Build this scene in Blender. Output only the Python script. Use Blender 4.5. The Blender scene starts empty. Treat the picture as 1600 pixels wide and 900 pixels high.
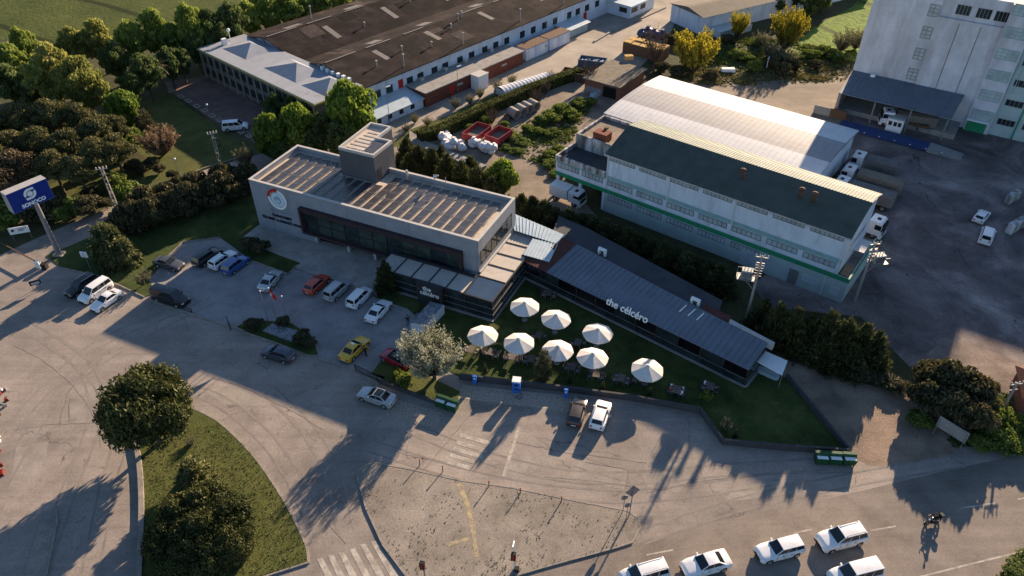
import bpy, bmesh, math, random
import numpy as np
from mathutils import Vector, Matrix
random.seed(11); RNG = np.random.default_rng(11)
R = math.radians; PI = math.pi
S = bpy.context.scene; COL = S.collection

# ------------------------------------------------------------ camera, sky, sun, exposure
CAM_H, FPX = 64.0, 1180.0
TILT = math.atan(FPX / 1470.0)
cam = bpy.data.objects.new('camera', bpy.data.cameras.new('camera')); COL.objects.link(cam)
cam.location = (0, 0, CAM_H); cam.rotation_euler = (PI / 2 - TILT, 0, 0)
cam.data.sensor_width = 36; cam.data.lens = FPX / 1600 * 36; cam.data.clip_start = .5; cam.data.clip_end = 6000
S.camera = cam
SUN_EL, SUN_AZ = R(16.6), R(60.0)          # azimuth measured from +X towards +Y
W = bpy.data.worlds.new('World'); S.world = W; W.use_nodes = True
_n = W.node_tree.nodes; _l = W.node_tree.links
_sky = _n.new('ShaderNodeTexSky'); _sky.sky_type = 'NISHITA'; _sky.sun_disc = False
_sky.sun_elevation = SUN_EL; _sky.sun_rotation = PI / 2 - SUN_AZ
_sky.air_density = 1.0; _sky.dust_density = .4; _sky.ozone_density = 3.0
_l.new(_sky.outputs[0], _n['Background'].inputs[0]); _n['Background'].inputs[1].default_value = .058
sun = bpy.data.objects.new('sun', bpy.data.lights.new('sun', 'SUN')); COL.objects.link(sun)
sun.data.energy = 4.7; sun.data.angle = R(.6); sun.data.color = (1, .76, .52)
_d = Vector((math.cos(SUN_AZ) * math.cos(SUN_EL), math.sin(SUN_AZ) * math.cos(SUN_EL), math.sin(SUN_EL)))
sun.rotation_euler = _d.to_track_quat('Z', 'Y').to_euler()
S.view_settings.view_transform = 'Standard'; S.view_settings.look = 'None'
S.view_settings.exposure = 1.7; S.view_settings.gamma = 1; S.view_settings.use_curve_mapping = False

# ------------------------------------------------------------ survey: where points of the place stand
_c, _s = math.cos(TILT), math.sin(TILT)
def G(px, py, z=0.0):
    """ground position (x, y) of a sighted point at height z"""
    u = (px - 800) / FPX; v = -(py - 450) / FPX
    d = (u, _c + v * _s, -_s + v * _c); t = (CAM_H - z) / -d[2]
    return (d[0] * t, d[1] * t)
def head(p, q, z=0.0):
    a, b = G(*p, z), G(*q, z)
    return math.atan2(b[1] - a[1], b[0] - a[0])

# ------------------------------------------------------------ mesh helpers
class MB:
    def __init__(s): s.v = []; s.f = []; s.m = []; s.cur = 0
    def add(s, vs, fs):
        o = len(s.v); s.v += [tuple(p) for p in vs]
        s.f += [tuple(i + o for i in f) for f in fs]; s.m += [s.cur] * len(fs); return s
    def box(s, x0, x1, y0, y1, z0, z1):
        v = [(x, y, z) for z in (z0, z1) for (x, y) in ((x0, y0), (x1, y0), (x1, y1), (x0, y1))]
        return s.add(v, [(3, 2, 1, 0), (4, 5, 6, 7), (0, 1, 5, 4), (1, 2, 6, 5), (2, 3, 7, 6), (3, 0, 4, 7)])
    def prism(s, pts, z0, z1, top=None):
        n = len(pts); top = top or pts
        a = sum(pts[i][0] * pts[(i + 1) % n][1] - pts[(i + 1) % n][0] * pts[i][1] for i in range(n))
        if a < 0: pts = pts[::-1]; top = top[::-1]
        v = [(p[0], p[1], z0) for p in pts] + [(p[0], p[1], z1) for p in top]
        return s.add(v, [tuple(range(n))[::-1], tuple(range(n, 2 * n))] + [(i, (i + 1) % n, n + (i + 1) % n, n + i) for i in range(n)])
    def beam(s, p, q, w, h=None, up=(0, 0, 1)):
        p, q = Vector(p), Vector(q); h = h or w; d = (q - p).normalized(); up = Vector(up)
        if abs(d.dot(up)) > .98: up = Vector((0, 1, 0))
        a = d.cross(up).normalized() * w / 2; b = a.cross(d).normalized() * h / 2
        v = [p - a - b, p + a - b, p + a + b, p - a + b, q - a - b, q + a - b, q + a + b, q - a + b]
        return s.add(v, [(3, 2, 1, 0), (4, 5, 6, 7), (0, 1, 5, 4), (1, 2, 6, 5), (2, 3, 7, 6), (3, 0, 4, 7)])
    def tube(s, p, q, r0, r1=None, n=8):
        p, q = Vector(p), Vector(q); r1 = r0 if r1 is None else r1; d = (q - p).normalized()
        up = Vector((0, 0, 1)) if abs(d.z) < .95 else Vector((1, 0, 0))
        a = d.cross(up).normalized(); b = d.cross(a).normalized()
        v = [];
        for c, r in ((p, r0), (q, r1)):
            v += [c + (a * math.cos(2 * PI * i / n) + b * math.sin(2 * PI * i / n)) * r for i in range(n)]
        return s.add(v, [(i, n + i, n + (i + 1) % n, (i + 1) % n) for i in range(n)] + [tuple(range(n)), tuple(range(2 * n - 1, n - 1, -1))])
    def path(s, pts, r, n=6):
        for i in range(len(pts) - 1):
            ra = r[i] if isinstance(r, (list, tuple)) else r; rb = r[i + 1] if isinstance(r, (list, tuple)) else r
            s.tube(pts[i], pts[i + 1], ra, rb, n)
        return s
    def lathe(s, prof, n=16, c=(0, 0, 0)):
        v = []; f = []; k = len(prof)
        for i in range(n):
            a = 2 * PI * i / n
            v += [(c[0] + r * math.cos(a), c[1] + r * math.sin(a), c[2] + z) for r, z in prof]
        for i in range(n):
            j = (i + 1) % n
            f += [(i * k + t, j * k + t, j * k + t + 1, i * k + t + 1) for t in range(k - 1)]
        return s.add(v, f)
    def quad(s, a, b, c, d): return s.add([a, b, c, d], [(0, 1, 2, 3)])
    def pane(s, a, b, c, d, t=.012):
        """thin slab standing proud of quad abcd (counter-clockwise from outside)"""
        a, b, c, d = map(Vector, (a, b, c, d)); n = (b - a).cross(d - a).normalized() * t
        v = [a, b, c, d, a + n, b + n, c + n, d + n]
        return s.add(v, [(3, 2, 1, 0), (4, 5, 6, 7), (0, 1, 5, 4), (1, 2, 6, 5), (2, 3, 7, 6), (3, 0, 4, 7)])
    def ball(s, c, r, n=8, m=6, sq=1):
        prof = [(max(1e-4, r * math.sin(PI * i / m)), -r * sq * math.cos(PI * i / m)) for i in range(m + 1)]
        return s.lathe(prof, n, c)
    def mesh(s, name, mats, smooth=False):
        me = bpy.data.meshes.new(name); me.from_pydata(s.v, [], s.f)
        for m in (mats if isinstance(mats, (list, tuple)) else [mats]): me.materials.append(m)
        if any(s.m): me.polygons.foreach_set('material_index', s.m)
        if smooth:
            me.polygons.foreach_set('use_smooth', [True] * len(s.f))
            if smooth is not True: me.set_sharp_from_angle(angle=smooth)
        me.update(); return me
    def build(s, name, mats, parent=None, smooth=False, **kw):
        return link(name, s.mesh(name, mats, smooth), parent, **kw)
def link(name, me, parent=None, label=None, cat=None, group=None, kind=None, loc=None, rot=None):
    o = bpy.data.objects.new(name, me); COL.objects.link(o)
    if parent: o.parent = parent
    if loc: o.location = loc
    if rot is not None: o.rotation_euler = (0, 0, rot)
    tag(o, label, cat, group, kind); return o
def tag(o, label=None, cat=None, group=None, kind=None):
    for k, v in (('label', label), ('category', cat), ('group', group), ('kind', kind)):
        if v: o[k] = v
def thing(name, label, cat, loc=(0, 0, 0), rot=0, group=None):
    o = bpy.data.objects.new(name, None); COL.objects.link(o); o.empty_display_size = .3
    o.location = tuple(loc) + ((0,) if len(loc) == 2 else ()); o.rotation_euler = (0, 0, rot)
    tag(o, label, cat, group); return o
KIDS = {}
def kids(o): return [c for c in bpy.data.objects if c.parent == o]
def dup(src, loc, rot=0, label=None, scale=None, tree=None):
    """copy of a thing with copies of its parts and sub-parts"""
    tree = tree or [(c, [(g, []) for g in kids(c)]) for c in kids(src)]
    r = src.copy(); COL.objects.link(r); r.location = tuple(loc) + ((0,) if len(loc) == 2 else ()); r.rotation_euler = (0, 0, rot)
    if scale: r.scale = scale if isinstance(scale, tuple) else (scale,) * 3
    if label: r['label'] = label
    for c, gs in tree:
        k = c.copy(); COL.objects.link(k); k.parent = r
        for g, _ in gs:
            h = g.copy(); COL.objects.link(h); h.parent = k
    return r
def tree_of(src): return [(c, [(g, []) for g in kids(c)]) for c in kids(src)]
def text_mesh(txt, size, depth=.03, bold=0.0, shear=0, align='CENTER', space=1.0):
    cu = bpy.data.curves.new('lettering', 'FONT'); cu.body = txt; cu.size = size; cu.extrude = depth / 2
    cu.offset = bold; cu.shear = shear; cu.align_x = align; cu.align_y = 'CENTER'; cu.resolution_u = 3; cu.space_character = space
    o = bpy.data.objects.new('lettering', cu); COL.objects.link(o)
    dg = bpy.context.evaluated_depsgraph_get(); dg.update()
    me = bpy.data.meshes.new_from_object(o.evaluated_get(dg)); bpy.data.objects.remove(o); bpy.data.curves.remove(cu)
    me.materials.clear(); return me
def text_part(name, txt, size, mat_, parent, loc, rot, **kw):
    me = text_mesh(txt, size, **kw); me.materials.append(mat_)
    o = link(name, me, parent); o.location = loc; o.rotation_euler = rot; return o
def smooth_line(pts, n=6, closed=False):
    out = []; k = len(pts); P_ = [np.array(p, float) for p in pts]
    rng = range(k if closed else k - 1)
    for i in rng:
        g = (lambda j: P_[j % k]) if closed else (lambda j: P_[min(max(j, 0), k - 1)])
        p0, p1, p2, p3 = g(i - 1), g(i), g(i + 1), g(i + 2)
        for t in np.arange(n) / n:
            out.append(tuple(.5 * (2 * p1 + (p2 - p0) * t + (2 * p0 - 5 * p1 + 4 * p2 - p3) * t * t + (3 * p1 - p0 - 3 * p2 + p3) * t ** 3)))
    if not closed: out.append(tuple(P_[-1]))
    return out

# ------------------------------------------------------------ materials
def new_mat(name):
    m = bpy.data.materials.new(name); m.use_nodes = True
    return m, m.node_tree.nodes, m.node_tree.links, m.node_tree.nodes['Principled BSDF']
def c4(c): return (c[0], c[1], c[2], 1)
def mul(c, k): return tuple(min(1, x * k) for x in c)
def noise(n, l, vec, scale, detail=6, rough=.6, dist=0):
    t = n.new('ShaderNodeTexNoise'); t.inputs['Scale'].default_value = scale; t.inputs['Detail'].default_value = detail
    t.inputs['Roughness'].default_value = rough; t.inputs['Distortion'].default_value = dist; l.new(vec, t.inputs['Vector']); return t.outputs['Fac']
def ramp(n, l, fac, stops):
    r = n.new('ShaderNodeValToRGB'); e = r.color_ramp.elements
    while len(e) < len(stops): e.new(.5)
    for i, (p, c) in enumerate(stops): e[i].position = p; e[i].color = c4(c) if not isinstance(c, float) else (c, c, c, 1)
    l.new(fac, r.inputs[0]); return r.outputs[0]
def mix(n, l, fac, a, b, mode='MIX'):
    m = n.new('ShaderNodeMix'); m.data_type = 'RGBA'; m.blend_type = mode
    for i, v in ((0, fac), (6, a), (7, b)):
        if hasattr(v, 'links'): l.new(v, m.inputs[i])
        else: m.inputs[i].default_value = v if i == 0 else c4(v)
    return m.outputs[2]
def mat(name, c, rough=.75, var=.25, scale=1.2, bump=.0, metal=0., spec=.18, fine=12, c2=None, coat=0., stain=None, stain_scale=.6, stain_amt=(.55, .7), streak=False):
    m, n, l, b = new_mat(name); tc = n.new('ShaderNodeTexCoord'); vec = tc.outputs['Object']
    a = noise(n, l, vec, scale, 7, .65); col = ramp(n, l, a, [(.28, mul(c, 1 - var)), (.5, c), (.72, c2 or mul(c, 1 + var))])
    f = noise(n, l, vec, fine, 4, .7); col = mix(n, l, .35 * min(1, var * 4), col, ramp(n, l, f, [(.3, (.35, .35, .35)), (.7, (.75, .75, .75))]), 'OVERLAY')
    if stain:
        v2 = vec
        if streak:
            mp = n.new('ShaderNodeMapping'); mp.inputs['Scale'].default_value = (1, 1, .18); l.new(vec, mp.inputs[0]); v2 = mp.outputs[0]
        s_ = noise(n, l, v2, stain_scale, 8, .7); col = mix(n, l, ramp(n, l, s_, [(stain_amt[0], (0., 0., 0.)), (stain_amt[1], (1., 1., 1.))]), col, stain)
    l.new(col, b.inputs['Base Color']); b.inputs['Roughness'].default_value = rough; b.inputs['Metallic'].default_value = metal
    b.inputs['Specular IOR Level'].default_value = spec; b.inputs['Coat Weight'].default_value = coat; b.inputs['Coat Roughness'].default_value = .08
    if bump:
        bp = n.new('ShaderNodeBump'); bp.inputs['Strength'].default_value = 1; bp.inputs['Distance'].default_value = bump
        l.new(f, bp.inputs['Height']); l.new(bp.outputs[0], b.inputs['Normal'])
    return m
def ground_mat(name, c, dark, light, big=.05, mid=.35, fine=5, bump=.02, crack=0., rough=.9, tracks=None, spots=0., grain=.35):
    """worn ground: broad tone patches, middle blotches, grain, optional cracks and wheel tracks"""
    m, n, l, b = new_mat(name); tc = n.new('ShaderNodeTexCoord'); vec = tc.outputs['Object']
    col = ramp(n, l, noise(n, l, vec, big, 5, .6, .6), [(.3, dark), (.5, c), (.7, light)])
    md = noise(n, l, vec, mid, 8, .68, .3)
    col = mix(n, l, .55, col, ramp(n, l, md, [(.3, (.25, .25, .25)), (.5, (.5, .5, .5)), (.72, (.72, .72, .72))]), 'OVERLAY')
    fn = noise(n, l, vec, fine, 5, .75)
    col = mix(n, l, grain, col, ramp(n, l, fn, [(.3, (.2, .2, .2)), (.7, (.8, .8, .8))]), 'OVERLAY')
    if tracks:                                             # long streaks along a travel direction
        mp = n.new('ShaderNodeMapping'); mp.inputs['Rotation'].default_value = (0, 0, -tracks); mp.inputs['Scale'].default_value = (.03, .9, 1)
        l.new(vec, mp.inputs[0]); t = noise(n, l, mp.outputs[0], .8, 6, .7, .5)
        col = mix(n, l, .26, col, ramp(n, l, t, [(.35, (.3, .3, .3)), (.6, (.62, .62, .62))]), 'OVERLAY')
    if spots:
        t = noise(n, l, vec, .9, 3, .5, .8); col = mix(n, l, ramp(n, l, t, [(.66, (0., 0., 0.)), (.76, (spots,) * 3)]), col, mul(dark, .45))
    if crack:
        vo = n.new('ShaderNodeTexVoronoi'); vo.feature = 'DISTANCE_TO_EDGE'; vo.inputs['Scale'].default_value = crack
        dv = n.new('ShaderNodeVectorMath'); dv.operation = 'ADD'; l.new(vec, dv.inputs[0])
        nz = n.new('ShaderNodeTexNoise'); nz.inputs['Scale'].default_value = .5; nz.inputs['Detail'].default_value = 6; l.new(vec, nz.inputs['Vector'])
        sc = n.new('ShaderNodeVectorMath'); sc.operation = 'SCALE'; sc.inputs['Scale'].default_value = 3.0; l.new(nz.outputs['Color'], sc.inputs[0])
        l.new(sc.outputs[0], dv.inputs[1]); l.new(dv.outputs[0], vo.inputs['Vector'])
        msk = ramp(n, l, noise(n, l, vec, .11, 3), [(.5, (0., 0., 0.)), (.62, (1., 1., 1.))])
        ck = ramp(n, l, vo.outputs['Distance'], [(.0, (1., 1., 1.)), (.006, (0., 0., 0.))])
        col = mix(n, l, mix(n, l, 1., ck, msk, 'MULTIPLY'), col, mul(dark, .4))
    l.new(col, b.inputs['Base Color']); b.inputs['Roughness'].default_value = rough; b.inputs['Specular IOR Level'].default_value = .2
    bp = n.new('ShaderNodeBump'); bp.inputs['Distance'].default_value = bump; l.new(fn, bp.inputs['Height']); l.new(bp.outputs[0], b.inputs['Normal'])
    return m
def field_mat(name, c, c2, ang, period=1.6, bump=.25, depth=.5):
    m, n, l, b = new_mat(name); tc = n.new('ShaderNodeTexCoord'); vec = tc.outputs['Object']
    mp = n.new('ShaderNodeMapping'); mp.inputs['Rotation'].default_value = (0, 0, ang); l.new(vec, mp.inputs[0])
    w = n.new('ShaderNodeTexWave'); w.inputs['Scale'].default_value = .314 / period; w.inputs['Distortion'].default_value = 16; w.inputs['Detail'].default_value = 5; w.inputs['Detail Scale'].default_value = 1.4
    l.new(mp.outputs[0], w.inputs['Vector']); a = noise(n, l, vec, .06, 7, .7); col = ramp(n, l, a, [(.32, c), (.66, c2)])
    col = mix(n, l, depth, col, ramp(n, l, w.outputs['Fac'], [(.1, (.3, .3, .3)), (.8, (.62, .62, .62))]), 'OVERLAY')
    f = noise(n, l, vec, 2.5, 6, .75); col = mix(n, l, .6, col, ramp(n, l, f, [(.3, (.25, .25, .25)), (.7, (.75, .75, .75))]), 'OVERLAY')
    w2 = n.new('ShaderNodeTexWave'); w2.inputs['Scale'].default_value = .314 / 22; w2.inputs['Distortion'].default_value = 1.2; l.new(mp.outputs[0], w2.inputs['Vector'])
    col = mix(n, l, ramp(n, l, w2.outputs['Fac'], [(.0, (.9, .9, .9)), (.012, (.6, .6, .6)), (.03, (0., 0., 0.))]), col, mul(c, .35))
    l.new(col, b.inputs['Base Color']); b.inputs['Roughness'].default_value = .95; b.inputs['Specular IOR Level'].default_value = .1
    bp = n.new('ShaderNodeBump'); bp.inputs['Distance'].default_value = bump; l.new(f, bp.inputs['Height']); l.new(bp.outputs[0], b.inputs['Normal']); return m
def leaf_mat(name, c, c2, trans=.35, tip=None):
    m, n, l, b = new_mat(name); g = n.new('ShaderNodeNewGeometry'); oi = n.new('ShaderNodeObjectInfo'); tc = n.new('ShaderNodeTexCoord')
    a = noise(n, l, tc.outputs['Object'], .55, 3)
    ad = n.new('ShaderNodeMath'); ad.operation = 'ADD'; l.new(a, ad.inputs[0])
    mm = n.new('ShaderNodeMath'); mm.operation = 'MULTIPLY_ADD'; l.new(g.outputs['Random Per Island'], mm.inputs[0]); mm.inputs[1].default_value = .5; mm.inputs[2].default_value = -.25
    l.new(mm.outputs[0], ad.inputs[1]); ad2 = n.new('ShaderNodeMath'); ad2.operation = 'MULTIPLY_ADD'; l.new(oi.outputs['Random'], ad2.inputs[0]); ad2.inputs[1].default_value = .24; ad2.inputs[2].default_value = -.12
    ad3 = n.new('ShaderNodeMath'); ad3.operation = 'ADD'; l.new(ad.outputs[0], ad3.inputs[0]); l.new(ad2.outputs[0], ad3.inputs[1])
    col = ramp(n, l, ad3.outputs[0], [(.25, c), (.6, c2)] + ([(.85, tip)] if tip else []))
    df = n.new('ShaderNodeBsdfDiffuse'); tr = n.new('ShaderNodeBsdfTranslucent'); mx = n.new('ShaderNodeMixShader'); mx.inputs[0].default_value = trans
    l.new(col, df.inputs[0]); l.new(col, tr.inputs[0]); l.new(df.outputs[0], mx.inputs[1]); l.new(tr.outputs[0], mx.inputs[2])
    gl = n.new('ShaderNodeBsdfGlossy'); gl.inputs['Roughness'].default_value = .6; gl.inputs[0].default_value = (.75, .75, .72, 1); m2 = n.new('ShaderNodeMixShader'); m2.inputs[0].default_value = .022
    l.new(mx.outputs[0], m2.inputs[1]); l.new(gl.outputs[0], m2.inputs[2]); l.new(m2.outputs[0], n['Material Output'].inputs[0]); n.remove(b); return m
def glass_mat(name, c, rough=.08):
    m, n, l, b = new_mat(name); tc = n.new('ShaderNodeTexCoord')
    a = noise(n, l, tc.outputs['Object'], .7, 3); l.new(ramp(n, l, a, [(.3, mul(c, .6)), (.7, mul(c, 1.5))]), b.inputs['Base Color'])
    b.inputs['Roughness'].default_value = rough; b.inputs['Specular IOR Level'].default_value = .6; return m
def paint(name, c, metal=0., rough=.32, dirt=.12):
    m, n, l, b = new_mat(name); tc = n.new('ShaderNodeTexCoord'); a = noise(n, l, tc.outputs['Object'], 2.2, 6, .7)
    l.new(ramp(n, l, a, [(.3, mul(c, 1 - dirt)), (.65, c)]), b.inputs['Base Color'])
    b.inputs['Roughness'].default_value = rough; b.inputs['Metallic'].default_value = metal; b.inputs['Coat Weight'].default_value = .5; b.inputs['Coat Roughness'].default_value = .12; return m

ASPHALT = ground_mat('worn_asphalt', (.25, .215, .19), (.165, .146, .134), (.30, .255, .22), big=.04, mid=.2, fine=4, crack=.09, spots=.5, bump=.012, tracks=R(-22))
HIGHWAY = ground_mat('road_asphalt', (.185, .158, .138), (.135, .118, .106), (.225, .19, .163), big=.05, mid=.25, fine=5, tracks=R(14), bump=.01, spots=.3)
PARKING = ground_mat('parking_asphalt', (0.247, 0.232, 0.232), (0.203, 0.191, 0.190), (0.285, 0.262, 0.255), big=.07, mid=.4, fine=5, spots=.4, bump=.01)
CONCRETE = ground_mat('yard_concrete', (0.270, 0.234, 0.198), (0.198, 0.171, 0.149), (0.333, 0.288, 0.243), big=.05, mid=.25, fine=4, crack=.12, bump=.01, spots=.3)
PAVING = ground_mat('terrace_paving', (.33, .30, .27), (.28, .26, .24), (.38, .35, .31), big=.1, mid=.6, fine=6, bump=.008)
YARD = ground_mat('truck_yard', (.145, .118, .115), (.048, .041, .042), (.31, .26, .245), big=.09, mid=.2, fine=2.2, spots=.9, crack=.05, bump=.04)
DIRT2 = ground_mat('dark_yard_dirt', (.165, .128, .11), (.085, .068, .06), (.26, .205, .175), big=.12, mid=.4, fine=3, tracks=R(-38), spots=.8, bump=.06)
DIRT = ground_mat('bare_earth', (.185, .148, .116), (.12, .098, .078), (.26, .21, .165), big=.08, mid=.3, fine=4, tracks=R(-20), bump=.05, spots=.6)
CLAY = ground_mat('clay_track', (.225, .165, .125), (.14, .108, .086), (.29, .215, .16), big=.12, mid=.4, fine=4, tracks=R(-50), bump=.05, spots=.5)
GROUND = ground_mat('rough_ground', (.06, .062, .028), (.04, .042, .02), (.09, .085, .04), big=.05, mid=.35, fine=3, bump=.2, rough=1)
LAWN = ground_mat('mown_lawn', (.046, .066, .017), (.026, .040, .010), (.078, .090, .028), big=.22, mid=.7, fine=7, bump=.08, rough=1, grain=.75, spots=.55)
LAWN_DRY = ground_mat('dry_lawn', (0.072, 0.082, 0.022), (0.052, 0.066, 0.017), (0.10, 0.10, 0.032), big=.13, mid=.55, fine=6, bump=.08, rough=1, grain=.7, spots=.25)
PAVER = ground_mat('weathered_pavers', (.225, .195, .165), (.165, .145, .125), (.28, .245, .21), big=.09, mid=.4, fine=6, bump=.02, spots=.3, grain=.5)
BRICKPAVE = ground_mat('red_brick_paving', (.16, .105, .09), (.13, .085, .075), (.2, .13, .11), big=.08, mid=.6, fine=6, bump=.01)
FIELD = field_mat('wheat_field', (.042, .062, .014), (.085, .10, .026), R(-58), 1.5)
FIELD2 = field_mat('grass_field', (.10, .17, .025), (.16, .23, .035), R(-30), 2.0, depth=.6)
KERB = mat('kerb_stone', (.235, .21, .185), .9, .35, 1.4, .01, stain=(.16, .145, .13), stain_scale=.9)
ROADPAINT = mat('worn_road_paint', (.42, .385, .335), .8, .2, 3, 0, c2=(.48, .44, .38), stain=(.27, .235, .205), stain_scale=1.1, stain_amt=(.40, .58))
YELLOWPAINT = mat('worn_yellow_tactile', (.38, .31, .17), .8, .2, 3, 0, stain=(.23, .19, .15), stain_scale=1.6, stain_amt=(.42, .6))
# ------------------------------------------------------------ the ground
def tri_fill(pts, z):
    bm = bmesh.new(); vs = [bm.verts.new((p[0], p[1], z)) for p in pts]; f = bm.faces.new(vs); f.normal_update()
    bmesh.ops.triangulate(bm, faces=[f], ngon_method='EAR_CLIP'); bm.normal_update()
    for f in bm.faces:
        if f.normal.z < 0: f.normal_flip()
    me = bpy.data.meshes.new('sheet'); bm.to_mesh(me); bm.free(); return me
def sheet(name, pix, z, m, kind='structure', smooth=0):
    pts = [G(*p) for p in pix]
    if smooth: pts = smooth_line(pts, smooth, True)
    me = tri_fill(pts, z); me.name = name; me.materials.append(m); return link(name, me, kind=kind)
def slab(name, pix, z0, z1, m, kind='structure', smooth=0, **kw):
    pts = [G(*p) for p in pix]
    if smooth: pts = smooth_line(pts, smooth, True)
    a = sum(pts[i][0] * pts[i - 1][1] - pts[i - 1][0] * pts[i][1] for i in range(len(pts)))
    if a > 0: pts = pts[::-1]
    me0 = tri_fill(pts, z1); n = len(pts)
    v = [tuple(x.co) for x in me0.vertices]; f = [tuple(p.vertices) for p in me0.polygons]
    v += [(p[0], p[1], z0) for p in pts]; f += [(i, n + i, n + (i + 1) % n, (i + 1) % n) for i in range(n)]
    me = bpy.data.meshes.new(name); me.from_pydata(v, [], f); me.materials.append(m); return link(name, me, kind=kind, **kw)
def strip(mb, pts, w, z0, z1):
    """low wall or kerb along a polyline of world points"""
    n = len(pts); P_ = [Vector((p[0], p[1], 0)) for p in pts]; L_ = []; R_ = []
    for i in range(n):
        d = (P_[min(i + 1, n - 1)] - P_[max(i - 1, 0)]).normalized(); s = Vector((-d.y, d.x, 0)) * w / 2
        L_.append(P_[i] + s); R_.append(P_[i] - s)
    o = len(mb.v); v = []
    for a, b in zip(L_, R_): v += [(a.x, a.y, z0), (b.x, b.y, z0), (b.x, b.y, z1), (a.x, a.y, z1)]
    f = [(0, 1, 2, 3), tuple(4 * (n - 1) + k for k in (3, 2, 1, 0))]
    for i in range(n - 1):
        k = 4 * i; f += [(k + 1, k, k + 4, k + 5), (k + 2, k + 1, k + 5, k + 6), (k + 3, k + 2, k + 6, k + 7), (k, k + 3, k + 7, k + 4)]
    return mb.add(v, f)
def kerb(name, pix, m=KERB, w=.16, h=.13, smooth=0, closed=False, z0=-.02, **kw):
    pts = [G(*p) for p in pix]
    if closed: pts = pts + [pts[0]]
    if smooth: pts = smooth_line(pts, smooth)
    mb = MB(); strip(mb, pts, w, z0, h); return mb.build(name, m, **kw)

mb = MB(); N_ = 40
mb.add([(-2500, -200, 0), (2500, -200, 0), (2500, 4500, 0), (-2500, 4500, 0)], [(0, 1, 2, 3)])
mb.build('ground', GROUND, kind='structure')
sheet('field', [(-900, 140), (0, 62), (130, 70), (250, 42), (330, 22), (480, 18), (620, -60), (500, -330), (-1500, -250)], .004, FIELD)
sheet('grass_field', [(1235, 78), (1275, 40), (1330, 12), (1400, -60), (2600, -220), (2600, 80), (1335, 95), (1290, 92)], .004, FIELD2)
ROAD_PIX = [(-500, 1350), (-420, 560), (-60, 425), (0, 398), (130, 340), (262, 288), (330, 262), (398, 243), (520, 212), (610, 205), (650, 235), (500, 300), (392, 284),
            (345, 372), (455, 420), (590, 447), (760, 560), (880, 600), (1095, 640), (1225, 585), (1335, 700), (1480, 700), (1620, 688), (2400, 560), (2600, 1350)]
sheet('road', ROAD_PIX, .006, ASPHALT)
sheet('factory_road', [(590, 250), (600, 205), (560, 180), (640, 150), (900, 20), (990, -60), (1120, -60), (1060, 20), (1045, 60), (1000, 105), (930, 102), (860, 118), (750, 160), (640, 205)], .010, CONCRETE)
sheet('parking_lot', [(287, 378), (340, 374), (470, 424), (590, 462), (640, 480), (655, 508), (612, 566), (590, 590), (480, 552), (360, 510), (237, 466), (232, 440)], .010, PARKING)
sheet('main_road', [(560, 1100), (640, 925), (985, 852), (1120, 815), (1300, 778), (1480, 735), (1620, 705), (2400, 560), (2600, 1100)], .010, HIGHWAY)
sheet('truck_yard', [(1175, 445), (1330, 330), (1290, 200), (1330, 190), (1330, 120), (2400, -60), (2500, 560), (1600, 650), (1500, 600), (1420, 572), (1345, 495), (1200, 480)], .006, YARD)
sheet('yard_dirt', [(1440, 560), (1478, 528), (1540, 545), (1640, 585), (1680, 660), (1560, 640), (1500, 602)], .012, DIRT2)
sheet('yard_dirt', [(612, 250), (690, 212), (800, 165), (885, 130), (960, 120), (1000, 165), (955, 190), (880, 240), (868, 262), (930, 335), (860, 330), (760, 300), (640, 262)], .006, DIRT)
sheet('rear_dirt', [(1035, 128), (1090, 118), (1180, 128), (1335, 118), (1340, 150), (1320, 215), (1240, 190)], .008, DIRT)
sheet('clay_track', [(1140, 545), (1190, 540), (1245, 568), (1345, 598), (1430, 622), (1470, 660), (1495, 706), (1420, 722), (1335, 716), (1225, 592)], .012, CLAY, smooth=4)
sheet('forecourt_paving', [(255, 128), (330, 118), (425, 178), (520, 185), (470, 215), (405, 232), (392, 218), (384, 206), (350, 197), (335, 188), (318, 178), (290, 158), (270, 146)], .008, BRICKPAVE)
sheet('factory_lawn', [(170, 190), (215, 165), (258, 140), (300, 172), (345, 205), (385, 232), (392, 240), (320, 262), (262, 285), (130, 332), (60, 345), (70, 290), (150, 265), (230, 250)], .006, LAWN_DRY)
slab('roadside_lawn', [(72, 400), (130, 376), (200, 344), (262, 320), (330, 298), (388, 280), (408, 354), (378, 376), (344, 371), (286, 378), (262, 402), (232, 438), (245, 458), (226, 464), (188, 446), (150, 430), (96, 418)], -.02, .09, LAWN)
slab('front_terrace', [(405, 353), (378, 374), (430, 397), (470, 412), (462, 420), (500, 432), (560, 450), (602, 458), (640, 412)], -.02, .20, PAVING)
slab('terrace_lawn', [(344, 371), (378, 374), (430, 397), (470, 412), (450, 428), (395, 408)], -.02, .10, LAWN)
slab('front_lawn', [(588, 466), (604, 460), (655, 462), (664, 468), (648, 492), (636, 482)], -.02, .10, LAWN)
slab('cafe_lawn', [(696, 488), (765, 498), (812, 444), (850, 455), (1162, 606), (1195, 568), (1226, 590), (1322, 706), (1128, 692), (1093, 642), (880, 608), (720, 590), (668, 560), (655, 540)], -.02, .05, LAWN)
slab('corner_lawn', [(597, 562), (640, 575), (718, 612), (714, 640), (640, 612), (580, 585)], -.02, .10, LAWN_DRY)
LAWN_ISLAND = [(212, 690), (219, 730), (222, 800), (218, 905), (216, 960), (370, 912), (482, 878), (478, 852), (455, 803), (425, 753), (390, 706), (342, 660), (300, 638), (250, 655)]
slab('lawn_island', LAWN_ISLAND, -.02, .13, LAWN_DRY)
kerb('kerb', LAWN_ISLAND[6:13], h=.15, smooth=5, w=.22, kind='structure')
kerb('kerb', LAWN_ISLAND[:5], h=.34, smooth=5, w=.5, kind='structure')
kerb('kerb', [(484, 879), (440, 893), (400, 906), (370, 914)], h=.15, kind='structure')
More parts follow.
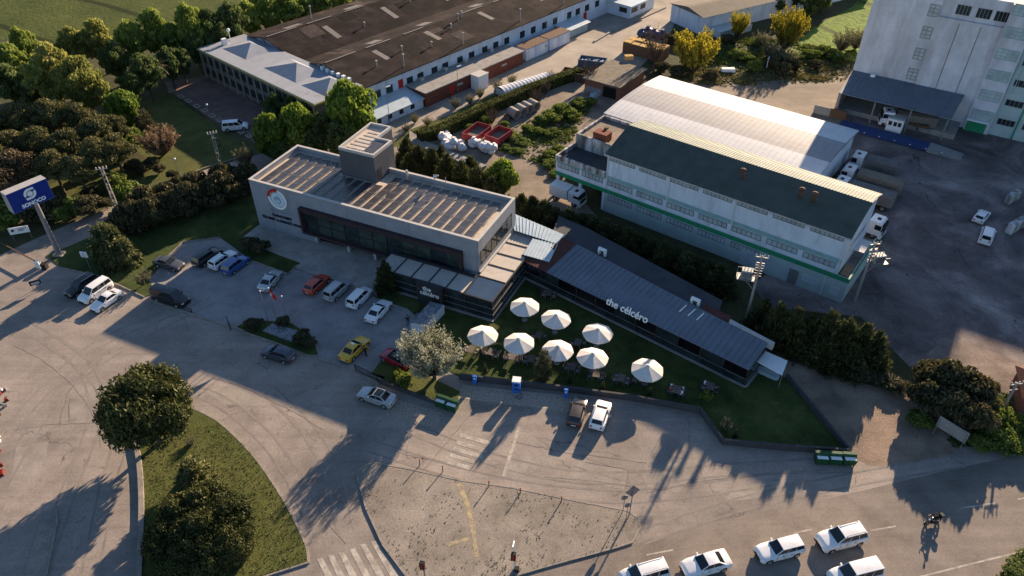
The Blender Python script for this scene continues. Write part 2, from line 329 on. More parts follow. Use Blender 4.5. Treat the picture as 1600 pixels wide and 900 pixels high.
PAVER_ISLAND = [(557, 742), (564, 729), (585, 724), (640, 734), (720, 752), (800, 763), (900, 784), (980, 799), (997, 811), (1000, 826), (988, 848), (960, 857), (850, 887), (790, 905), (700, 930), (640, 908), (598, 852), (572, 795)]
slab('paver_island', PAVER_ISLAND, -.02, .12, PAVER)
kerb('kerb', PAVER_ISLAND, h=.14, closed=True, w=.15, kind='structure')
MONUMENT = [(368, 512), (392, 500), (418, 502), (455, 505), (478, 520), (492, 535), (498, 556), (480, 556), (440, 540), (395, 524)]
slab('planted_island', MONUMENT, -.02, .10, LAWN); kerb('kerb', MONUMENT, closed=True, h=.15, kind='structure')
mb = MB(); mb.prism([G(*p, .1) for p in [(411, 518), (426, 507), (465, 518), (456, 535)]], .08, .32)
def stone_mat():
    return mat('speckled_slate', (.17, .18, .2), .5, .7, 3, .02, c2=(.34, .36, .4), fine=6)
mb.build('stone_plaque', stone_mat(), label='large flat slate plaque set in the planted island by the parking entrance', cat='plaque')
kerb('kerb', [(500, 560), (600, 592)], h=.1, w=.5, kind='structure')
kerb('kerb', [(237, 470), (300, 492), (372, 514)], h=.12, w=.25, kind='structure')
kerb('kerb', [(96, 419), (150, 431), (188, 447), (226, 465)], h=.15, kind='structure')
kerb('kerb', [(262, 402), (286, 379), (344, 372)], h=.2, kind='structure')
kerb('kerb', [(395, 409), (450, 429), (465, 415)], h=.18, w=.2, kind='structure')
kerb('kerb', [(60, 346), (130, 333), (262, 286), (320, 263), (395, 240)], h=.15, kind='structure')
kerb('kerb', [(928, 66), (955, 50), (1000, 30), (1040, 12)], h=.25, w=.5, kind='structure')
# narrow traffic island at the lower left
slab('traffic_island', [(66, 806), (88, 797), (90, 815), (72, 905), (20, 960)], -.02, .10, PAVER); kerb('kerb', [(66, 806), (88, 797), (90, 815), (72, 905)], h=.14, w=.2, kind='structure')
# pebble paving in front of the cafe wall, parking pad
COBBLE = mat('pebble_paving', (.30, .255, .215), .9, .6, 5, .06, fine=7)
sheet('pebble_strip', [(722, 604), (880, 622), (960, 633), (955, 655), (860, 640), (715, 622)], .014, COBBLE)
sheet('pebble_strip', [(612, 622), (690, 645), (684, 668), (600, 650)], .014, COBBLE)
# painted markings
def mark(pix, m=ROADPAINT, z=.018):
    o = sheet('road_marking', pix, z, m); return o
for a, b in (((495, 873), (510, 905)), ((512, 868), (529, 905)), ((529, 864), (548, 905)), ((546, 858), (569, 905)), ((562, 851), (591, 905)), ((579, 846), (612, 905))):
    mark([a, (a[0] + 9, a[1] - 1), (b[0] + 12, b[1] - 1), b])
for a, b in (((720, 677), (768, 690)), ((714, 688), (762, 702)), ((709, 698), (755, 711)), ((704, 708), (742, 719)), ((700, 718), (736, 729))):
    mark([a, b, (b[0] - 2, b[1] + 6), (a[0] - 2, a[1] + 6)])
mark([(808, 667), (813, 667), (790, 745), (784, 744)])
mark([(1425, 903), (1520, 879), (1620, 855), (1620, 858), (1520, 882), (1430, 905)], z=.016)
for a, b in (((1240, 832), (1268, 826)), ((1360, 828), (1400, 821)), ((1500, 793), (1555, 785)), ((1590, 779), (1640, 770)), ((1010, 866), (1052, 858))):
    mark([a, b, (b[0], b[1] + 2.5), (a[0], a[1] + 2.5)], z=.016)
mark([(713, 757), (722, 757), (734, 790), (744, 835), (748, 872), (741, 872), (737, 836), (727, 792)], YELLOWPAINT, .126)
mark([(697, 849), (733, 840), (734, 845), (700, 855)], YELLOWPAINT, .126)
for x, y in ((265, 141), (282, 150), (294, 157), (307, 165), (319, 172), (331, 180), (342, 187), (376, 206), (388, 212)):
    mark([(x - 6, y), (x + 1, y - 3), (x + 7, y + 1), (x, y + 4)], ROADPAINT, .013)
    mark([(x - 4, y), (x + 1, y - 1.8), (x + 5, y + .8), (x, y + 2.6)], BRICKPAVE, .017)
# seams and cracks in the asphalt, and one painted pole shadow
SEAM_SHADOW = mat('tar_seam_and_shadow', (.12, .105, .095), .9, .2, 4)
rq = random.Random(21)
for pts in ([(800, 690), (840, 698), (885, 708), (940, 714), (1010, 724)], [(915, 722), (950, 729), (980, 735), (979, 752)], [(22, 672), (75, 664), (120, 662), (165, 660)], [(108, 624), (108, 660)], [(160, 560), (118, 596), (98, 640), (92, 668)],
            [(1075, 650), (1077, 672), (1076, 697)], [(735, 648), (700, 690), (661, 736)], [(330, 590), (380, 606), (452, 640), (505, 672)], [(600, 700), (640, 712), (690, 722)], [(1010, 770), (1100, 752), (1200, 742), (1330, 738)], [(20, 540), (70, 566), (120, 610), (150, 660), (158, 700)], [(850, 745), (930, 752), (985, 760)], [(470, 740), (500, 800), (540, 850)]):  # second line in this row is a pole's cast shadow, painted as a dark strip
    w_ = [G(*p) for p in pts]; w_ = smooth_line(w_, 8); w_ = [(x + rq.uniform(-.07, .07), y + rq.uniform(-.07, .07)) for x, y in w_]; b = MB(); strip(b, w_, rq.uniform(.03, .06), .013, .0145); b.build('road_seam_and_shadow', SEAM_SHADOW, kind='structure')
TRACKM = mat('tyre_worn_asphalt', (.205, .18, .162), .9, .3, .7, c2=(.235, .205, .182))
zt_ = .0110
for pts in ([(0, 760), (60, 660), (120, 590), (230, 520), (330, 470)], [(0, 690), (70, 610), (150, 540), (260, 490)], [(60, 900), (110, 760), (150, 640), (120, 560), (20, 500)], [(140, 900), (168, 760), (185, 680), (150, 590), (60, 520)],
            [(500, 840), (455, 740), (400, 670), (330, 620), (250, 600)], [(540, 830), (520, 740), (480, 670), (420, 610)], [(560, 690), (700, 735), (840, 765), (1000, 775), (1200, 750)], [(640, 668), (760, 715), (900, 745), (1060, 745)], [(1000, 840), (1150, 790), (1330, 750), (1500, 720)], [(900, 720), (1000, 745), (1120, 735), (1290, 725)]):
    w_ = smooth_line([G(*p) for p in pts], 8)
    for s_ in (-.75, .75):
        o_ = []
        for i in range(len(w_)):
            a_, c_ = w_[max(i - 1, 0)], w_[min(i + 1, len(w_) - 1)]; d_ = Vector((c_[0] - a_[0], c_[1] - a_[1])).normalized(); o_.append((w_[i][0] - d_.y * s_ + rq.uniform(-.04, .04), w_[i][1] + d_.x * s_))
        b = MB(); zt_ += .00015; strip(b, o_, rq.uniform(.16, .3), .0105, zt_); b.build('tyre_track', TRACKM, kind='structure')
# repaired asphalt patches and joints
PATCH = ground_mat('asphalt_patch', (.25, .22, .195), (.21, .19, .17), (.28, .25, .22), mid=.5, bump=.01)
for q in ([(905, 722), (982, 735), (975, 765), (885, 748)], [(800, 706), (870, 716), (862, 750), (790, 742)], [(320, 610), (368, 600), (420, 636), (350, 632)], [(108, 622), (160, 625), (150, 660), (110, 662)],
          [(1020, 712), (1100, 722), (1060, 770), (985, 755)], [(255, 650), (300, 640), (372, 690), (352, 706)], [(430, 612), (520, 640), (560, 668), (470, 650)], [(25, 700), (75, 690), (70, 740), (15, 760)], [(1150, 760), (1240, 748), (1250, 770), (1130, 785)]): sheet('road_patch', q, .010, PATCH)
# ------------------------------------------------------------ materials of the buildings
RENDER_GREY = mat('grey_render', (.245, .255, .285), .8, .16, .5, .004, stain=(.195, .20, .22), stain_scale=.5, streak=True)
COPING = mat('pale_coping', (.40, .385, .37), .7, .12, 1)
ROOFDECK = mat('beige_roof_deck', (.46, .39, .32), .9, .2, .8, .01, stain=(.33, .28, .24))
ANTHRACITE = mat('anthracite_panel', (.035, .034, .037), .5, .3, 1)
MAROON = mat('dark_maroon_panel', (.05, .032, .035), .5, .25, 1)
TOWERGREY = mat('dark_grey_render', (.085, .085, .095), .85, .15, .6, .004, stain=(.07, .07, .075))
GLASS = glass_mat('tinted_glass', (.018, .026, .028)); GLASSGREEN = glass_mat('greenish_glass', (.035, .05, .042))
CURTAIN = mat('pale_curtained_glass', (.34, .37, .39), .3, .35, .5)
SOLAR = glass_mat('solar_cell', (.032, .029, .034), .4); ALU = mat('aluminium', (.55, .53, .5), .4, .1, 2, metal=.6)
WHITEPAINT = mat('white_painted_wall', (.56, .615, .70), .8, .12, .4, .004, stain=(.40, .43, .48), stain_scale=.6, stain_amt=(.5, .7), streak=True)
OLDWHITE = mat('stained_white_wall', (.56, .56, .57), .85, .2, .6, .01, stain=(.10, .092, .085), stain_scale=.9, stain_amt=(.36, .58), streak=True)
TEAL = mat('faded_teal_band', (.22, .36, .37), .8, .15, .7, stain=(.3, .38, .38)); GREENBAND = mat('green_band', (.02, .20, .10), .7, .15, 1)
PALEGREEN = mat('pale_green_wall', (.34, .42, .42), .8, .12, .5, stain=(.34, .40, .38), streak=True)
GREENROOF = mat('green_sheet_roof', (.075, .088, .075), .6, .25, .5, stain=(.105, .112, .092)); GREENROOF_SUNLIT = mat('sunlit_green_sheet', (.25, .275, .245), .8, .15, .5)  # second sheet is the same green, lightened to carry the sun on the rear slope
WHITESHEET = mat('white_roof_sheet', (.56, .565, .58), .75, .1, .3, stain=(.45, .455, .465)); GREYSHEET = mat('grey_translucent_sheet', (.27, .27, .29), .7, .12, .4)
BLUESHEET = mat('blue_grey_sheet_roof', (.125, .145, .18), .5, .15, .5, stain=(.1, .115, .14)); DARKROOF = mat('dark_flat_roof', (.05, .053, .06), .8, .25, .4)
METALSHEET = mat('galvanised_sheet', (.42, .50, .55), .45, .15, .6, metal=.2, stain=(.34, .4, .45)); ROOFTILE = mat('red_roof_tile', (.085, .034, .028), .9, .4, 2.5, .02)
TARROOF = mat('tarred_roof', (.030, .023, .0225), .95, .5, .25, .01, c2=(.055, .043, .04), stain=(.016, .013, .0135), stain_scale=.3, stain_amt=(.42, .62), spec=.05)
ANNEXROOF = mat('annex_sheet_roof', (.25, .27, .31), .8, .1, .4, stain=(.2, .215, .24)); YELLOWTRIM = mat('ochre_fascia', (.42, .34, .12), .8, .15, 1)
CONCWALL = mat('stained_concrete', (.24, .23, .22), .9, .2, .7, .01, stain=(.13, .125, .12), streak=True)
BRICKRED = mat('dark_red_brick', (.17, .055, .035), .9, .3, 4, .015, fine=20); OLDBRICK = mat('weathered_brick', (.20, .09, .06), .9, .35, 3, .02, fine=18)
REDPAINT = mat('red_paint', (.45, .03, .02), .5, .15, 2); BLACK = mat('black_rubber', (.018, .018, .019), .8, .2, 3); STEEL = mat('grey_steel', (.20, .20, .21), .5, .2, 2, metal=.3)
WHITE = mat('white_enamel', (.72, .73, .74), .45, .08, 2); RUST = mat('rusty_steel', (.105, .06, .04), .85, .4, 2.5, .01); WOOD = mat('weathered_wood', (.23, .16, .10), .85, .35, 3, .01)
DARKVOID = mat('dark_interior', (.012, .012, .013), .9, .2, 1); FLOORDARK = mat('dark_deck_floor', (.07, .06, .055), .8, .2, 1)
CREAMFAB = mat('sand_awning_fabric', (.44, .40, .36), .85, .1, 1.5, stain=(.36, .33, .3)); LETTERWHITE = mat('white_lettering', (.8, .8, .8), .5, .05, 2)
NAVY = mat('navy_lettering', (.015, .018, .04), .5, .1, 2)

def frame_thing(name, label, cat, pa, pb, z, group=None):
    a, b = G(*pa, z), G(*pb, z); ang = math.atan2(b[1] - a[1], b[0] - a[0])
    return thing(name, label, cat, a, ang, group), math.hypot(b[0] - a[0], b[1] - a[1])
def part(name, m, parent, f, smooth=False, **kw):
    mb = MB(); f(mb); return mb.build(name, m, parent, smooth, **kw)
def box(name, m, parent, *a, **kw): return part(name, m, parent, lambda b: b.box(*a), **kw)
def window(parent, x0, x1, z0, z1, y, n=1, rows=1, fm=ANTHRACITE, gm=GLASS, name='window', axis='x', out=-1, ft=.07, proud=.05):
    """framed window on a wall plane; axis 'x': wall along x facing -y (out=-1) or +y; axis 'y': wall along y facing +x/-x"""
    fr = MB(); pn = MB(); w = (x1 - x0) / n; h = (z1 - z0) / rows
    def b(mb, a0, a1, c0, c1, d0, d1):
        d0, d1 = sorted((y + out * d0, y + out * d1))
        mb.box(a0, a1, d0, d1, c0, c1) if axis == 'x' else mb.box(d0, d1, a0, a1, c0, c1)
    for i in range(n + 1): b(fr, x0 + i * w - ft / 2, x0 + i * w + ft / 2, z0 - ft / 2, z1 + ft / 2, .0, proud)
    for j in range(rows + 1):
        for i in range(n): b(fr, x0 + i * w + ft / 2, x0 + (i + 1) * w - ft / 2, z0 + j * h - ft / 2, z0 + j * h + ft / 2, .0, proud - .004)
    for i in range(n):
        for j in range(rows): b(pn, x0 + i * w + ft / 2, x0 + (i + 1) * w - ft / 2, z0 + j * h + ft / 2, z0 + (j + 1) * h - ft / 2, 0.0, proud * .5)
    o = fr.build(name, fm, parent); pn.build('pane', gm, o); return o

# ------------------------------------------------------------ chamber building (grey, solar roof)
T, _ = frame_thing('office_building', 'long grey office building with rooftop solar panels and a round emblem on its front', 'building', (388, 280), (747, 377), 8.2)
L, D, H = 37.0, 11.4, 7.4
def f(b):
    b.box(0, 10.2, 0, D, 0, H); b.box(10.2, L, 0, D, 2.1, H); b.box(10.2, 36.0, 1.6, D, 0, 2.1); b.box(36.0, L, 0, D, 0, 2.1)
part('wall', RENDER_GREY, T, f)
box('roof_deck', ROOFDECK, T, .3, L - .3, .3, D - .3, H, H + .03)
def f(b):
    b.box(0, L, 0, .3, H, 8.14); b.box(0, L, D - .3, D, H, 8.14); b.box(0, .3, .3, D - .3, H, 8.14); b.box(L - .3, L, .3, D - .3, H, 8.14)
par = part('parapet', RENDER_GREY, T, f)
def f(b):
    b.box(-.04, L + .04, -.04, .36, 8.14, 8.24); b.box(-.04, L + .04, D - .36, D + .04, 8.14, 8.24); b.box(-.04, .36, .36, D - .36, 8.14, 8.24); b.box(L - .36, L + .04, .36, D - .36, 8.14, 8.24)
part('coping', COPING, par, f)
# stair tower
TP = [(10.7, 7.8), (16.65, 7.8), (16.75, 12.7), (14.2, 12.7), (14.25, 16.5), (10.6, 16.4)]
tw = part('stair_tower', TOWERGREY, T, lambda b: b.prism(TP, 0.0, 11.55))
ins = [(11.0, 8.1), (16.35, 8.1), (16.4, 12.4), (13.9, 12.4), (13.95, 16.2), (10.9, 16.1)]
part('tower_roof', ROOFDECK, tw, lambda b: b.prism(ins, 11.55, 11.6))
def f(b):
    for i in range(6):
        p, q = TP[i], TP[(i + 1) % 6]; a, c = ins[i], ins[(i + 1) % 6]
        b.prism([p, q, c, a], 11.55, 12.0)
part('coping', COPING, tw, f)
def f(b):
    for i in range(7): b.tube((11.2 + .1 * i, 9.0 + i, 11.65), (16.0 if i < 4 else 13.7, 9.0 + i, 11.65), .04, n=5)
    for i in range(9): b.box(11.1 + .6 * i, 11.2 + .6 * i, 8.3, 8.5, 11.6, 11.85)
part('pipes', ALU, tw, f)
part('solar_panel', SOLAR, tw, lambda b: b.prism([(14.4, 8.6), (16.0, 8.6), (16.0, 12.0), (14.4, 12.0)], 11.75, 11.8))
dr = box('door', ANTHRACITE, tw, 16.66, 16.72, 8.4, 9.3, 7.45, 9.5)
# solar rows
MOUNT = mat('dull_aluminium', (.30, .28, .26), .6, .1, 2)
def solar_row(u, v0, v1):
    n = max(1, int((v1 - v0) / 1.66)); pn = MB(); fr = MB(); w = 1.24; z0, z1 = H + .16, H + .27
    st = (v1 - v0) / n
    for i in range(n):
        a, b_ = v0 + i * st + .02, v0 + (i + 1) * st - .02
        pn.add([(u, a, z0), (u + w, a, z1), (u + w, b_, z1), (u, b_, z0), (u, a, z0 - .04), (u + w, a, z1 - .04), (u + w, b_, z1 - .04), (u, b_, z0 - .04)],
               [(0, 1, 2, 3), (7, 6, 5, 4), (0, 4, 5, 1), (1, 5, 6, 2), (2, 6, 7, 3), (3, 7, 4, 0)])
        for t in (.3, 1.3):
            fr.box(u + w - .06, u + w + .0, a + t, a + t + .06, H + .03, z1 - .05)
        if i % 2: continue
        fr.box(u + w + .09, u + w + .16, a + .1, a + .9, H + .03, H + .2)
    for i in range(1, n): fr.beam((u, v0 + i * st, z0 + .005), (u + w, v0 + i * st, z1 + .005), .035, .02)
    fr.box(u + w + .015, u + w + .05, v0, v1, z1 - .12, z1 - .03)
    o = pn.build('solar_array', SOLAR, T); fr.build('mounting_frame', MOUNT, o)
u = .9
while u < L - 1.9:
    solar_row(u, .75, 7.3 if 9.4 < u < 17 else 10.2); u += 1.585
box('roof_cowl', ALU, T, 20.0, 20.3, D - 1.0, D - .7, H + .03, 9.0); part('roof_pipe', ALU, T, lambda b: b.tube((26.4, D - .6, H), (26.4, D - .6, 9.2), .05)); part('roof_dish', ALU, T, lambda b: (b.tube((24.6, D - .7, 8.9), (25.2, D - .5, 9.2), .34, .08), b.tube((24.7, D - .7, H), (24.7, D - .7, 8.9), .04)))
# projecting dark bay with glazing, columns and glazed ground floor
def f(b):
    b.box(8.7, 34.7, -.75, 0, 5.72, 6.0); b.box(8.7, 34.7, -.75, 0, 1.72, 2.05); b.box(8.7, 9.0, -.75, 0, 2.05, 5.72); b.box(34.4, 34.7, -.75, 0, 2.05, 5.72)
bay = part('bay_frame', MAROON, T, f)
for i in range(11):
    x = 9.0 + i * (25.4 / 11); window(bay, x + .03, x + 25.4 / 11 - .03, 2.1, 5.0, 0, 1, 2, ANTHRACITE, GLASSGREEN if i % 3 else GLASS, proud=.2)
box('spandrel', MAROON, bay, 9.0, 34.4, -.25, -.004, 5.06, 5.7)
for x in (10.25, 15.85, 20.3): box('column', COPING, T, x, x + .42, -.1, .35, .2, 2.1)
for i, (x0, x1) in enumerate(((10.8, 13.2), (13.4, 15.7), (16.4, 18.2), (18.4, 20.2), (20.9, 23.8), (24.2, 27.5), (27.8, 31), (31.4, 35.6))):
    window(T, x0, x1, .25, 2.05, 1.6, 2, 1)
# emblem and lettering
def f(b):
    n = 40
    for i in range(n):
        a, c = 2 * PI * i / n, 2 * PI * (i + 1) / n
        if 1.75 * PI / 2 < a < 3.3 * PI / 2 * .55: continue
        b.add([(r * math.cos(t), y, r * math.sin(t)) for t in (a, c) for r in (1.28, 1.62) for y in (0, -.12)], [(0, 1, 3, 2), (4, 6, 7, 5), (0, 4, 5, 1), (2, 3, 7, 6), (1, 5, 7, 3), (0, 2, 6, 4)])
ring = part('emblem_ring', LETTERWHITE, T, f); ring.location = (4.72, -.002, 6.02)
def f(b):
    n = 14
    for i in range(n):
        a, c = [PI * (.45 + .5 * t / n) for t in (i, i + 1)]
        b.add([(r * math.cos(t), y, r * math.sin(t)) for t in (a, c) for r in (1.32, 1.72) for y in (-.02, -.17)], [(0, 1, 3, 2), (4, 6, 7, 5), (0, 4, 5, 1), (2, 3, 7, 6), (1, 5, 7, 3), (0, 2, 6, 4)])
o = part('emblem_arc', REDPAINT, T, f); o.location = (4.72, -.002, 6.02)
def disc(b, r, t, n=32, z=0):
    v = [(r * math.cos(2 * PI * i / n), y, r * math.sin(2 * PI * i / n)) for y in (0, -t) for i in range(n)]
    b.add(v, [tuple(range(n))[::-1], tuple(range(n, 2 * n))] + [(i, (i + 1) % n, n + (i + 1) % n, n + i) for i in range(n)])
EMB = mat('pale_blue_emblem', (.55, .66, .72), .5, .08, 2)
o = part('emblem_disc', EMB, T, lambda b: disc(b, 1.14, .08)); o.location = (4.74, -.002, 6.0)
def f(b):
    disc(b, .62, .04); 
o = part('emblem_boss', mat('emblem_blue_grey', (.25, .36, .42), .5, .1, 2), T, f); o.location = (4.74, -.083, 5.92)
def f(b):
    for x in (-.2, .2): b.box(x - .1, x + .1, -.05, 0, -.08, .12)
    b.box(-.4, .4, -.05, 0, -.3, -.2)
o = part('emblem_mark', LETTERWHITE, T, f); o.location = (4.74, -.124, 5.92)
text_part('lettering', 'KARACABEY', .62, NAVY, T, (4.85, -.05, 3.05), (PI / 2, 0, 0), bold=.02, depth=.08)
text_part('lettering', 'TİCARET ve SANAYİ ODASI', .60, NAVY, T, (4.65, -.05, 2.22), (PI / 2, 0, 0), bold=.02, depth=.08, space=.98)
def f(b):
    pts = [(2.9 + i * .16, -.03, 3.9 + .09 * math.sin(i * 1.9) + .05 * math.sin(i * .7)) for i in range(28)]; b.path(pts, .025, 4)
part('script_line', mat('script_blue', (.10, .12, .2), .5, .1, 2), T, f)
# end wall
for i in range(6):
    v = .55 + i * 1.62; window(T, v, v + 1.5, 4.1 + .03 * i, 6.2 + .05 * i, L, 1, 2, ANTHRACITE, GLASS, axis='y', out=1)
box('ledge', COPING, T, L, L + .25, 0, D, 3.15, 3.35)
box('sunshade_lamp', WHITE, T, -.6, 0, 4.0, 4.2, 2.3, 2.5)

# ------------------------------------------------------------ glazed pergola round the building's corner
ang0 = T.rotation_euler.z; org = T.location.copy()
def inT(x, y): return (org.x + x * math.cos(ang0) - y * math.sin(ang0), org.y + x * math.sin(ang0) + y * math.cos(ang0))
P = thing('pergola', 'dark glass pergola with pale roof panels round the corner of the grey office building', 'pergola', inT(24, -4.7), ang0)
# local: x 0..17.2 along front, y 0..; right wing x 13.1..17.2, y 0..15.6
def f(b):
    for x in (0, 2.6, 5.2, 7.8, 10.4, 13.1, 17.1): b.box(x, x + .14, 0, .14, 0, 2.9)
    for y in (3.1, 6.2, 9.3, 12.4, 15.5): b.box(17.1, 17.24, y, y + .14, 0, 2.9)
for x in (0, 2.6, 5.2, 7.8, 10.4, 13.1, 17.1): box('post', ANTHRACITE, P, x, x + .14, 0, .14, 0, 2.9)
for y in (3.1, 6.2, 9.3, 12.4, 15.5): box('post', ANTHRACITE, P, 17.1, 17.24, y, y + .14, 0, 2.9)
def f(b):
    b.box(0, 17.24, 0, .16, 2.9, 3.1); b.box(17.06, 17.24, .16, 15.64, 2.9, 3.1); b.box(0, 13.0, 3.5, 3.9, 2.94, 3.3)
    for x in (2.6, 5.2, 7.8, 10.4): b.box(x, x + .16, .16, 3.5, 2.95, 3.14)
    for y in (4.1, 6.9, 9.7, 12.5): b.box(13.1, 17.06, y, y + .16, 2.95, 3.14)
    b.box(13.0, 13.14, .16, 15.6, 2.95, 3.2)
part('beam', ANTHRACITE, P, f)
for x in (0.16, 2.76, 5.36, 7.96, 10.56):
    part('roof_panel', CREAMFAB, P, lambda b: b.box(x, x + 2.44, .16, 3.5, 2.99, 3.06))
for y0, y1 in ((4.26, 6.9), (7.06, 9.7), (9.86, 12.5), (12.66, 15.5)):
    part('roof_panel', CREAMFAB, P, lambda b: b.box(13.14, 17.06, y0, y1, 2.99, 3.06))
def f(b):
    for i in range(7): b.add([(13.14, .2 + i * .55, 2.97), (17.06, .2 + i * .55, 2.97), (17.06, .58 + i * .55, 3.12), (13.14, .58 + i * .55, 3.12)], [(0, 1, 2, 3)])
    for i in range(7): b.box(13.14, 17.06, .2 + i * .55, .26 + i * .55, 2.9, 2.965)
part('louvre_roof', COPING, P, f)
box('walkway_cap', RENDER_GREY, P, 12.0, 13.0, 4.2, 16.1, 2.9, 3.02)
for a, c in ((.14, 2.6), (2.74, 5.2), (5.34, 7.8), (7.94, 10.4), (10.54, 13.1), (13.24, 17.1)): box('glass_wall', GLASS, P, a, c, .05, .09, .1, 2.9)
for a, c in ((.14, 3.1), (3.24, 6.2), (6.34, 9.3), (9.44, 12.4), (12.54, 15.5)): box('glass_wall', GLASS, P, 17.15, 17.19, a, c, .1, 2.9)
def f(b):
    b.box(0, 17.3, -.06, 0.0, .9, .98); b.box(17.24, 17.3, 0, 15.5, .9, .98); b.box(17.24, 17.3, 0, 15.5, 1.9, 1.96); b.box(0, 17.3, -.06, 0, 1.9, 1.96)
part('glazing_bar', STEEL, P, f)
box('base_kerb', CONCWALL, P, -.1, 17.4, -.35, -.0, -.02, .16); box('base_kerb', CONCWALL, P, 17.24, 17.5, 0, 15.6, -.02, .16)
box('floor', FLOORDARK, P, 0, 17.1, .1, 4.6, -.02, .1); box('floor', FLOORDARK, P, 13.1, 17.1, 4.6, 15.6, -.02, .1)
# entrance box with lettering and covered walkway
E = thing('entrance_portal', 'black entrance box with white cafe lettering on its front below the pergola', 'entrance', inT(30.6, -5.5), ang0)
box('portal_box', ANTHRACITE, E, 0, 3.6, 0, .65, 0, 3.45)
text_part('lettering', 'the', .95, LETTERWHITE, E, (1.55, -.03, 2.75), (PI / 2, 0, 0), bold=.014)
text_part('lettering', 'célcéro', .95, LETTERWHITE, E, (1.9, -.03, 2.0), (PI / 2, 0, 0), bold=.014)
box('door', GLASS, E, 2.2, 3.3, -.03, -.002, .05, 1.5)
rp = [G(672, 471, 1.5), G(694, 476, 1.5), G(666, 507, 1.5), G(641, 505, 1.5)]
mb = MB(); mb.prism(rp, 0, 1.45); Rp = mb.build('ramp_wall', WHITEPAINT, label='low white walled passage with a dark speckled top beside the cafe lawn', cat='passage')
cx = sum(p[0] for p in rp) / 4; cy = sum(p[1] for p in rp) / 4
mb = MB(); mb.prism([(cx + (p[0] - cx) * .97, cy + (p[1] - cy) * .97) for p in rp], 1.45, 1.5); mb.build('top_slab', bpy.data.materials['speckled_slate'], Rp)

# ------------------------------------------------------------ long low cafe pavilion
C, CL = frame_thing('cafe_pavilion', 'long low cafe pavilion with a blue grey ribbed roof and white eave lettering', 'building', (812, 405), (1170, 578), 3.0)
def roofplane(b, u0, u1, v0, v1a, v1b, z0, z1, t=.08):
    b.add([(u0, v0, z0), (u1, v0, z0), (u1, v1b, z1), (u0, v1a, z1), (u0, v0, z0 - t), (u1, v0, z0 - t), (u1, v1b, z1 - t), (u0, v1a, z1 - t)], [(0, 1, 2, 3), (7, 6, 5, 4), (0, 4, 5, 1), (1, 5, 6, 2), (2, 6, 7, 3), (3, 7, 4, 0)])
def f(b):
    roofplane(b, 4.6, CL, 0, 6.9, 4.6, 3.0, 3.75)
    n = 38
    for i in range(n + 1):
        u_ = 4.6 + (CL - 4.6) * i / n; v1 = 6.9 + (4.6 - 7.0) * i / n
        b.beam((u_, 0, 3.03), (u_, v1, 3.78), .07, .09)
part('roof', BLUESHEET, C, f)
part('tile_roof', ROOFTILE, C, lambda b: (roofplane(b, 2.0, 4.6, 0, 6.9, 6.9, 2.99, 3.73), roofplane(b, -.3, 2.0, 0, 1.3, 2.0, 2.99, 3.15)))
part('tile_roof', ROOFTILE, C, lambda b: roofplane(b, 24.5, 28.0, 5.3, 6.4, 6.2, 3.72, 3.9))
part('flat_roof', DARKROOF, C, lambda b: b.prism([(0, 7.3), (26.5, 5.6), (25.5, 9.0), (3.0, 11.6), (-2, 11.6)], 2.6, 3.3))
part('flat_roof', COPING, C, lambda b: b.prism([(28.2, 5.1), (34.0, 4.8), (34.0, 5.35), (28.0, 5.9)], 2.9, 3.75))
def f(b):
    b.box(3.2, CL, 6.9, 7.0, 0, 2.9); b.box(-.5, 3.2, 7, 7.2, 0, 2.9); b.box(CL - .15, CL, .4, 4.5, 0, .9)
box('rear_wall', TOWERGREY, C, 0, CL, 4.4, 4.55, 0, 3.0)
for i in range(12):
    u_ = .1 + i * (CL - .3) / 11; box('post', ANTHRACITE, C, u_, u_ + .14, .35, .49, .16, 2.93)
box('eave_beam', ANTHRACITE, C, 0, CL, .3, .52, 2.62, 2.9)
for i in range(11):
    if i in (3, 6): continue
    a = .24 + i * (CL - .3) / 11; c = .1 + (i + 1) * (CL - .3) / 11
    part('glass_wall', GLASS, C, lambda b: (b.box(a, c, .40, .44, .16, 1.0), b.box(a, c, .40, .44, 1.06, 2.6) if i % 2 else None))
def f(b):
    b.box(0, CL, .38, .46, 1.0, 1.06)
    for i in range(5): b.box(.2, CL - .2, 1.0 + .8 * i, 1.05 + .8 * i, 2.7, 2.8)
part('rail', STEEL, C, f)
box('floor', FLOORDARK, C, 0, CL, .3, 4.4, -.02, .14); box('base_kerb', CONCWALL, C, -.1, CL + .1, .05, .3, -.02, .2); box('base_kerb', CONCWALL, C, CL, CL + .25, .3, 4.6, -.02, .2)
box('end_glass', GLASS, C, CL - .06, CL - .02, .5, 4.4, .2, 2.8)
text_part('lettering', 'the célcéro', 1.32, LETTERWHITE, C, (17.1, -.02, 3.10), (R(66), 0, 0), bold=.02, depth=.1)
for x in (20.9, 22.1, 23.3): part('roof_lamp', LETTERWHITE, C, lambda b: b.beam((x + 1.6, 3.3, 3.62), (x + 1.75, 4.8, 3.78), .12, .08))
for x, y in ((8.3, 7.5), (23.2, 6.0)):
    u_ = thing('roof_exhaust', 'white arched duct on the flat cafe roof, ' + ('nearer the grey office building' if x < 10 else 'nearer the transformer pole'), 'duct', (0, 0), 0, 'exhaust ducts on the cafe roof')
    w_ = C.matrix_basis @ Vector((x, y, 0)); u_.location = (w_.x, w_.y, 3.3); u_.rotation_euler = (0, 0, C.rotation_euler.z)
    box('riser', WHITE, u_, -.6, -.35, -.2, .2, 0, .8); box('riser', WHITE, u_, .35, .6, -.2, .2, 0, .8); box('hood', WHITE, u_, -.6, .6, -.2, .2, .8, 1.05)
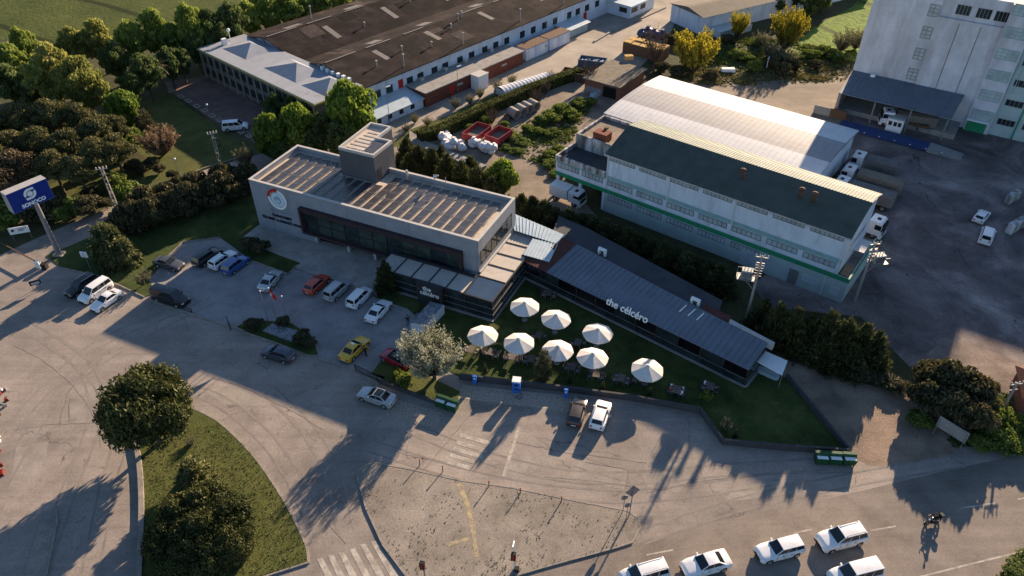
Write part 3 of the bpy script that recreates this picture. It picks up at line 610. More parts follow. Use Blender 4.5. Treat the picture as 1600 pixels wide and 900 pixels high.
# sheet-metal roofs between pavilion and office building
K = thing('link_shed', 'low shed under pale blue metal sheets between office building and cafe pavilion', 'shed', G(840, 375, 0), C.rotation_euler.z)
def corr(b, pts, z0, z1, n=14):
    P_ = [Vector((*G(*p, z), z)) for p, z in zip(pts, (z0, z0, z1, z1))]; t = Vector((0, 0, .08))
    b.add([*P_, *[p - t for p in P_]], [(0, 1, 2, 3), (7, 6, 5, 4), (0, 4, 5, 1), (1, 5, 6, 2), (2, 6, 7, 3), (3, 7, 4, 0)])
    for i in range(n + 1): b.beam(P_[0].lerp(P_[1], i / n) + t * .4, P_[3].lerp(P_[2], i / n) + t * .4, .09, .07)
inv = K.matrix_basis.inverted()
def kpart(name, m, f):
    b = MB(); f(b); b.v = [tuple(inv @ Vector(p)) for p in b.v]; return b.build(name, m, K)
kpart('roof_sheet', METALSHEET, lambda b: corr(b, [(804, 360), (870, 381), (882, 367), (801, 333)], 3.55, 3.7, 14))
kpart('roof_sheet', METALSHEET, lambda b: corr(b, [(818, 398), (858, 409), (871, 382), (833, 373)], 3.3, 3.5, 8))
kpart('wall', TOWERGREY, lambda b: b.prism([G(*p, 3.0) for p in [(823, 397), (855, 405), (876, 370), (805, 337), (808, 360), (834, 374)]], 0, 3.2))
# white tent lean-to and parked board at the pavilion's end
q = [G(1190, 545, 2.2), G(1231, 563, 2.2), G(1222, 587, 2.0), G(1183, 566, 2.0)]
Q = thing('canvas_lean_to', 'small white canvas lean-to at the far end of the cafe pavilion', 'lean-to', (q[3][0], q[3][1]), 0)
mb = MB(); mb.prism([(p[0] - q[3][0], p[1] - q[3][1]) for p in q], 2.0, 2.12); mb.build('canvas_roof', WHITE, Q)
for p in q: mb = MB(); mb.tube((p[0] - q[3][0], p[1] - q[3][1], 0), (p[0] - q[3][0], p[1] - q[3][1], 2.0), .05); mb.build('post', STEEL, Q)
a, b_ = G(1190, 577, .4), G(1212, 587, .4)
mb = MB(); d = Vector((b_[0] - a[0], b_[1] - a[1], 0)); n_ = Vector((-d.y, d.x, 0)).normalized() * .45; pts = []
for s_, c_ in ((1, Vector((*b_, 0))), (-1, Vector((*a, 0)))):
    for i in range(9):
        t = PI * i / 8 - PI / 2; pts.append(tuple((c_ + d.normalized() * math.cos(t) * .45 * s_ + n_ * math.sin(t) * s_)[:2]))
mb.prism(pts, .05, .5); mb.build('water_trough', METALSHEET, label='pale oblong trough lying on the grass under the white lean-to', cat='trough')

# ------------------------------------------------------------ green roofed factory
gp0, gp1 = G(1143, 407), G(1313, 473); GA = math.atan2(gp1[1] - gp0[1], gp1[0] - gp0[0])
F = thing('green_roof_factory', 'long white factory hall with a dark green curved sheet roof and green painted bands', 'building', gp0, GA)
U0, U1, UL, UR = -21.4, 13.9, -30.5, 15.5
def f(b): b.box(U0, U1, .02, 11.6, 4.05, 10.0); b.prism([(U0, 3.9), (U1, 3.9), (U1, 8.6), (U0, 8.6)], 10, 11.9, [(U0, 5.9), (U1, 5.9), (U1, 6.1), (U0, 6.1)])
part('upper_wall', WHITEPAINT, F, f)
def f(b): b.box(U0, UR, 0, 11.6, 0, 3.3); b.box(U0, U1, .01, 11.6, 3.96, 4.05)
part('lower_wall', PALEGREEN, F, f)
def f(b): b.box(UL, UR + .05, -.06, 0.0, 3.3, 3.96); b.box(UR, UR + .06, -.06, 11.6, 3.3, 3.96); b.box(UL - .05, UL, -.06, 9.5, 3.3, 3.96)
part('green_band', GREENBAND, F, f)
def f(b): b.box(U1, UR, 0, .2, 3.3, 3.92); b.box(UR - .2, UR, .2, 11.6, 3.3, 3.92); b.box(U0, U1, .03, 11.5, 3.3, 3.95)
part('terrace_parapet', PALEGREEN, F, f)
box('terrace_floor', CONCWALL, F, U1, UR - .2, .2, 11.6, 3.3, 3.34)
# roof: curved front slope in dark green, back slope paler, its sunlight painted in
prof = [(-.45, 9.95), (2.0, 10.74), (4.4, 11.50), (6.1, 12.02)]; prof2 = [(6.1, 12.02), (8.5, 11.62), (10.2, 11.1), (11.9, 10.45)]
def curved(b, pr, t=.07):
    for k in range(len(pr) - 1):
        (a, za), (c, zc) = pr[k], pr[k + 1]
        b.add([(U0 - .3, a, za), (U1 + .35, a, za), (U1 + .35, c, zc), (U0 - .3, c, zc)], [(0, 1, 2, 3)])
        b.add([(U0 - .3, a, za - t), (U1 + .35, a, za - t), (U1 + .35, c, zc - t), (U0 - .3, c, zc - t)], [(3, 2, 1, 0)])
        for x in (U0 - .3, U1 + .35): b.add([(x, a, za), (x, a, za - t), (x, c, zc - t), (x, c, zc)], [(0, 1, 2, 3)])
    x = U0 - .2
    while x < U1 + .3:
        for k in range(len(pr) - 1): b.beam((x, pr[k][0], pr[k][1] + .01), (x, pr[k + 1][0], pr[k + 1][1] + .01), .1, .1)
        x += .42
part('roof', GREENROOF, F, lambda b: curved(b, prof)); part('roof', GREENROOF_SUNLIT, F, lambda b: curved(b, prof2), label='pale green rear roof slope with sunlight put into its colour')
box('gutter', ALU, F, U0 - .3, U1 + .35, -.58, -.46, 9.82, 9.94)
for x in (-2.2, 6.0, 7.7):
    vt = part('roof_vent', RUST, F, lambda b: (b.tube((x, 3.3, 10.8), (x, 3.3, 12.3), .28, n=10), b.ball((x, 3.3, 12.35), .42, 10, 6, .6)), smooth=True)
FG = mat('white_window_frame', (.55, .57, .58), .6, .1, 2)
def band(u0, u1, z0, z1, y, n): window(F, u0, u1, z0, z1, y, n, 1, mat_fr, CURTAIN, 'ribbon_window')
mat_fr = mat('grey_window_frame', (.07, .085, .09), .7, .2, 2)
segs = [(U0 + .4 + i * 5.02, U0 + .4 + i * 5.02 + 4.2) for i in range(7)]
for a, c in segs: band(a, c, 8.95, 9.72, .02, 7)
for a, c in segs: band(a, c, 4.75, 5.55, .02, 6)
for i, (a, c) in enumerate(segs[:5]): band(a + .3, c + .2, 2.25, 3.05, 0, 7)
box('teal_band', TEAL, F, U0, U1, -.03, .02, 5.7, 6.35)
for x in (U0 + .1, -11.2, -1.2, U1 - .25): box('downpipe', FG, F, x, x + .16, -.12, .02, 4.1, 9.8)
part('door', STEEL, F, lambda b: b.box(8.0, 9.3, -.05, 0, 0, 2.35)); box('gate', METALSHEET, F, 1.0, 4.6, -.06, 0, 0, 2.6)
window(F, 9.9, 11.9, 1.3, 2.2, 0, 3, 1, FG, METALSHEET); window(F, 13.6, 14.8, .9, 2.0, 0, 2, 1, FG, METALSHEET); box('downpipe', FG, F, 12.6, 12.72, -.1, 0, 0, 3.3)
# end gable facing the yard
box('side_window', CURTAIN, F, U1, U1 + .03, 3, 9, 6, 7.2)
box('timber_stack', WOOD, F, 14.1, 15.2, .5, 3.3, 3.34, 3.9); box('shelter_roof', WHITESHEET, F, U1, UR - .1, 5.2, 8.4, 5.0, 5.1)
# old concrete wing on columns at the left
def f(b): b.box(UL, U0, 0, 9.0, 3.96, 5.9); b.box(UL, U0, 0, 9.0, 3.3, 3.955)
part('wing_wall', WHITEPAINT, F, f)
def f(b): b.box(UL - .1, U0 - .02, -.1, .25, 5.9, 6.7); b.box(UL - .1, UL + .2, .25, 5.2, 5.9, 6.7); b.box(UL + .2, U0, 5.2, 5.5, 5.9, 8.3); b.box(UL + .2, UL + .5, 5.5, 13.5, 5.9, 8.3); b.box(UL + .5, U0, 13.2, 13.5, 5.9, 8.3); b.box(UL + .5, U0, 5.5, 13.2, 5.92, 7.8)
part('wing_parapet', OLDWHITE, F, f)
box('wing_roof', DARKROOF, F, UL + .2, U0 - .02, .25, 5.2, 5.9, 5.96); box('wing_roof', DIRT, F, UL + .5, U0, 5.5, 13.2, 7.8, 7.84)
box('chimney', BRICKRED, F, -27.6, -25.2, 5.8, 7.5, 7.84, 9.2); box('chimney', BRICKRED, F, -22.9, -22.4, 7.6, 8.1, 7.84, 8.9); box('chimney', RUST, F, -26.7, -26.2, 7.5, 8.1, 9.2, 9.5)
for a, c, n in ((-30.1, -26.2, 6), (-25.6, -21.9, 6)): window(F, a, c, 4.75, 5.6, 0, n, 1, mat_fr, CURTAIN, 'ribbon_window')
box('teal_band', TEAL, F, UL, U0, -.03, 0, 5.62, 5.88)
for x in (-30.4, -26.2, -21.9):
    for y in (.15, 8.4): box('column', WHITEPAINT, F, x, x + .45, y, y + .45, 0, 3.3)
box('wing_back_wall', OLDWHITE, F, -26, U0, 5.6, 6.0, 0, 3.3)

# ------------------------------------------------------------ white arched hall behind it
A_ = thing('arched_hall', 'wide white arched shed with a grey strip along its roof behind the green roofed factory', 'building', gp0, GA)
u0, u1, v0, v1 = -33.4, 3.4, 19.6, 39.2
def arch(t): return 5.45 + .6 * (1 - abs(2 * t - 1) ** 2)
def vv(t): return v0 + (v1 - v0) * t
def archstrip(b, t0, t1, n):
    for i in range(n):
        a, c = t0 + (t1 - t0) * i / n, t0 + (t1 - t0) * (i + 1) / n
        b.add([(u0 - .3, vv(a), arch(a)), (u1 + .4, vv(a), arch(a)), (u1 + .4, vv(c), arch(c)), (u0 - .3, vv(c), arch(c))], [(0, 1, 2, 3)])
        b.add([(u0 - .3, vv(a), arch(a) - .12), (u1 + .4, vv(a), arch(a) - .12), (u1 + .4, vv(c), arch(c) - .12), (u0 - .3, vv(c), arch(c) - .12)], [(3, 2, 1, 0)])
        for x in (u0 - .3, u1 + .4): b.add([(x, vv(a), arch(a)), (x, vv(a), arch(a) - .12), (x, vv(c), arch(c) - .12), (x, vv(c), arch(c))], [(0, 1, 2, 3)])
    x = u0
    while x < u1 + .3:
        for i in range(n):
            a, c = t0 + (t1 - t0) * i / n, t0 + (t1 - t0) * (i + 1) / n; b.beam((x, vv(a), arch(a)), (x, vv(c), arch(c)), .05, .05)
        x += .95
part('roof_sheet', WHITESHEET, A_, lambda b: archstrip(b, -.02, .27, 4)); part('roof_sheet', GREYSHEET, A_, lambda b: archstrip(b, .27, .66, 5), label='grey middle roof strip'); part('roof_sheet', WHITESHEET, A_, lambda b: archstrip(b, .66, 1.02, 5))
def f(b):
    for x in (u0, u1 - .2):
        n = 16; pts = [(vv(i / n), arch(i / n) - .13) for i in range(n + 1)]
        for i in range(n):
            (a, za), (c, zc) = pts[i], pts[i + 1]
            b.add([(x, a, 0), (x + .2, a, 0), (x + .2, c, 0), (x, c, 0), (x, a, za), (x + .2, a, za), (x + .2, c, zc), (x, c, zc)], [(3, 2, 1, 0), (4, 5, 6, 7), (0, 1, 5, 4), (1, 2, 6, 5), (2, 3, 7, 6), (3, 0, 4, 7)])
    b.box(u0 + .2, u1 - .2, v0, v0 + .2, 0, 5.1); b.box(u0 + .2, u1 - .2, v1 - .2, v1, 0, 5.1)
part('wall', WHITEPAINT, A_, f)
def f(b):
    n = 16
    for k in (.5, .95):
        for i in range(n): b.beam((u1 + .06, vv(i / n), arch(i / n) - k), (u1 + .06, vv((i + 1) / n), arch((i + 1) / n) - k), .1)
    for i in range(2, 15, 2): b.beam((u1 + .06, vv(i / n), arch(i / n) - .95), (u1 + .06, vv((i + 1) / n), arch((i + 1) / n) - .5), .07)
part('end_truss', STEEL, A_, f)

# ------------------------------------------------------------ dark roofed warehouse with front annex
wa, wb = G(568, 134, 6), G(905, 0, 6); WA = math.atan2(wb[1] - wa[1], wb[0] - wa[0])
Wh = thing('warehouse', 'huge white warehouse with a dark tarred double gable roof and pale roofed annex', 'building', wa, WA)
WLn = 108
pr = [(-.5, 5.75), (11.3, 7.25), (20.3, 5.0), (30.6, 7.5), (39.4, 5.7)]
def f(b):
    for k in range(4):
        (a, za), (c, zc) = pr[k], pr[k + 1]
        b.add([(-.4, a, za), (WLn, a, za), (WLn, c, zc), (-.4, c, zc), (-.4, a, za - .15), (WLn, a, za - .15), (WLn, c, zc - .15), (-.4, c, zc - .15)], [(0, 1, 2, 3), (7, 6, 5, 4), (0, 4, 5, 1), (2, 6, 7, 3), (3, 7, 4, 0), (1, 5, 6, 2)])
part('roof', TARROOF, Wh, f)
def f(b):
    for i in range(4): b.prism([(0, p[0]) for p in ()] or [(0, pr[i][0] + (.5 if i == 0 else 0)), (.3, pr[i][0] + (.5 if i == 0 else 0)), (.3, pr[i + 1][0]), (0, pr[i + 1][0])], 0, 4.9)
    b.box(.3, WLn - .3, 0, .3, 0, 5.62); b.box(.3, WLn - .3, 38.6, 38.9, 0, 5.6)
part('wall', WHITEPAINT, Wh, f)
def f(b):
    for k in range(4):
        (a, za), (c, zc) = pr[k], pr[k + 1]; a = max(a, .02); c = min(c, 38.9)
        b.add([(0, a, 4.9), (.28, a, 4.9), (.28, c, 4.9), (0, c, 4.9), (0, a, za - .16), (.28, a, za - .16), (.28, c, zc - .16), (0, c, zc - .16)], [(3, 2, 1, 0), (4, 5, 6, 7), (0, 1, 5, 4), (1, 2, 6, 5), (2, 3, 7, 6), (3, 0, 4, 7)])
part('gable_wall', OLDWHITE, Wh, f)
LIGHTSTRIP = mat('rooflight_sheet', (.17, .15, .135), .6, .15, 1)
def rz(v):
    for k in range(4):
        (a, za), (c, zc) = pr[k], pr[k + 1]
        if a <= v <= c: return za + (zc - za) * (v - a) / (c - a)
def slopepatch(b, x0, x1, va, vb, up=.03):
    b.add([(x0, va, rz(va) + up), (x1, va, rz(va) + up), (x1, vb, rz(vb) + up), (x0, vb, rz(vb) + up)], [(0, 1, 2, 3)])
for x0_, x1_, va_, vb_ in [q for x in (10, 24, 40, 57, 74, 92) for q in ((x, x + 1.2, 5.2, 9.6), (x + 3, x + 6.0, 13.0, 15.6))] + [q for x in (6, 22, 38, 55, 72, 90) for q in ((x + 6, x + 7.3, 23.2, 28.2), (x, x + 4, 31.8, 34))]:
    part('rooflight', LIGHTSTRIP, Wh, lambda b: slopepatch(b, x0_, x1_, va_, vb_))
for v in (11.3, 30.6):
    for i in range(12):
        if i % 5 != 3: part('ridge_cap', LIGHTSTRIP, Wh, lambda b: b.beam((i * 9 + .05 + (i % 3), v, rz(v) + .05), (i * 9 + 7.5, v, rz(v) + .05), .35, .08))
VENTM = mat('dull_vent_steel', (.30, .28, .26), .7, .2, 2); PATCHA = mat('new_tar_patch', (.016, .014, .014), .95, .4, .6, spec=.05); PATCHB = mat('faded_tar_patch', (.06, .048, .044), .95, .4, .6, spec=.05)
rq = random.Random(5)
for i in range(46):
    x_ = rq.uniform(1, 100); k_ = rq.randrange(4); a_, c_ = pr[k_][0] + .6, pr[k_ + 1][0] - .6; va_ = rq.uniform(a_, c_ - 2); vb_ = min(c_, va_ + rq.uniform(1.2, 6)); x2_ = x_ + rq.uniform(.9, 5)
    part('roof_patch', PATCHA if i % 2 else PATCHB, Wh, lambda b: slopepatch(b, x_, x2_, va_, vb_, .012 + .0004 * i))
for x, v, h in ((7, 4.5, 1.3), (11, 1.2, 3.2), (15, 6.2, 1.2), (21, 4.0, 1.2), (27, 1.0, 3.0), (30, 7.5, 1.2), (34, 9.4, 1.8), (35.5, 9.8, 1.8), (45, 1.2, 3.4), (52, 16, 1.4), (60, 1.0, 3.3), (20, 24, 1.1), (36, 27, 1.1), (13, 33, 4.0), (47, 34, 2.2)):
    h *= .72; part('roof_vent', VENTM, Wh, lambda b: (b.tube((x, v, rz(v) - .1), (x, v, rz(v) + h), .11, n=8), b.tube((x, v, rz(v) + h), (x, v, rz(v) + h + .22), .26, .2, n=8)))
for x in (2.2, 5.2, 10.4, 13.2, 17, 20, 24.2, 27.6, 31.6, 35, 38.5, 43.6, 47.3, 51.2, 55, 60.2, 63.4, 67, 71, 77, 83, 90):
    window(Wh, x, x + 1.5, 2.7, 4.1, 0, 2, 1)
for x in (8.2, 66.5): box('door', REDPAINT, Wh, x, x + 1.2, -.08, 0, 2.3 if x < 10 else 0, 4.4 if x < 10 else 2.5)
# brick range, white lean-to and shed attached to the long wall
br = box('brick_range', BRICKRED, Wh, 10, 38.2, -5.6, -.02, 0, 2.75)
box('flat_roof', CONCWALL, br, 9.8, 38.4, -5.85, -.03, 2.75, 2.95)
for x in (18.5, 26, 31.5): box('vent_grille', COPING, br, x, x + 1.5, -5.64, -5.6, 1.5, 1.9)
box('door', REDPAINT, br, 16.2, 17.4, -5.66, -5.6, 0, 2.2)
for x in (13, 19.5, 25.2, 33): box('roof_duct', ALU, br, x, x + .9, -1.2, -.4, 2.95, 3.5)
lt = box('lean_to', WHITEPAINT, Wh, -3.0, 9.6, -5.2, -.02, 0, 1.9)
part('lean_to_roof', METALSHEET, lt, lambda b: b.add([(-3.2, -5.6, 1.92), (9.8, -5.6, 1.92), (9.8, -.01, 2.7), (-3.2, -.01, 2.7), (-3.2, -5.6, 1.8), (9.8, -5.6, 1.8), (9.8, -.01, 2.5), (-3.2, -.01, 2.5)], [(0, 1, 2, 3), (7, 6, 5, 4), (0, 4, 5, 1), (1, 5, 6, 2), (2, 6, 7, 3), (3, 7, 4, 0)]))
for x in (-1.8, .8, 3.6, 6.4): window(lt, x, x + .9, .7, 1.5, -5.2, 2, 1)
sh = box('porch', PALEGREEN, Wh, 55.5, 63.5, -3.6, -.02, 0, 2.1)
part('porch_roof', METALSHEET, sh, lambda b: b.add([(55.2, -4.2, 2.0), (64, -4.2, 2.0), (64, 0, 2.6), (55.2, 0, 2.6)], [(0, 1, 2, 3)]))
# gate office at the end
of = box('gate_office', WHITEPAINT, Wh, 76.5, 87, -6.5, -.02, 0, 3.1); box('office_roof', METALSHEET, of, 75.6, 87.9, -7.4, -.03, 3.1, 3.3)
window(of, 77.2, 79.6, 1.2, 2.3, -6.5, 2); window(of, 81, 83, 1.2, 2.3, -6.5, 2); window(of, -5.6, -3.4, 1.2, 2.3, 76.5, 2, axis='y', out=-1)
# front annex
ANNEXW = mat('annex_grey_wall', (.13, .125, .12), .9, .2, .8, stain=(.09, .085, .08), streak=True); PILA = mat('annex_pilaster', (.24, .225, .18), .9, .15, 1)
ax = part('annex', ANNEXW, Wh, lambda b: b.box(-10.6, -.02, .5, 38.8, 0, 5.7))
box('fascia', YELLOWTRIM, ax, -11.0, -.03, .1, 39.3, 5.7, 6.0); box('annex_roof', ANNEXROOF, ax, -10.85, -.06, .25, 39.1, 6.0, 6.06)
def f(b):
    for v, w in ((5.0, 3.6), (15.5, 5.2), (31.0, 4.2)):
        b.add([(-7.6, v - w, 6.07), (-1.4, v - w, 6.07), (-1.4, v + w, 6.07), (-7.6, v + w, 6.07), (-3.4, v, 7.25)], [(0, 1, 4), (1, 2, 4), (2, 3, 4), (3, 0, 4)])
part('roof_lantern', ANNEXROOF, ax, f)
for i in range(17): box('pilaster', PILA, ax, -10.85, -10.6, .7 + i * 2.36, 1.05 + i * 2.36, 0, 5.7)
for i in range(16):
    v = 1.35 + i * 2.36
    window(ax, v, v + 1.7, 3.4, 4.9, -10.6, 1, axis='y', out=-1); window(ax, v, v + 1.7, .9, 2.3, -10.6, 1, axis='y', out=-1)
for i in range(6): box('roof_unit', WHITE, ax, -.9, -.3, 3 + i * 1.6, 3.7 + i * 1.6, 6.1, 6.75)
box('roof_unit', WHITE, ax, -6.5, -5.6, 36.5, 37.2, 6.06, 7.3)
part('dome_lamp', WHITE, ax, lambda b: (b.tube((-4, 38, 6.06), (-4, 38, 8.0), .07), b.ball((-4, 38, 8.2), .4, 8, 6)))

def whpos(x, v): p = Wh.matrix_basis @ Vector((x, v, 0)); return (p.x, p.y, 0)
for i, x in enumerate((39.6, 47.4)):
    k = thing('shipping_container', ('white container with a dark emblem beside the brick range' if i == 0 else 'white container with double doors next to the warehouse porch'), 'container', whpos(x, -5.4), WA, 'containers along the warehouse')
    box('container_body', WHITEPAINT, k, 0, 7.2, 0, 3.2, .15, 2.75); box('container_roof', RUST, k, -.05, 7.25, -.05, 3.25, 2.75, 2.85)
    for q_ in (1.1, 4.6): box('door', WHITE, k, q_, q_ + 1.5, -.05, 0, .3, 2.5)
    if i == 0: part('emblem', STEEL, k, lambda b: b.prism([(6.0, -.03), (6.9, -.03), (6.9, 0), (6.0, 0)], 1.5, 1.9, [(6.3, -.03), (6.6, -.03), (6.6, 0), (6.3, 0)]))
    box('chassis', STEEL, k, .3, 6.9, .4, 2.8, 0, .15)
k = thing('white_cabinet', 'tall white box cabinet standing against the brick range by the road', 'cabinet', whpos(22.0, -8.1), WA)
box('cabinet_body', WHITE, k, 0, 2.8, 0, 2.2, 0, 2.9); box('cabinet_roof', COPING, k, -.1, 2.9, -.1, 2.3, 2.9, 3.0)

# ------------------------------------------------------------ silo mill block and loading canopy, top right
sa, sb = G(1335, 110, 6), G(1505, 147, 6); SA = math.atan2(sb[1] - sa[1], sb[0] - sa[0])
Si = thing('grain_mill', 'towering white grain mill with blind walls and stacked windows at the yard', 'building', sa, SA)
SILO = mat('weathered_silo_wall', (.50, .51, .56), .85, .18, .35, .01, stain=(.34, .33, .345), stain_scale=.3, stain_amt=(.44, .68), streak=True)
box('silo_wall', SILO, Si, -.3, 10.9, 0, 16, 0, 22.5); box('silo_wall', SILO, Si, 10.9, 21.2, -.15, 16, 0, 18.4); box('silo_wall', SILO, Si, 10.9, 21.2, .35, 16, 18.4, 22.5)
for x in (14.4, 17.8): box('joint', STEEL, Si, x, x + .14, -.2, -.14, 5, 17.9)
for z in (6.6, 10.4, 14.3, 18.2): window(Si, 9.1, 10.7, z, z + 2.0, 0, 2, 3, STEEL, CURTAIN, ft=.12)
for x in (13.2, 16.4, 19.2): window(Si, x, x + 2.2, 19.2, 20.8, .35, 4, 1, STEEL, GLASS)
box('stair_wall', SILO, Si, 21.2, 25.2, -.8, 16, 0, 22.5)
for i in range(6): window(Si, 21.5, 24.9, 2.4 + i * 3.7, 4.2 + i * 3.7, -.8, 4, 3, TEAL, CURTAIN, 'ribbon_window', ft=.12)
box('loading_door', GREENBAND, Si, 21.4, 24.6, -.9, -.8, 0, 2.0); box('door_canopy', WHITE, Si, 21.2, 24.9, -1.5, -.8, 2.1, 2.3)
box('wing_wall', PALEGREEN, Si, 25.2, 62, -.3, 16, 0, 18.2)
for k in range(9):
    for i in range(9): 
        if i < 5: window(Si, 25.9 + k * 4.0, 28.6 + k * 4.0, 2.2 + i * 3.6, 3.3 + i * 3.6, -.3, 4, 1, STEEL, GLASS, 'ribbon_window')
for x in (28.9, 33, 41, 53): box('downpipe', GREENBAND, Si, x, x + .25, -.45, -.3, 0, 18.1)
for x in (25.25, 26.2): box('downpipe', TEAL, Si, x, x + .12, -.4, -.3, 8, 26)
Ca = thing('loading_canopy', 'blue grey sheet canopy on posts along the foot of the grain mill', 'canopy', sa, SA)
part('canopy_roof', BLUESHEET, Ca, lambda b: (b.add([(-.3, -8.3, 4.5), (19.0, -8.3, 4.5), (19.4, -.02, 6.0), (-.3, -.02, 6.0), (-.3, -8.3, 4.38), (19.0, -8.3, 4.38), (19.4, -.02, 5.85), (-.3, -.02, 5.85)], [(0, 1, 2, 3), (7, 6, 5, 4), (0, 4, 5, 1), (1, 5, 6, 2), (2, 6, 7, 3), (3, 7, 4, 0)]),
     [b.beam((x * .8 - .2, -8.3, 4.53), (x * .8 - .2, -.05, 6.03), .08, .08) for x in range(25)]))
box('roof_box', WHITE, Ca, 3.2, 4.0, -1.2, -.2, 5.9, 6.3)
for x in (0, 6.2, 12.4, 18.5): box('post', STEEL, Ca, x, x + .25, -8.1, -7.85, 0, 4.38)
box('side_wall', CONCWALL, Ca, -.3, 0, -8.0, -.02, 0, 4.3); box('dock', CONCWALL, Ca, .0, 20.5, -6.3, -.02, 0, .9)
part('trough', RUST, Ca, lambda b: [b.box(10.5 + i * .7, 11.1 + i * .7, -6.9, -6.3, 1.0, 1.6) for i in range(8)])

# ------------------------------------------------------------ weighbridge, small outbuildings round the yards
a = G(1312, 196); k = thing('weighbridge', 'long blue steel weighbridge deck with a concrete ramp at its end', 'weighbridge', a, head((1312, 196), (1450, 232)))
Lw = math.dist(G(1312, 196), G(1450, 232)); BLUE = mat('dark_blue_steel', (.025, .05, .14), .6, .25, 2)
box('deck', BLUE, k, 0, Lw, -1.5, 1.5, .1, .5); part('ramp', CONCWALL, k, lambda b: b.add([(Lw, -1.6, .5), (Lw + 5.5, -1.6, .02), (Lw + 5.5, 1.6, .02), (Lw, 1.6, .5), (Lw, -1.6, 0), (Lw + 5.5, -1.6, 0), (Lw + 5.5, 1.6, 0), (Lw, 1.6, 0)], [(0, 1, 2, 3), (0, 4, 5, 1), (2, 6, 7, 3), (3, 7, 4, 0)]))
part('edge_light', LETTERWHITE, k, lambda b: [b.box(2 + i * 2.6, 2.2 + i * 2.6, -1.55, -1.45, .5, .62) for i in range(7)])
k = thing('weigh_cabin', 'small white cabin with dark windows beside the weighbridge', 'cabin', G(1382, 203), SA)
box('cabin_body', WHITE, k, 0, 2.7, 0, 2.2, 0, 2.4); box('cabin_roof', COPING, k, -.12, 2.82, -.12, 2.32, 2.4, 2.52)
for x in (.3, 1.15, 1.9): window(k, x, x + .5, 1.2, 1.9, 0, 1, 2)
a = G(1270, 176); k = thing('block_wall', 'short concrete block wall with a rusty gate by the arched shed', 'wall', a, SA); box('wall_panel', CONCWALL, k, 0, 3, 0, .3, 0, 1.6); box('gate_leaf', RUST, k, 3, 6, 0, .2, 0, 1.7)
# brick shed
k = thing('brick_shed', 'flat roofed red brick shed with a dark doorway near the straw crates', 'shed', G(913, 142), head((913, 142), (966, 157)))
Lb = math.dist(G(913, 142), G(966, 157)); 
box('wall', OLDBRICK, k, 0, Lb, 0, 10.5, 0, 2.6); part('roof', mat('mossy_concrete_roof', (.15, .13, .10), .95, .3, .8, .02), k, lambda b: b.prism([(-.4, -.4), (Lb + .4, -.4), (Lb + .4, 11), (-.4, 11)], 2.6, 2.85))
box('doorway', DARKVOID, k, Lb * .55, Lb * .92, -.03, 0, 0, 2.2); box('render_patch', CONCWALL, k, .2, Lb * .5, -.04, 0, 0, 1.3)
# white block at the top
k = thing('white_storehouse', 'long white storehouse with a brown roof behind the yellow willows', 'building', G(1060, 48), head((1060, 48), (1095, 52)))
hd = head((1095, 52), (1245, 15)); k.rotation_euler = (0, 0, hd); k.location = (*G(1095, 55), 0)
box('wall', WHITEPAINT, k, 0, 60, 0, 11, 0, 4.2); part('roof', mat('brown_sheet_roof', (.13, .11, .09), .9, .2, .5), k, lambda b: b.prism([(-.5, -.5), (60.5, -.5), (60.5, 11.5), (-.5, 11.5)], 4.2, 5.0, [(-.2, 5), (60.5, 5), (60.5, 6), (-.2, 6)]))
box('lean_to', METALSHEET, k, 2, 12, -4, -.02, 0, 1.6)
# barrel vaulted polytunnel
a, b_ = G(782, 152), G(858, 128); k = thing('vaulted_shelter', 'long white barrel vaulted shelter beside the hedge bank', 'shelter', a, math.atan2(b_[1] - a[1], b_[0] - a[0])); Lv = math.dist(a, b_)
def f(b):
    n = 12
    for i in range(n):
        t0, t1 = PI * i / n, PI * (i + 1) / n; w, h = 2.3, 2.0
        b.add([(0, w * math.cos(t0), h * math.sin(t0)), (Lv, w * math.cos(t0), h * math.sin(t0)), (Lv, w * math.cos(t1), h * math.sin(t1)), (0, w * math.cos(t1), h * math.sin(t1))], [(0, 1, 2, 3)])
    for j in range(15):
        x = .05 + j * (Lv - .1) / 14
        for i in range(n):
            t0, t1 = PI * i / n, PI * (i + 1) / n; b.beam((x, 2.32 * math.cos(t0), 2.02 * math.sin(t0)), (x, 2.32 * math.cos(t1), 2.02 * math.sin(t1)), .12, .06)
part('vault_cover', WHITESHEET, k, f); part('end_wall', METALSHEET, k, lambda b: b.prism([(.3, -2.1), (.35, -2.1), (.35, 2.1), (.3, 2.1)], 0, 1.4))
# dark hut at the right edge and the low house behind the camera side
k = thing('roadside_hut', 'dark brick hut with a pitched roof at the bend of the road', 'hut', G(1588, 648), R(-20)); box('wall', OLDBRICK, k, 0, 6, 0, 5, 0, 2.6)
part('roof', ROOFTILE, k, lambda b: b.prism([(-.4, -.4), (6.4, -.4), (6.4, 5.4), (-.4, 5.4)], 2.6, 4.2, [(1.2, 2.4), (5.2, 2.4), (5.2, 2.6), (1.2, 2.6)]))
# ------------------------------------------------------------ vehicles
TYRE = BLACK; RIM = mat('alloy_rim', (.42, .42, .43), .35, .1, 5, metal=.7); CARGLASS = glass_mat('car_glass', (.012, .014, .017), .05)
LAMP = mat('clear_headlamp', (.6, .6, .62), .15, .05, 5, spec=.8); TAIL = mat('red_tail_lamp', (.35, .012, .012), .2, .1, 5, spec=.7); PLASTIC = mat('black_plastic', (.02, .02, .021), .6, .15, 5)
PLATE = mat('number_plate', (.7, .7, .7), .5, .03, 8)
def lerp_prof(pr, x):
    for (a, za), (c, zc) in zip(pr, pr[1:]):
        if a <= x <= c: return za + (zc - za) * (x - a) / (c - a + 1e-9)
    return pr[0][1] if x < pr[0][0] else pr[-1][1]
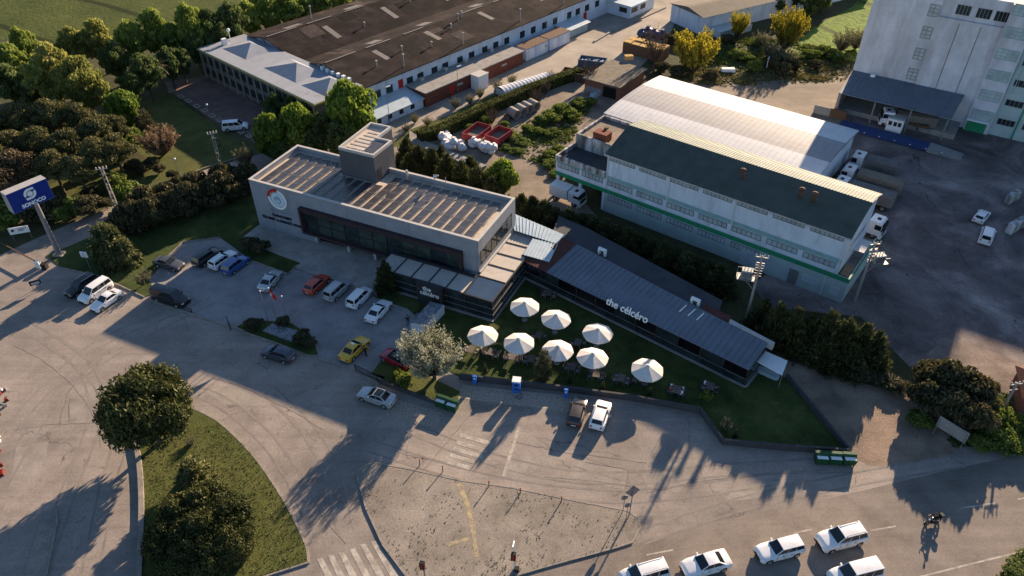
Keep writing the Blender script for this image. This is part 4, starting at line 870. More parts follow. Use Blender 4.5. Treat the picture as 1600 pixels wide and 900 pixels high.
# kind: length, width, height, belt profile (x over half length), cabin (rear base, front base, rear roof, front roof), side panes
KINDS = {
 'sedan': dict(L=4.55, W=1.8, H=1.46, belt=[(-1, .55), (-.985, .82), (-.93, .99), (-.62, 1.02), (.36, .98), (.55, .92), (.9, .76), (.975, .64), (1, .5)], cab=(-.68, .40, -.40, .06), panes=2),
 'hatch': dict(L=4.25, W=1.8, H=1.5, belt=[(-1, .55), (-.985, .85), (-.95, 1.0), (-.7, 1.03), (.42, .98), (.6, .93), (.9, .78), (.975, .65), (1, .5)], cab=(-.95, .46, -.74, .08), panes=2),
 'suv': dict(L=4.5, W=1.86, H=1.68, belt=[(-1, .6), (-.985, .95), (-.96, 1.08), (-.7, 1.1), (.42, 1.06), (.6, 1.02), (.9, .9), (.975, .75), (1, .55)], cab=(-.97, .46, -.83, .14), panes=3),
 'wagon': dict(L=4.3, W=1.7, H=1.46, belt=[(-1, .5), (-.99, .9), (-.97, .98), (-.7, 1.0), (.36, .95), (.5, .92), (.93, .80), (.99, .7), (1, .45)], cab=(-.97, .40, -.88, .06), panes=3),
 'minivan': dict(L=4.6, W=1.84, H=1.76, belt=[(-1, .55), (-.99, 1.0), (-.97, 1.1), (-.7, 1.12), (.52, 1.05), (.7, .98), (.93, .82), (.985, .65), (1, .5)], cab=(-.98, .60, -.90, .26), panes=3),
 'van': dict(L=5.3, W=1.95, H=1.92, belt=[(-1, .6), (-.99, 1.05), (-.98, 1.15), (-.7, 1.17), (.56, 1.12), (.72, 1.05), (.94, .9), (.985, .72), (1, .55)], cab=(-.985, .63, -.95, .34), panes=3),
 'panelvan': dict(L=4.5, W=1.82, H=1.86, belt=[(-1, .55), (-.99, 1.0), (-.98, 1.1), (-.7, 1.12), (.50, 1.05), (.66, 1.0), (.92, .86), (.985, .68), (1, .52)], cab=(-.985, .57, -.94, .24), panes=3),
}
MESHES = {}
def car_meshes(kind):
    if kind in MESHES: return MESHES[kind]
    k = KINDS[kind]; hl = k['L'] / 2; w0 = k['W'] / 2; H = k['H']; ax = (-.60 * hl, .64 * hl); rr = .33
    body = MB(); xs = sorted(set([round(-1 + 2 * i / 26, 4) for i in range(27)] + [-.99, -.965, .965, .99] + [round((a + s * d) / hl, 4) for a in ax for s in (-1, 1) for d in (0.12, .25, .34, .385, .395)]))
    rows = []
    for t in xs:
        x = t * hl; zb = lerp_prof(k['belt'], t); zl = .26 + .16 * max(0, abs(t) - .93) / .07
        wx = w0 * (1 - .10 * max(0, (abs(t) - .55) / .45) ** 2 - .10 * max(0, (abs(t) - .93) / .07) ** 2)
        for a in ax:
            d = abs(x - a)
            if d < .39: zl = max(zl, rr + math.sqrt(max(0, .39 ** 2 - d * d)) * .98)
        zl = min(zl, zb - .12)
        sec = [(0, zl), (wx * .86, zl), (wx * .985, zl + .02), (wx, zl + (zb - zl) * .35), (wx * .995, zl + (zb - zl) * .68), (wx * .955, zb - .035), (wx * .88, zb), (wx * .45, zb + .025), (0, zb + .03)]
        rows.append([(x, y, z) for y, z in sec] + [(x, -y, z) for y, z in sec[-2:0:-1]])
    m = len(rows[0]); v = [p for r in rows for p in r]; f = []
    for i in range(len(rows) - 1):
        for j in range(m): f.append((i * m + j, (i + 1) * m + j, (i + 1) * m + (j + 1) % m, i * m + (j + 1) % m))
    f += [tuple(range(m)), tuple(range(len(v) - 1, len(v) - 1 - m, -1))]; body.add(v, f)
    # cabin
    xr, xf, qr, qf = [c * hl for c in k['cab']]; wb = w0 * .885; wr = w0 * .72
    zr, zf = lerp_prof(k['belt'], xr / hl) - .01, lerp_prof(k['belt'], xf / hl) + .0; zt = H - .05
    base = [(xf, -wb * .93, zf), (xf, wb * .93, zf), (xr, wb * .93, zr), (xr, -wb * .93, zr)]
    zbm = lerp_prof(k['belt'], 0) + .0
    def ring(c):   # base side corners pulled to belt line
        return c
    roof = [(qf, -wr * .95, zt), (qf, wr * .95, zt), (qr, wr * .95, zt), (qr, -wr * .95, zt)]
    cab = MB(); mid = (qf + qr) / 2
    # pillars/roof block
    cab.add(base + roof, [(0, 1, 5, 4), (1, 2, 6, 5), (2, 3, 7, 6), (3, 0, 4, 7)])
    n = 6; rv = []; 
    for i in range(n + 1):
        x = qf + (qr - qf) * i / n; c = .05 * (1 - (2 * i / n - 1) ** 2)
        for t in (-1, -.6, 0, .6, 1): rv.append((x, wr * .95 * t, zt + (c + .018) * (1 - t * t * .999) + (c * .3 if abs(t) == 1 else 0)))
    cab.add(rv, [(i * 5 + j, i * 5 + j + 1, (i + 1) * 5 + j + 1, (i + 1) * 5 + j) for i in range(n) for j in range(4)])
    def face(q, s0, s1, t0, t1):
        a, b_, c, d = map(Vector, q)
        def pt(s, t): return (a.lerp(b_, s)).lerp(d.lerp(c, s), t)
        return [tuple(pt(s0, t0)), tuple(pt(s1, t0)), tuple(pt(s1, t1)), tuple(pt(s0, t1))]
    out = dict(body=body.mesh('body', [], R(38)), cabin=cab.mesh('cabin', [], R(30)))
    def P_(name, *quads, t=.012):
        b = MB()
        for q in quads: b.pane(*q, t=t)
        return b.mesh(name, [])
    out['windscreen'] = P_('windscreen', face([base[0], base[1], roof[1], roof[0]], .05, .95, .06, .97))
    out['rear_window'] = P_('rear_window', face([base[2], base[3], roof[3], roof[2]], .08, .92, .22 if xr / hl < -.9 else .08, .93))
    ps = k['panes']; cuts = [.03, .36, .66, .97] if ps == 3 else [.05, .50, .94]
    out['side'] = []
    for q, rev in (([base[1], base[2], roof[2], roof[1]], 0), ([base[3], base[0], roof[0], roof[3]], 1)):
        for i in range(ps):
            a, c = cuts[i] + .012, cuts[i + 1] - .012
            if rev: a, c = 1 - c, 1 - a
            out['side'].append(P_('side_window', face(q, a, c, .10, .90)))
    wh = MB(); r_ = .325
    wh.lathe([(r_ * .66, -.1), (r_ * .93, -.1), (r_, -.06), (r_, .06), (r_ * .93, .1), (r_ * .66, .1)], 20)
    wh.v = [(x, z, y) for x, y, z in wh.v]; out['tyre'] = wh.mesh('tyre', [], R(40))
    ri = MB(); ri.lathe([(.001, -.085), (.05, -.095), (r_ * .3, -.075), (r_ * .62, -.07), (r_ * .67, -.1), (r_ * .67, .1), (.001, .09)], 20)
    for i in range(5):
        a = 2 * PI * i / 5; ri.beam((.05 * math.cos(a), .05 * math.sin(a), -.085), (r_ * .64 * math.cos(a), r_ * .64 * math.sin(a), -.09), .05, .03)
    ri.v = [(x, z, y) for x, y, z in ri.v]; out['rim'] = ri.mesh('rim', [])
    def lampmesh(x, y0, y1, z0, z1, d):
        b = MB(); b.prism([(x - d, y0), (x, y0), (x, y1), (x - d, y1)] if d > 0 else [(x, y0), (x - d, y0), (x - d, y1), (x, y1)], z0, z1); return b.mesh('lamp', [])
    zh = lerp_prof(k['belt'], .96); zt_ = lerp_prof(k['belt'], -.97)
    def lampm(s, front):
        b = MB(); t = .955 if front else -.965; x = t * hl; wx = w0 * .80; z1 = (zh if front else zt_) - .03; z0 = z1 - (.14 if front else .2)
        xo = (.992 if front else -.997) * hl
        b.prism([(x - .10 * (1 if front else -1), s * w0 * .895), (xo, s * w0 * .74), (xo, s * w0 * .48), (x - .02, s * w0 * .5)], z0, z1); return b.mesh('lamp', [])
    out['head'] = [lampm(1, 1), lampm(-1, 1)]; out['tail'] = [lampm(1, 0), lampm(-1, 0)]
    b = MB(); b.box(-hl - .012, -hl + .03, -.26, .26, .52, .63); out['plate'] = b.mesh('plate', [])
    b = MB(); b.box(hl * .97, hl + .015, -.45, .45, .36, .54); out['grille'] = b.mesh('grille', [])
    b = MB(); b.box(hl * .93, hl * 1.008, -w0 * .8, w0 * .8, .22, .33); out['fr_bumper'] = b.mesh('bumper_trim', [])
    out['mirror'] = []
    for s in (1, -1):
        b = MB(); b.prism([(xf - .45, s * (w0 * .90)), (xf - .32, s * w0 * .90), (xf - .34, s * (w0 * 1.10)), (xf - .47, s * (w0 * 1.12))], zf + .06, zf + .22); out['mirror'].append(b.mesh('mirror', []))
    out['seams'] = []
    for s in (1, -1):
        b = MB(); zb_ = lerp_prof(k['belt'], 0)
        for q in (.36, -.03, -.40): b.box(hl * q - .008, hl * q + .008, *sorted((s * w0 * .9, s * (w0 * 1.002))), .34, zb_ - .07)
        for q in (.04, -.34): b.box(hl * q, hl * q + .2, *sorted((s * w0 * .95, s * (w0 + .018))), zb_ - .16, zb_ - .125)
        b.box(-hl * .42, hl * .45, *sorted((s * w0 * .9, s * (w0 + .006))), .24, .31); out['seams'].append(b.mesh('side_trim', []))
    out['rails'] = []
    for s in (1, -1):
        b = MB(); b.path([(qf - .15, s * wr * .86, zt + .0), (qf - .3, s * wr * .86, zt + .09), (qr + .3, s * wr * .86, zt + .09), (qr + .12, s * wr * .86, zt + .0)], .022, 6); out['rails'].append(b.mesh('roof_rail', []))
    b = MB(); b.box(qr + .1, qf - .12, -wr * .78, wr * .78, zt + .04, zt + .082); out['panorama'] = b.mesh('roof_glass', [])
    out['ax'] = ax; out['w'] = w0; out['roof'] = (qr, qf, wr, zt); MESHES[kind] = out; return out
SLOTTED = {}
def inst(name, me, m, parent):
    key = (me.name, m.name)
    if key not in SLOTTED: c = me.copy(); c.materials.clear(); c.materials.append(m); SLOTTED[key] = c
    return link(name, SLOTTED[key], parent)
PAINTS = {}
def pcol(n, c, **k):
    if n not in PAINTS: PAINTS[n] = paint(n, c, **k)
    return PAINTS[n]
def car(kind, pm, rear, front, label, rails=False, roofmat=None, panorama=False, scale=1.0, group=None, z=0.0, name='parked_car', cat='car', trim=None):
    M_ = car_meshes(kind); a, b = G(*rear, .45), G(*front, .45)
    t = thing(name, label, cat, ((a[0] + b[0]) / 2, (a[1] + b[1]) / 2, z), math.atan2(b[1] - a[1], b[0] - a[0]), group); t.scale = (scale,) * 3
    inst('body', M_['body'], pm, t); inst('cabin', M_['cabin'], roofmat or pm, t)
    inst('windscreen', M_['windscreen'], CARGLASS, t); inst('rear_window', M_['rear_window'], CARGLASS, t)
    for s in M_['side']: inst('side_window', s, CARGLASS, t)
    for x in M_['ax']:
        for s in (1, -1):
            w = inst('wheel', M_['tyre'], TYRE, t); w.location = (x, s * (M_['w'] - .11), .325); w.rotation_euler = (0, 0, 0 if s < 0 else PI)
            inst('rim', M_['rim'], RIM, w)
    for q in M_['head']: inst('headlight', q, LAMP, t)
    for q in M_['tail']: inst('tail_light', q, TAIL, t)
    inst('number_plate', M_['plate'], PLATE, t); inst('grille', M_['grille'], PLASTIC, t); inst('bumper', M_['fr_bumper'], trim or PLASTIC, t)
    for q in M_['mirror']: inst('mirror', q, trim or pm, t)
    for q in M_['seams']: inst('side_trim', q, PLASTIC, t)
    if rails:
        for q in M_['rails']: inst('roof_rail', q, ALU if rails == 'alu' else PLASTIC, t)
    if panorama: inst('roof_glass', M_['panorama'], CARGLASS, t)
    return t
cw = pcol('white_car_paint', (.74, .75, .77)); cb = pcol('black_car_paint', (.012, .012, .014)); cs = pcol('silver_car_paint', (.42, .44, .46), metal=.3); cg = pcol('grey_car_paint', (.07, .072, .078), metal=.2)
cblue = pcol('blue_car_paint', (.02, .08, .28)); cnavy = pcol('dark_slate_car_paint', (.04, .05, .075)); cor = pcol('orange_red_car_paint', (.48, .055, .02)); cred = pcol('crimson_car_paint', (.30, .01, .025)); cy = pcol('yellow_car_paint', (.62, .36, .02)); cbr = pcol('dark_brown_car_paint', (.045, .032, .026), metal=.2)
# beside the lawn on the left
car('suv', cb, (149, 436), (108, 461), 'black car with silver roof rails, outermost of the three nosed into the left street', 'alu')
car('minivan', cw, (170, 443), (129, 471), 'white people carrier between the black car and the white saloon on the left')
car('sedan', cw, (186, 457), (147, 484), 'white saloon at the near end of the three cars parked by the lawn corner', scale=.96)
car('van', cb, (240, 458), (294, 474), 'long black passenger van parked along the edge of the car park', name='parked_van', cat='van')
# chamber car park
car('sedan', cg, (246, 408), (282, 417), 'dark grey saloon alone in the far left corner of the car park', scale=.97)
car('suv', cb, (309, 413), (339, 393), 'black crossover beside the white estate at the top of the car park')
car('wagon', cw, (333, 418), (364, 396), 'white estate car between the black crossover and the blue car', True, scale=1.02)
car('suv', cblue, (354, 426), (383, 404), 'bright blue car at the right of the white estate', 'alu', scale=.95)
car('sedan', cs, (410, 455), (435, 424), 'silver saloon seen behind the red flag in the car park')
car('hatch', cor, (482, 457), (508, 433), 'orange red hatchback parked before the terrace')
car('minivan', cs, (512, 468), (542, 441), 'silver grey people carrier with roof rails between the orange and white cars', 'alu', scale=.97)
car('minivan', cw, (547, 481), (577, 451), 'white people carrier parked between the silver one and the white saloon', scale=.95)
car('sedan', cw, (577, 504), (606, 471), 'white saloon nearest the entrance passage in the car park row')
TX = car('sedan', cy, (538, 562), (570, 530), 'yellow taxi with open door standing in the middle of the car park', name='taxi', cat='taxi', trim=cy)
qr, qf, wr, zt = MESHES['sedan']['roof']; box('taxi_sign', LETTERWHITE, TX, -.25, -.05, -.2, .2, zt + .06, zt + .2)
part('open_door', cy, TX, lambda b: b.beam((.75, -.86, .7), (.55, -1.75, .7), .06, .75))
car('hatch', cred, (636, 570), (603, 553), 'crimson hatchback with a dark roof half hidden by the white blossom tree', roofmat=cb)
# street
car('hatch', cnavy, (455, 560), (416, 548), 'dark slate hatchback driving past the planted island', name='moving_car')
car('sedan', cs, (613, 629), (565, 613), 'silver saloon with a dark glass sunroof beside the corner lawn', panorama=True, name='moving_car')
car('hatch', cbr, (897, 661), (906, 628), 'dark brown hatchback parked nose to the cafe wall, left of the white one')
car('hatch', cw, (932, 667), (944, 632), 'white hatchback parked nose to the cafe wall beside the dark brown one')
# main road
car('minivan', cw, (1035, 891), (976, 908), 'white people carrier cut by the bottom edge ahead of the white saloon', True, name='moving_car')
car('sedan', cw, (1139, 873), (1066, 893), 'white saloon with coupe roofline leading the white estate on the main road', scale=1.03, name='moving_car')
car('wagon', cw, (1253, 851), (1182, 869), 'boxy white estate car between the saloon and the tall crossover', name='moving_car', scale=1.06)
car('suv', cw, (1349, 833), (1279, 851), 'white tall crossover with black roof rails on the main road', True, name='moving_car', scale=1.06)
car('panelvan', cw, (1374, 890), (1294, 910), 'white high roofed van at the bottom edge of the main road', name='moving_van', cat='van', scale=1.06)
# factory and yard
car('minivan', cw, (352, 200), (384, 197), 'white people carrier parked on the brick forecourt by the factory lawn')
car('hatch', cw, (1526, 348), (1541, 330), 'small white car at the yard edge behind the white van', scale=.93)
car('panelvan', cw, (1536, 384), (1546, 356), 'white panel van standing in the shaded truck yard', name='parked_van', cat='van')

# ---- trucks
TARP = mat('faded_tarpaulin', (.17, .15, .125), .85, .25, .8, .02, stain=(.12, .11, .1)); TARP2 = mat('grey_tarpaulin', (.13, .125, .125), .85, .25, .8, .02)
def wheel(parent, x, y, r=.5, w=.3, name='wheel'):
    b = MB(); b.lathe([(r * .6, -w / 2), (r * .95, -w / 2), (r, -w * .3), (r, w * .3), (r * .95, w / 2), (r * .6, w / 2)], 18); b.v = [(q[0], q[2], q[1]) for q in b.v]
    o = b.build(name, TYRE, parent, R(40)); o.location = (x, y, r)
    b = MB(); b.lathe([(.001, -w * .3), (r * .6, -w * .35), (r * .6, w * .35), (.001, w * .3)], 14); b.v = [(q[0], q[2], q[1]) for q in b.v]; b.build('rim', RIM, o)
def cab_part(t, x0, m=cw, l=2.1, h=2.9, w=2.4):
    b = MB(); z0 = .75
    sec = [(x0, z0), (x0 + l, z0), (x0 + l + .05, z0 + .8), (x0 + l - .25, h - .25), (x0 + l - .5, h), (x0, h)]
    v = [(x, y, z) for y in (-w / 2, w / 2) for x, z in sec]; n = len(sec); b.add(v, [tuple(range(n)), tuple(range(2 * n - 1, n - 1, -1))] + [((i + 1) % n, i, n + i, n + (i + 1) % n) for i in range(n)])
    c = b.build('cab', m, t); b = MB(); f1 = (x0 + l + .05, z0 + .85); f2 = (x0 + l - .23, h - .27)
    b.pane((f1[0], -w * .45, f1[1]), (f1[0], w * .45, f1[1]), (f2[0], w * .45, f2[1]), (f2[0], -w * .45, f2[1]), .02); b.build('windscreen', CARGLASS, c)
    for s in (-1, 1):
        box('side_window', CARGLASS, c, x0 + l * .45, x0 + l - .25, s * w / 2 - .02, s * w / 2 + .02, z0 + .95, h - .4); box('mirror', PLASTIC, c, x0 + l - .15, x0 + l, s * (w / 2 + .1) - .08, s * (w / 2 + .1) + .08, z0 + .9, z0 + 1.6)
    box('roof_hatch', PLASTIC, c, x0 + l * .35, x0 + l * .6, -.35, .35, h, h + .03); box('grille', PLASTIC, c, x0 + l + .02, x0 + l + .07, -.8, .8, z0 + .05, z0 + .7); box('bumper', m, c, x0 + l - .35, x0 + l + .12, -w / 2, w / 2, .35, z0 - .005)
    for s in (-1, 1): box('headlight', LAMP, c, x0 + l + .12, x0 + l + .15, s * .85 - .2, s * .85 + .2, .45, .68)
def semi(rear, front, label, tarp, group=None, L=None, cabm=None, z=1.5):
    a, b = G(*rear, z), G(*front, z); L = L or math.dist(a, b)
    t = thing('semi_truck', label, 'truck', b, math.atan2(b[1] - a[1], b[0] - a[0]), group)   # origin at the cab's front
    cab_part(t, -2.3, cabm or cw)
    box('chassis', STEEL, t, -L + .1, -.4, -.45, .45, .6, .9)
    def f(b_):
        b_.box(-L, -2.8, -1.22, 1.22, 1.0, 2.75); n = 10
        for i in range(n):
            x0, x1 = -L + (L - 2.8) * i / n, -L + (L - 2.8) * (i + 1) / n; z_ = 2.75
            b_.add([(x0, -1.22, z_), (x1, -1.22, z_), (x1, 0, 3.0 + .06 * (i % 2)), (x0, 0, 3.0 + .06 * ((i + 1) % 2)), (x1, 1.22, z_), (x0, 1.22, z_)], [(0, 1, 2, 3), (3, 2, 4, 5)])
        b_.add([(-L, -1.22, 2.75), (-L, 0, 3.02), (-L, 1.22, 2.75), (-2.8, -1.22, 2.75), (-2.8, 0, 3.02), (-2.8, 1.22, 2.75)], [(0, 1, 2), (5, 4, 3)])
    part('trailer_tarp', tarp, t, f)
    for x in (-1.3, -L * .42, -L + 1.2, -L + 2.5):
        for s in (-1, 1): wheel(t, x, s * 1.0)
    return t
semi((1401, 268), (1327, 248), 'tarpaulined semi truck furthest from the green roofed factory in the row of three', TARP2)
semi((1409, 297), (1312, 269), 'semi truck with brown tarpaulin in the middle of the parked row', TARP)
semi((1397, 317), (1300, 287), 'semi truck with grey tarpaulin closest to the green roofed factory, its cab half hidden', TARP2)
semi((1462, 192), (1374, 181), 'white cabbed truck waiting under the blue grey canopy', TARP)
t = thing('flatbed_truck', 'white truck parked at the gable end of the green roofed factory', 'truck', G(1383, 362, 1.2), R(15)); t.rotation_euler = (0, 0, head((1330, 352), (1385, 372)))
cab_part(t, -2.3); box('chassis', STEEL, t, -7.5, -.4, -.45, .45, .6, .9); box('flatbed', RUST, t, -7.6, -3.4, -1.2, 1.2, .95, 1.25); box('headboard', WHITE, t, -3.4, -3.3, -1.2, 1.2, .95, 2.6)
box('engine_deck', PLASTIC, t, -3.2, -2.4, -1.0, 1.0, .95, 1.6)
for x in (-1.3, -6.3):
    for s in (-1, 1): wheel(t, x, s * 1.0)
t = thing('box_truck', 'small white truck standing under the old concrete wing of the factory', 'truck', G(911, 318, .6), head((868, 303), (911, 318))); cab_part(t, -2.2, h=2.5, w=2.1)
box('cargo_box', WHITE, t, -5.6, -2.4, -1.05, 1.05, .9, 2.6); box('roof_gap', PLASTIC, t, -2.4, -2.2, -.9, .9, .9, 2.3)
for x in (-1.2, -4.6):
    for s in (-1, 1): wheel(t, x, s * .85, .42, .25)
# red farm trailers and skips
def trailer(p, q, label, w=3.0):
    a, b = G(*p, 1.0), G(*q, 1.0); L = math.dist(a, b); t = thing('farm_trailer', label, 'trailer', a, math.atan2(b[1] - a[1], b[0] - a[0]), 'red farm trailers')
    def f(b_):
        for y in (-w / 2, w / 2 - .08): b_.box(0, L, y, y + .08, .8, 1.9)
        for x in (0, L - .08): b_.box(x, x + .08, -w / 2 + .08, w / 2 - .08, .8, 1.9)
        for i in range(6):
            for y in (-w / 2 - .06, w / 2 + .0): b_.box(.1 + i * (L - .3) / 5, .2 + i * (L - .3) / 5, y, y + .06, .8, 1.9)
    part('sideboard', mat('faded_red_paint', (.30, .045, .05), .7, .25, 1.5) if 'faded_red_paint' not in bpy.data.materials else bpy.data.materials['faded_red_paint'], t, f)
    box('trailer_floor', DIRT, t, .08, L - .08, -w / 2 + .08, w / 2 - .08, .8, 1.05); box('chassis', STEEL, t, .3, L - .3, -.5, .5, .5, .8); part('drawbar', STEEL, t, lambda b_: b_.beam((-1.8, 0, .5), (.3, 0, .6), .12))
    for x in (1, L - 1):
        for s in (-1, 1): wheel(t, x, s * (w / 2 - .3), .42, .25)
trailer((733, 218), (757, 200), 'red farm trailer with high sides further from the white bags'); trailer((768, 221), (790, 206), 'red farm trailer with an empty dark bed standing nearest the dirt track')
def skip(p, q, label, m, w=2.6, h=1.7):
    a, b = G(*p, .8), G(*q, .8); L = math.dist(a, b); t = thing('skip_container', label, 'skip', a, math.atan2(b[1] - a[1], b[0] - a[0]), 'open skips by the brick shed')
    def f(b_):
        for y in (0, w - .1): b_.box(0, L, y, y + .1, 0, h)
        for x in (0, L - .1): b_.box(x, x + .1, .1, w - .1, 0, h)
        b_.box(.1, L - .1, .1, w - .1, 0, .2)
        for i in range(7): b_.box(i * (L - .1) / 6, i * (L - .1) / 6 + .1, -.08, 0, 0, h)
    part('skip_wall', m, t, f); rr = random.Random(4)
    part('rubble', WHITE if 'white' in label else RUST, t, lambda b_: [b_.ball((rr.uniform(.4, L - .4), rr.uniform(.4, w - .4), h * .75), rr.uniform(.15, .35), 6, 4, .6) for _ in range(26)])
skip((876, 118), (915, 124), 'rust brown open skip with scrap beside the hedge bank', RUST); skip((903, 99), (945, 104), 'blue grey open skip heaped with white rubble', mat('blue_grey_steel', (.08, .11, .15), .7, .25, 1.5))

# ---- motorcycle with rider is built with the people below
# ------------------------------------------------------------ parasols, tables and chairs on the cafe lawn
CANVAS = mat('cream_canvas', (.62, .575, .53), .9, .10, 1.0, stain=(.54, .49, .44), stain_scale=.9); TABLETOP = mat('dark_slatted_top', (.10, .085, .075), .6, .25, 4); CHAIRMAT = mat('dark_wicker', (.06, .05, .045), .85, .3, 10); CHAIRPALE = mat('pale_cushion', (.28, .26, .24), .9, .15, 5)
um = thing('parasol', 'x', 'parasol', (0, 0, 0), 0, 'cream parasols on the cafe lawn')
part('pole', WOOD, um, lambda b: b.tube((0, 0, 0), (0, 0, 3.0), .035, n=8)); part('base', CONCWALL, um, lambda b: b.prism([(.38 * math.cos(i * PI / 4), .38 * math.sin(i * PI / 4)) for i in range(8)], .05, .15))
def f(b):
    n = 8; R_ = 1.9
    for i in range(n):
        a, c = 2 * PI * i / n, 2 * PI * (i + 1) / n; m = (a + c) / 2
        prev = None
        rings = []
        for t in (.09, .35, .65, 1.0):
            z = 3.02 - .70 * t ** 1.1; r = R_ * t
            rings.append([(r * math.cos(a), r * math.sin(a), z), (r * .955 * math.cos(m), r * .955 * math.sin(m), z - .035 * t), (r * math.cos(c), r * math.sin(c), z)])
        v = [p for r in rings for p in r]; b.add(v, [(k * 3 + j, k * 3 + 3 + j, k * 3 + 4 + j, k * 3 + 1 + j) for k in range(3) for j in range(2)])
        e = rings[-1]; b.add(e + [(p[0], p[1], p[2] - .12) for p in e], [(0, 3, 4, 1), (1, 4, 5, 2)])
part('canopy', CANVAS, um, f)
def f(b):
    n = 8
    for i in range(n):
        a, c = 2 * PI * i / n, 2 * PI * (i + 1) / n; b.add([(.3 * math.cos(a), .3 * math.sin(a), 3.02), (.3 * math.cos(c), .3 * math.sin(c), 3.02), (0, 0, 3.17)], [(0, 1, 2)])
part('vent_cap', CANVAS, um, f); part('rib', WOOD, um, lambda b: [b.beam((.1 * math.cos(i * PI / 4), .1 * math.sin(i * PI / 4), 2.95), (1.86 * math.cos(i * PI / 4), 1.86 * math.sin(i * PI / 4), 2.295), .025) for i in range(8)])
UM = [((820, 478), 'cream parasol nearest the glazed pergola'), ((868, 497), 'cream parasol in the back row next to the one by the pergola'), ((934, 519), 'cream parasol closest to the cafe pavilion, touched by a tree shadow'),
      ((754, 522), 'cream parasol nearest the white blossom tree'), ((812, 535), 'cream parasol in the front row behind the blue charger cabinet'), ((871, 545), 'cream parasol behind the slim grey cypress'),
      ((925, 557), 'cream parasol in front of the one closest to the pavilion'), ((1011, 576), 'cream parasol at the far right beside the seated group')]
trU = tree_of(um)
for i, (p, lab) in enumerate(UM):
    loc = (*G(*p, 2.5), .05); rt = .3 + i * .21
    if i == 0: um.location = loc; um.rotation_euler = (0, 0, rt); um['label'] = lab
    else: o_ = dup(um, loc, rt, lab, scale=(1, 1, random.uniform(.94, 1.03)), tree=trU); o_.rotation_euler = (random.uniform(-.04, .04), random.uniform(-.04, .04), rt)
tb = thing('cafe_table', 'x', 'table', (0, 0, 0), 0, 'cafe tables on the lawn')
box('tabletop', TABLETOP, tb, -.42, .42, -.62, .62, .70, .75)
for x in (-.36, .36):
    for y in (-.55, .55): box('leg', STEEL, tb, x - .025, x + .025, y - .025, y + .025, 0, .70)
ch = thing('cafe_chair', 'x', 'chair', (0, 0, 0), 0, 'cafe chairs on the lawn')
box('seat', CHAIRMAT, ch, -.24, .24, -.25, .25, .40, .46); box('cushion', CHAIRPALE, ch, -.21, .21, -.22, .20, .46, .51)
part('backrest', CHAIRMAT, ch, lambda b: b.prism([(-.26, .22), (.26, .22), (.26, .29), (-.26, .29)], .46, .86, [(-.25, .30), (.25, .30), (.25, .36), (-.25, .36)]))
for x in (-.21, .21):
    for y in (-.21, .23): box('leg', STEEL, ch, x - .02, x + .02, y - .02, y + .02, 0, .40)
    box('armrest', CHAIRMAT, ch, x - .03, x + .03, -.2, .24, .62, .65)
trT, trC = tree_of(tb), tree_of(ch)
TABS = [((736, 546), 'nearest the white blossom tree'), ((768, 550), 'in the open between two front parasols'), ((801, 557), 'under the parasol behind the charger cabinet'), ((830, 561), 'left of the slim grey cypress'), ((895, 573), 'right of the slim grey cypress'),
        ((932, 584), 'below the front parasol nearest the white hatchback'), ((971, 591), 'between the last two front parasols'), ((1001, 592), 'under the far right parasol'), ((903, 535), 'in the middle of the shaded lawn'), ((842, 524), 'alone at the centre of the parasols'),
        ((1057, 609), 'with the group of seated people'), ((1110, 604), 'with two people near the yellow green bush'), ((858, 458), 'at the pavilion entrance')]
seats = {}
for i, (p, w) in enumerate(TABS):
    x, y = G(*p, .7); r = -.28 + random.uniform(-.12, .12)
    if i == 0: o = tb; o.location = (x, y, .05); o.rotation_euler = (0, 0, r)
    else: o = dup(tb, (x, y, .05), r, tree=trT)
    o['label'] = 'dark cafe table ' + w
    for j, (dx, dy, a) in enumerate(((-.72, -.3, PI / 2), (-.72, .35, PI / 2), (.72, -.3, -PI / 2), (.72, .35, -PI / 2))):
        if i in (8, 9) and j in (1, 2): continue
        cx, cy = x + dx * math.cos(r) - dy * math.sin(r), y + dx * math.sin(r) + dy * math.cos(r); ra = r + a + random.uniform(-.15, .15)
        if i == 0 and j == 0: c = ch; c.location = (cx, cy, .05); c.rotation_euler = (0, 0, ra)
        else: c = dup(ch, (cx, cy, .05), ra, tree=trC)
        c['label'] = 'dark wicker chair pushed up to the table ' + w; c['group'] = 'chairs at the table ' + w; seats[(i, j)] = (cx, cy, ra)

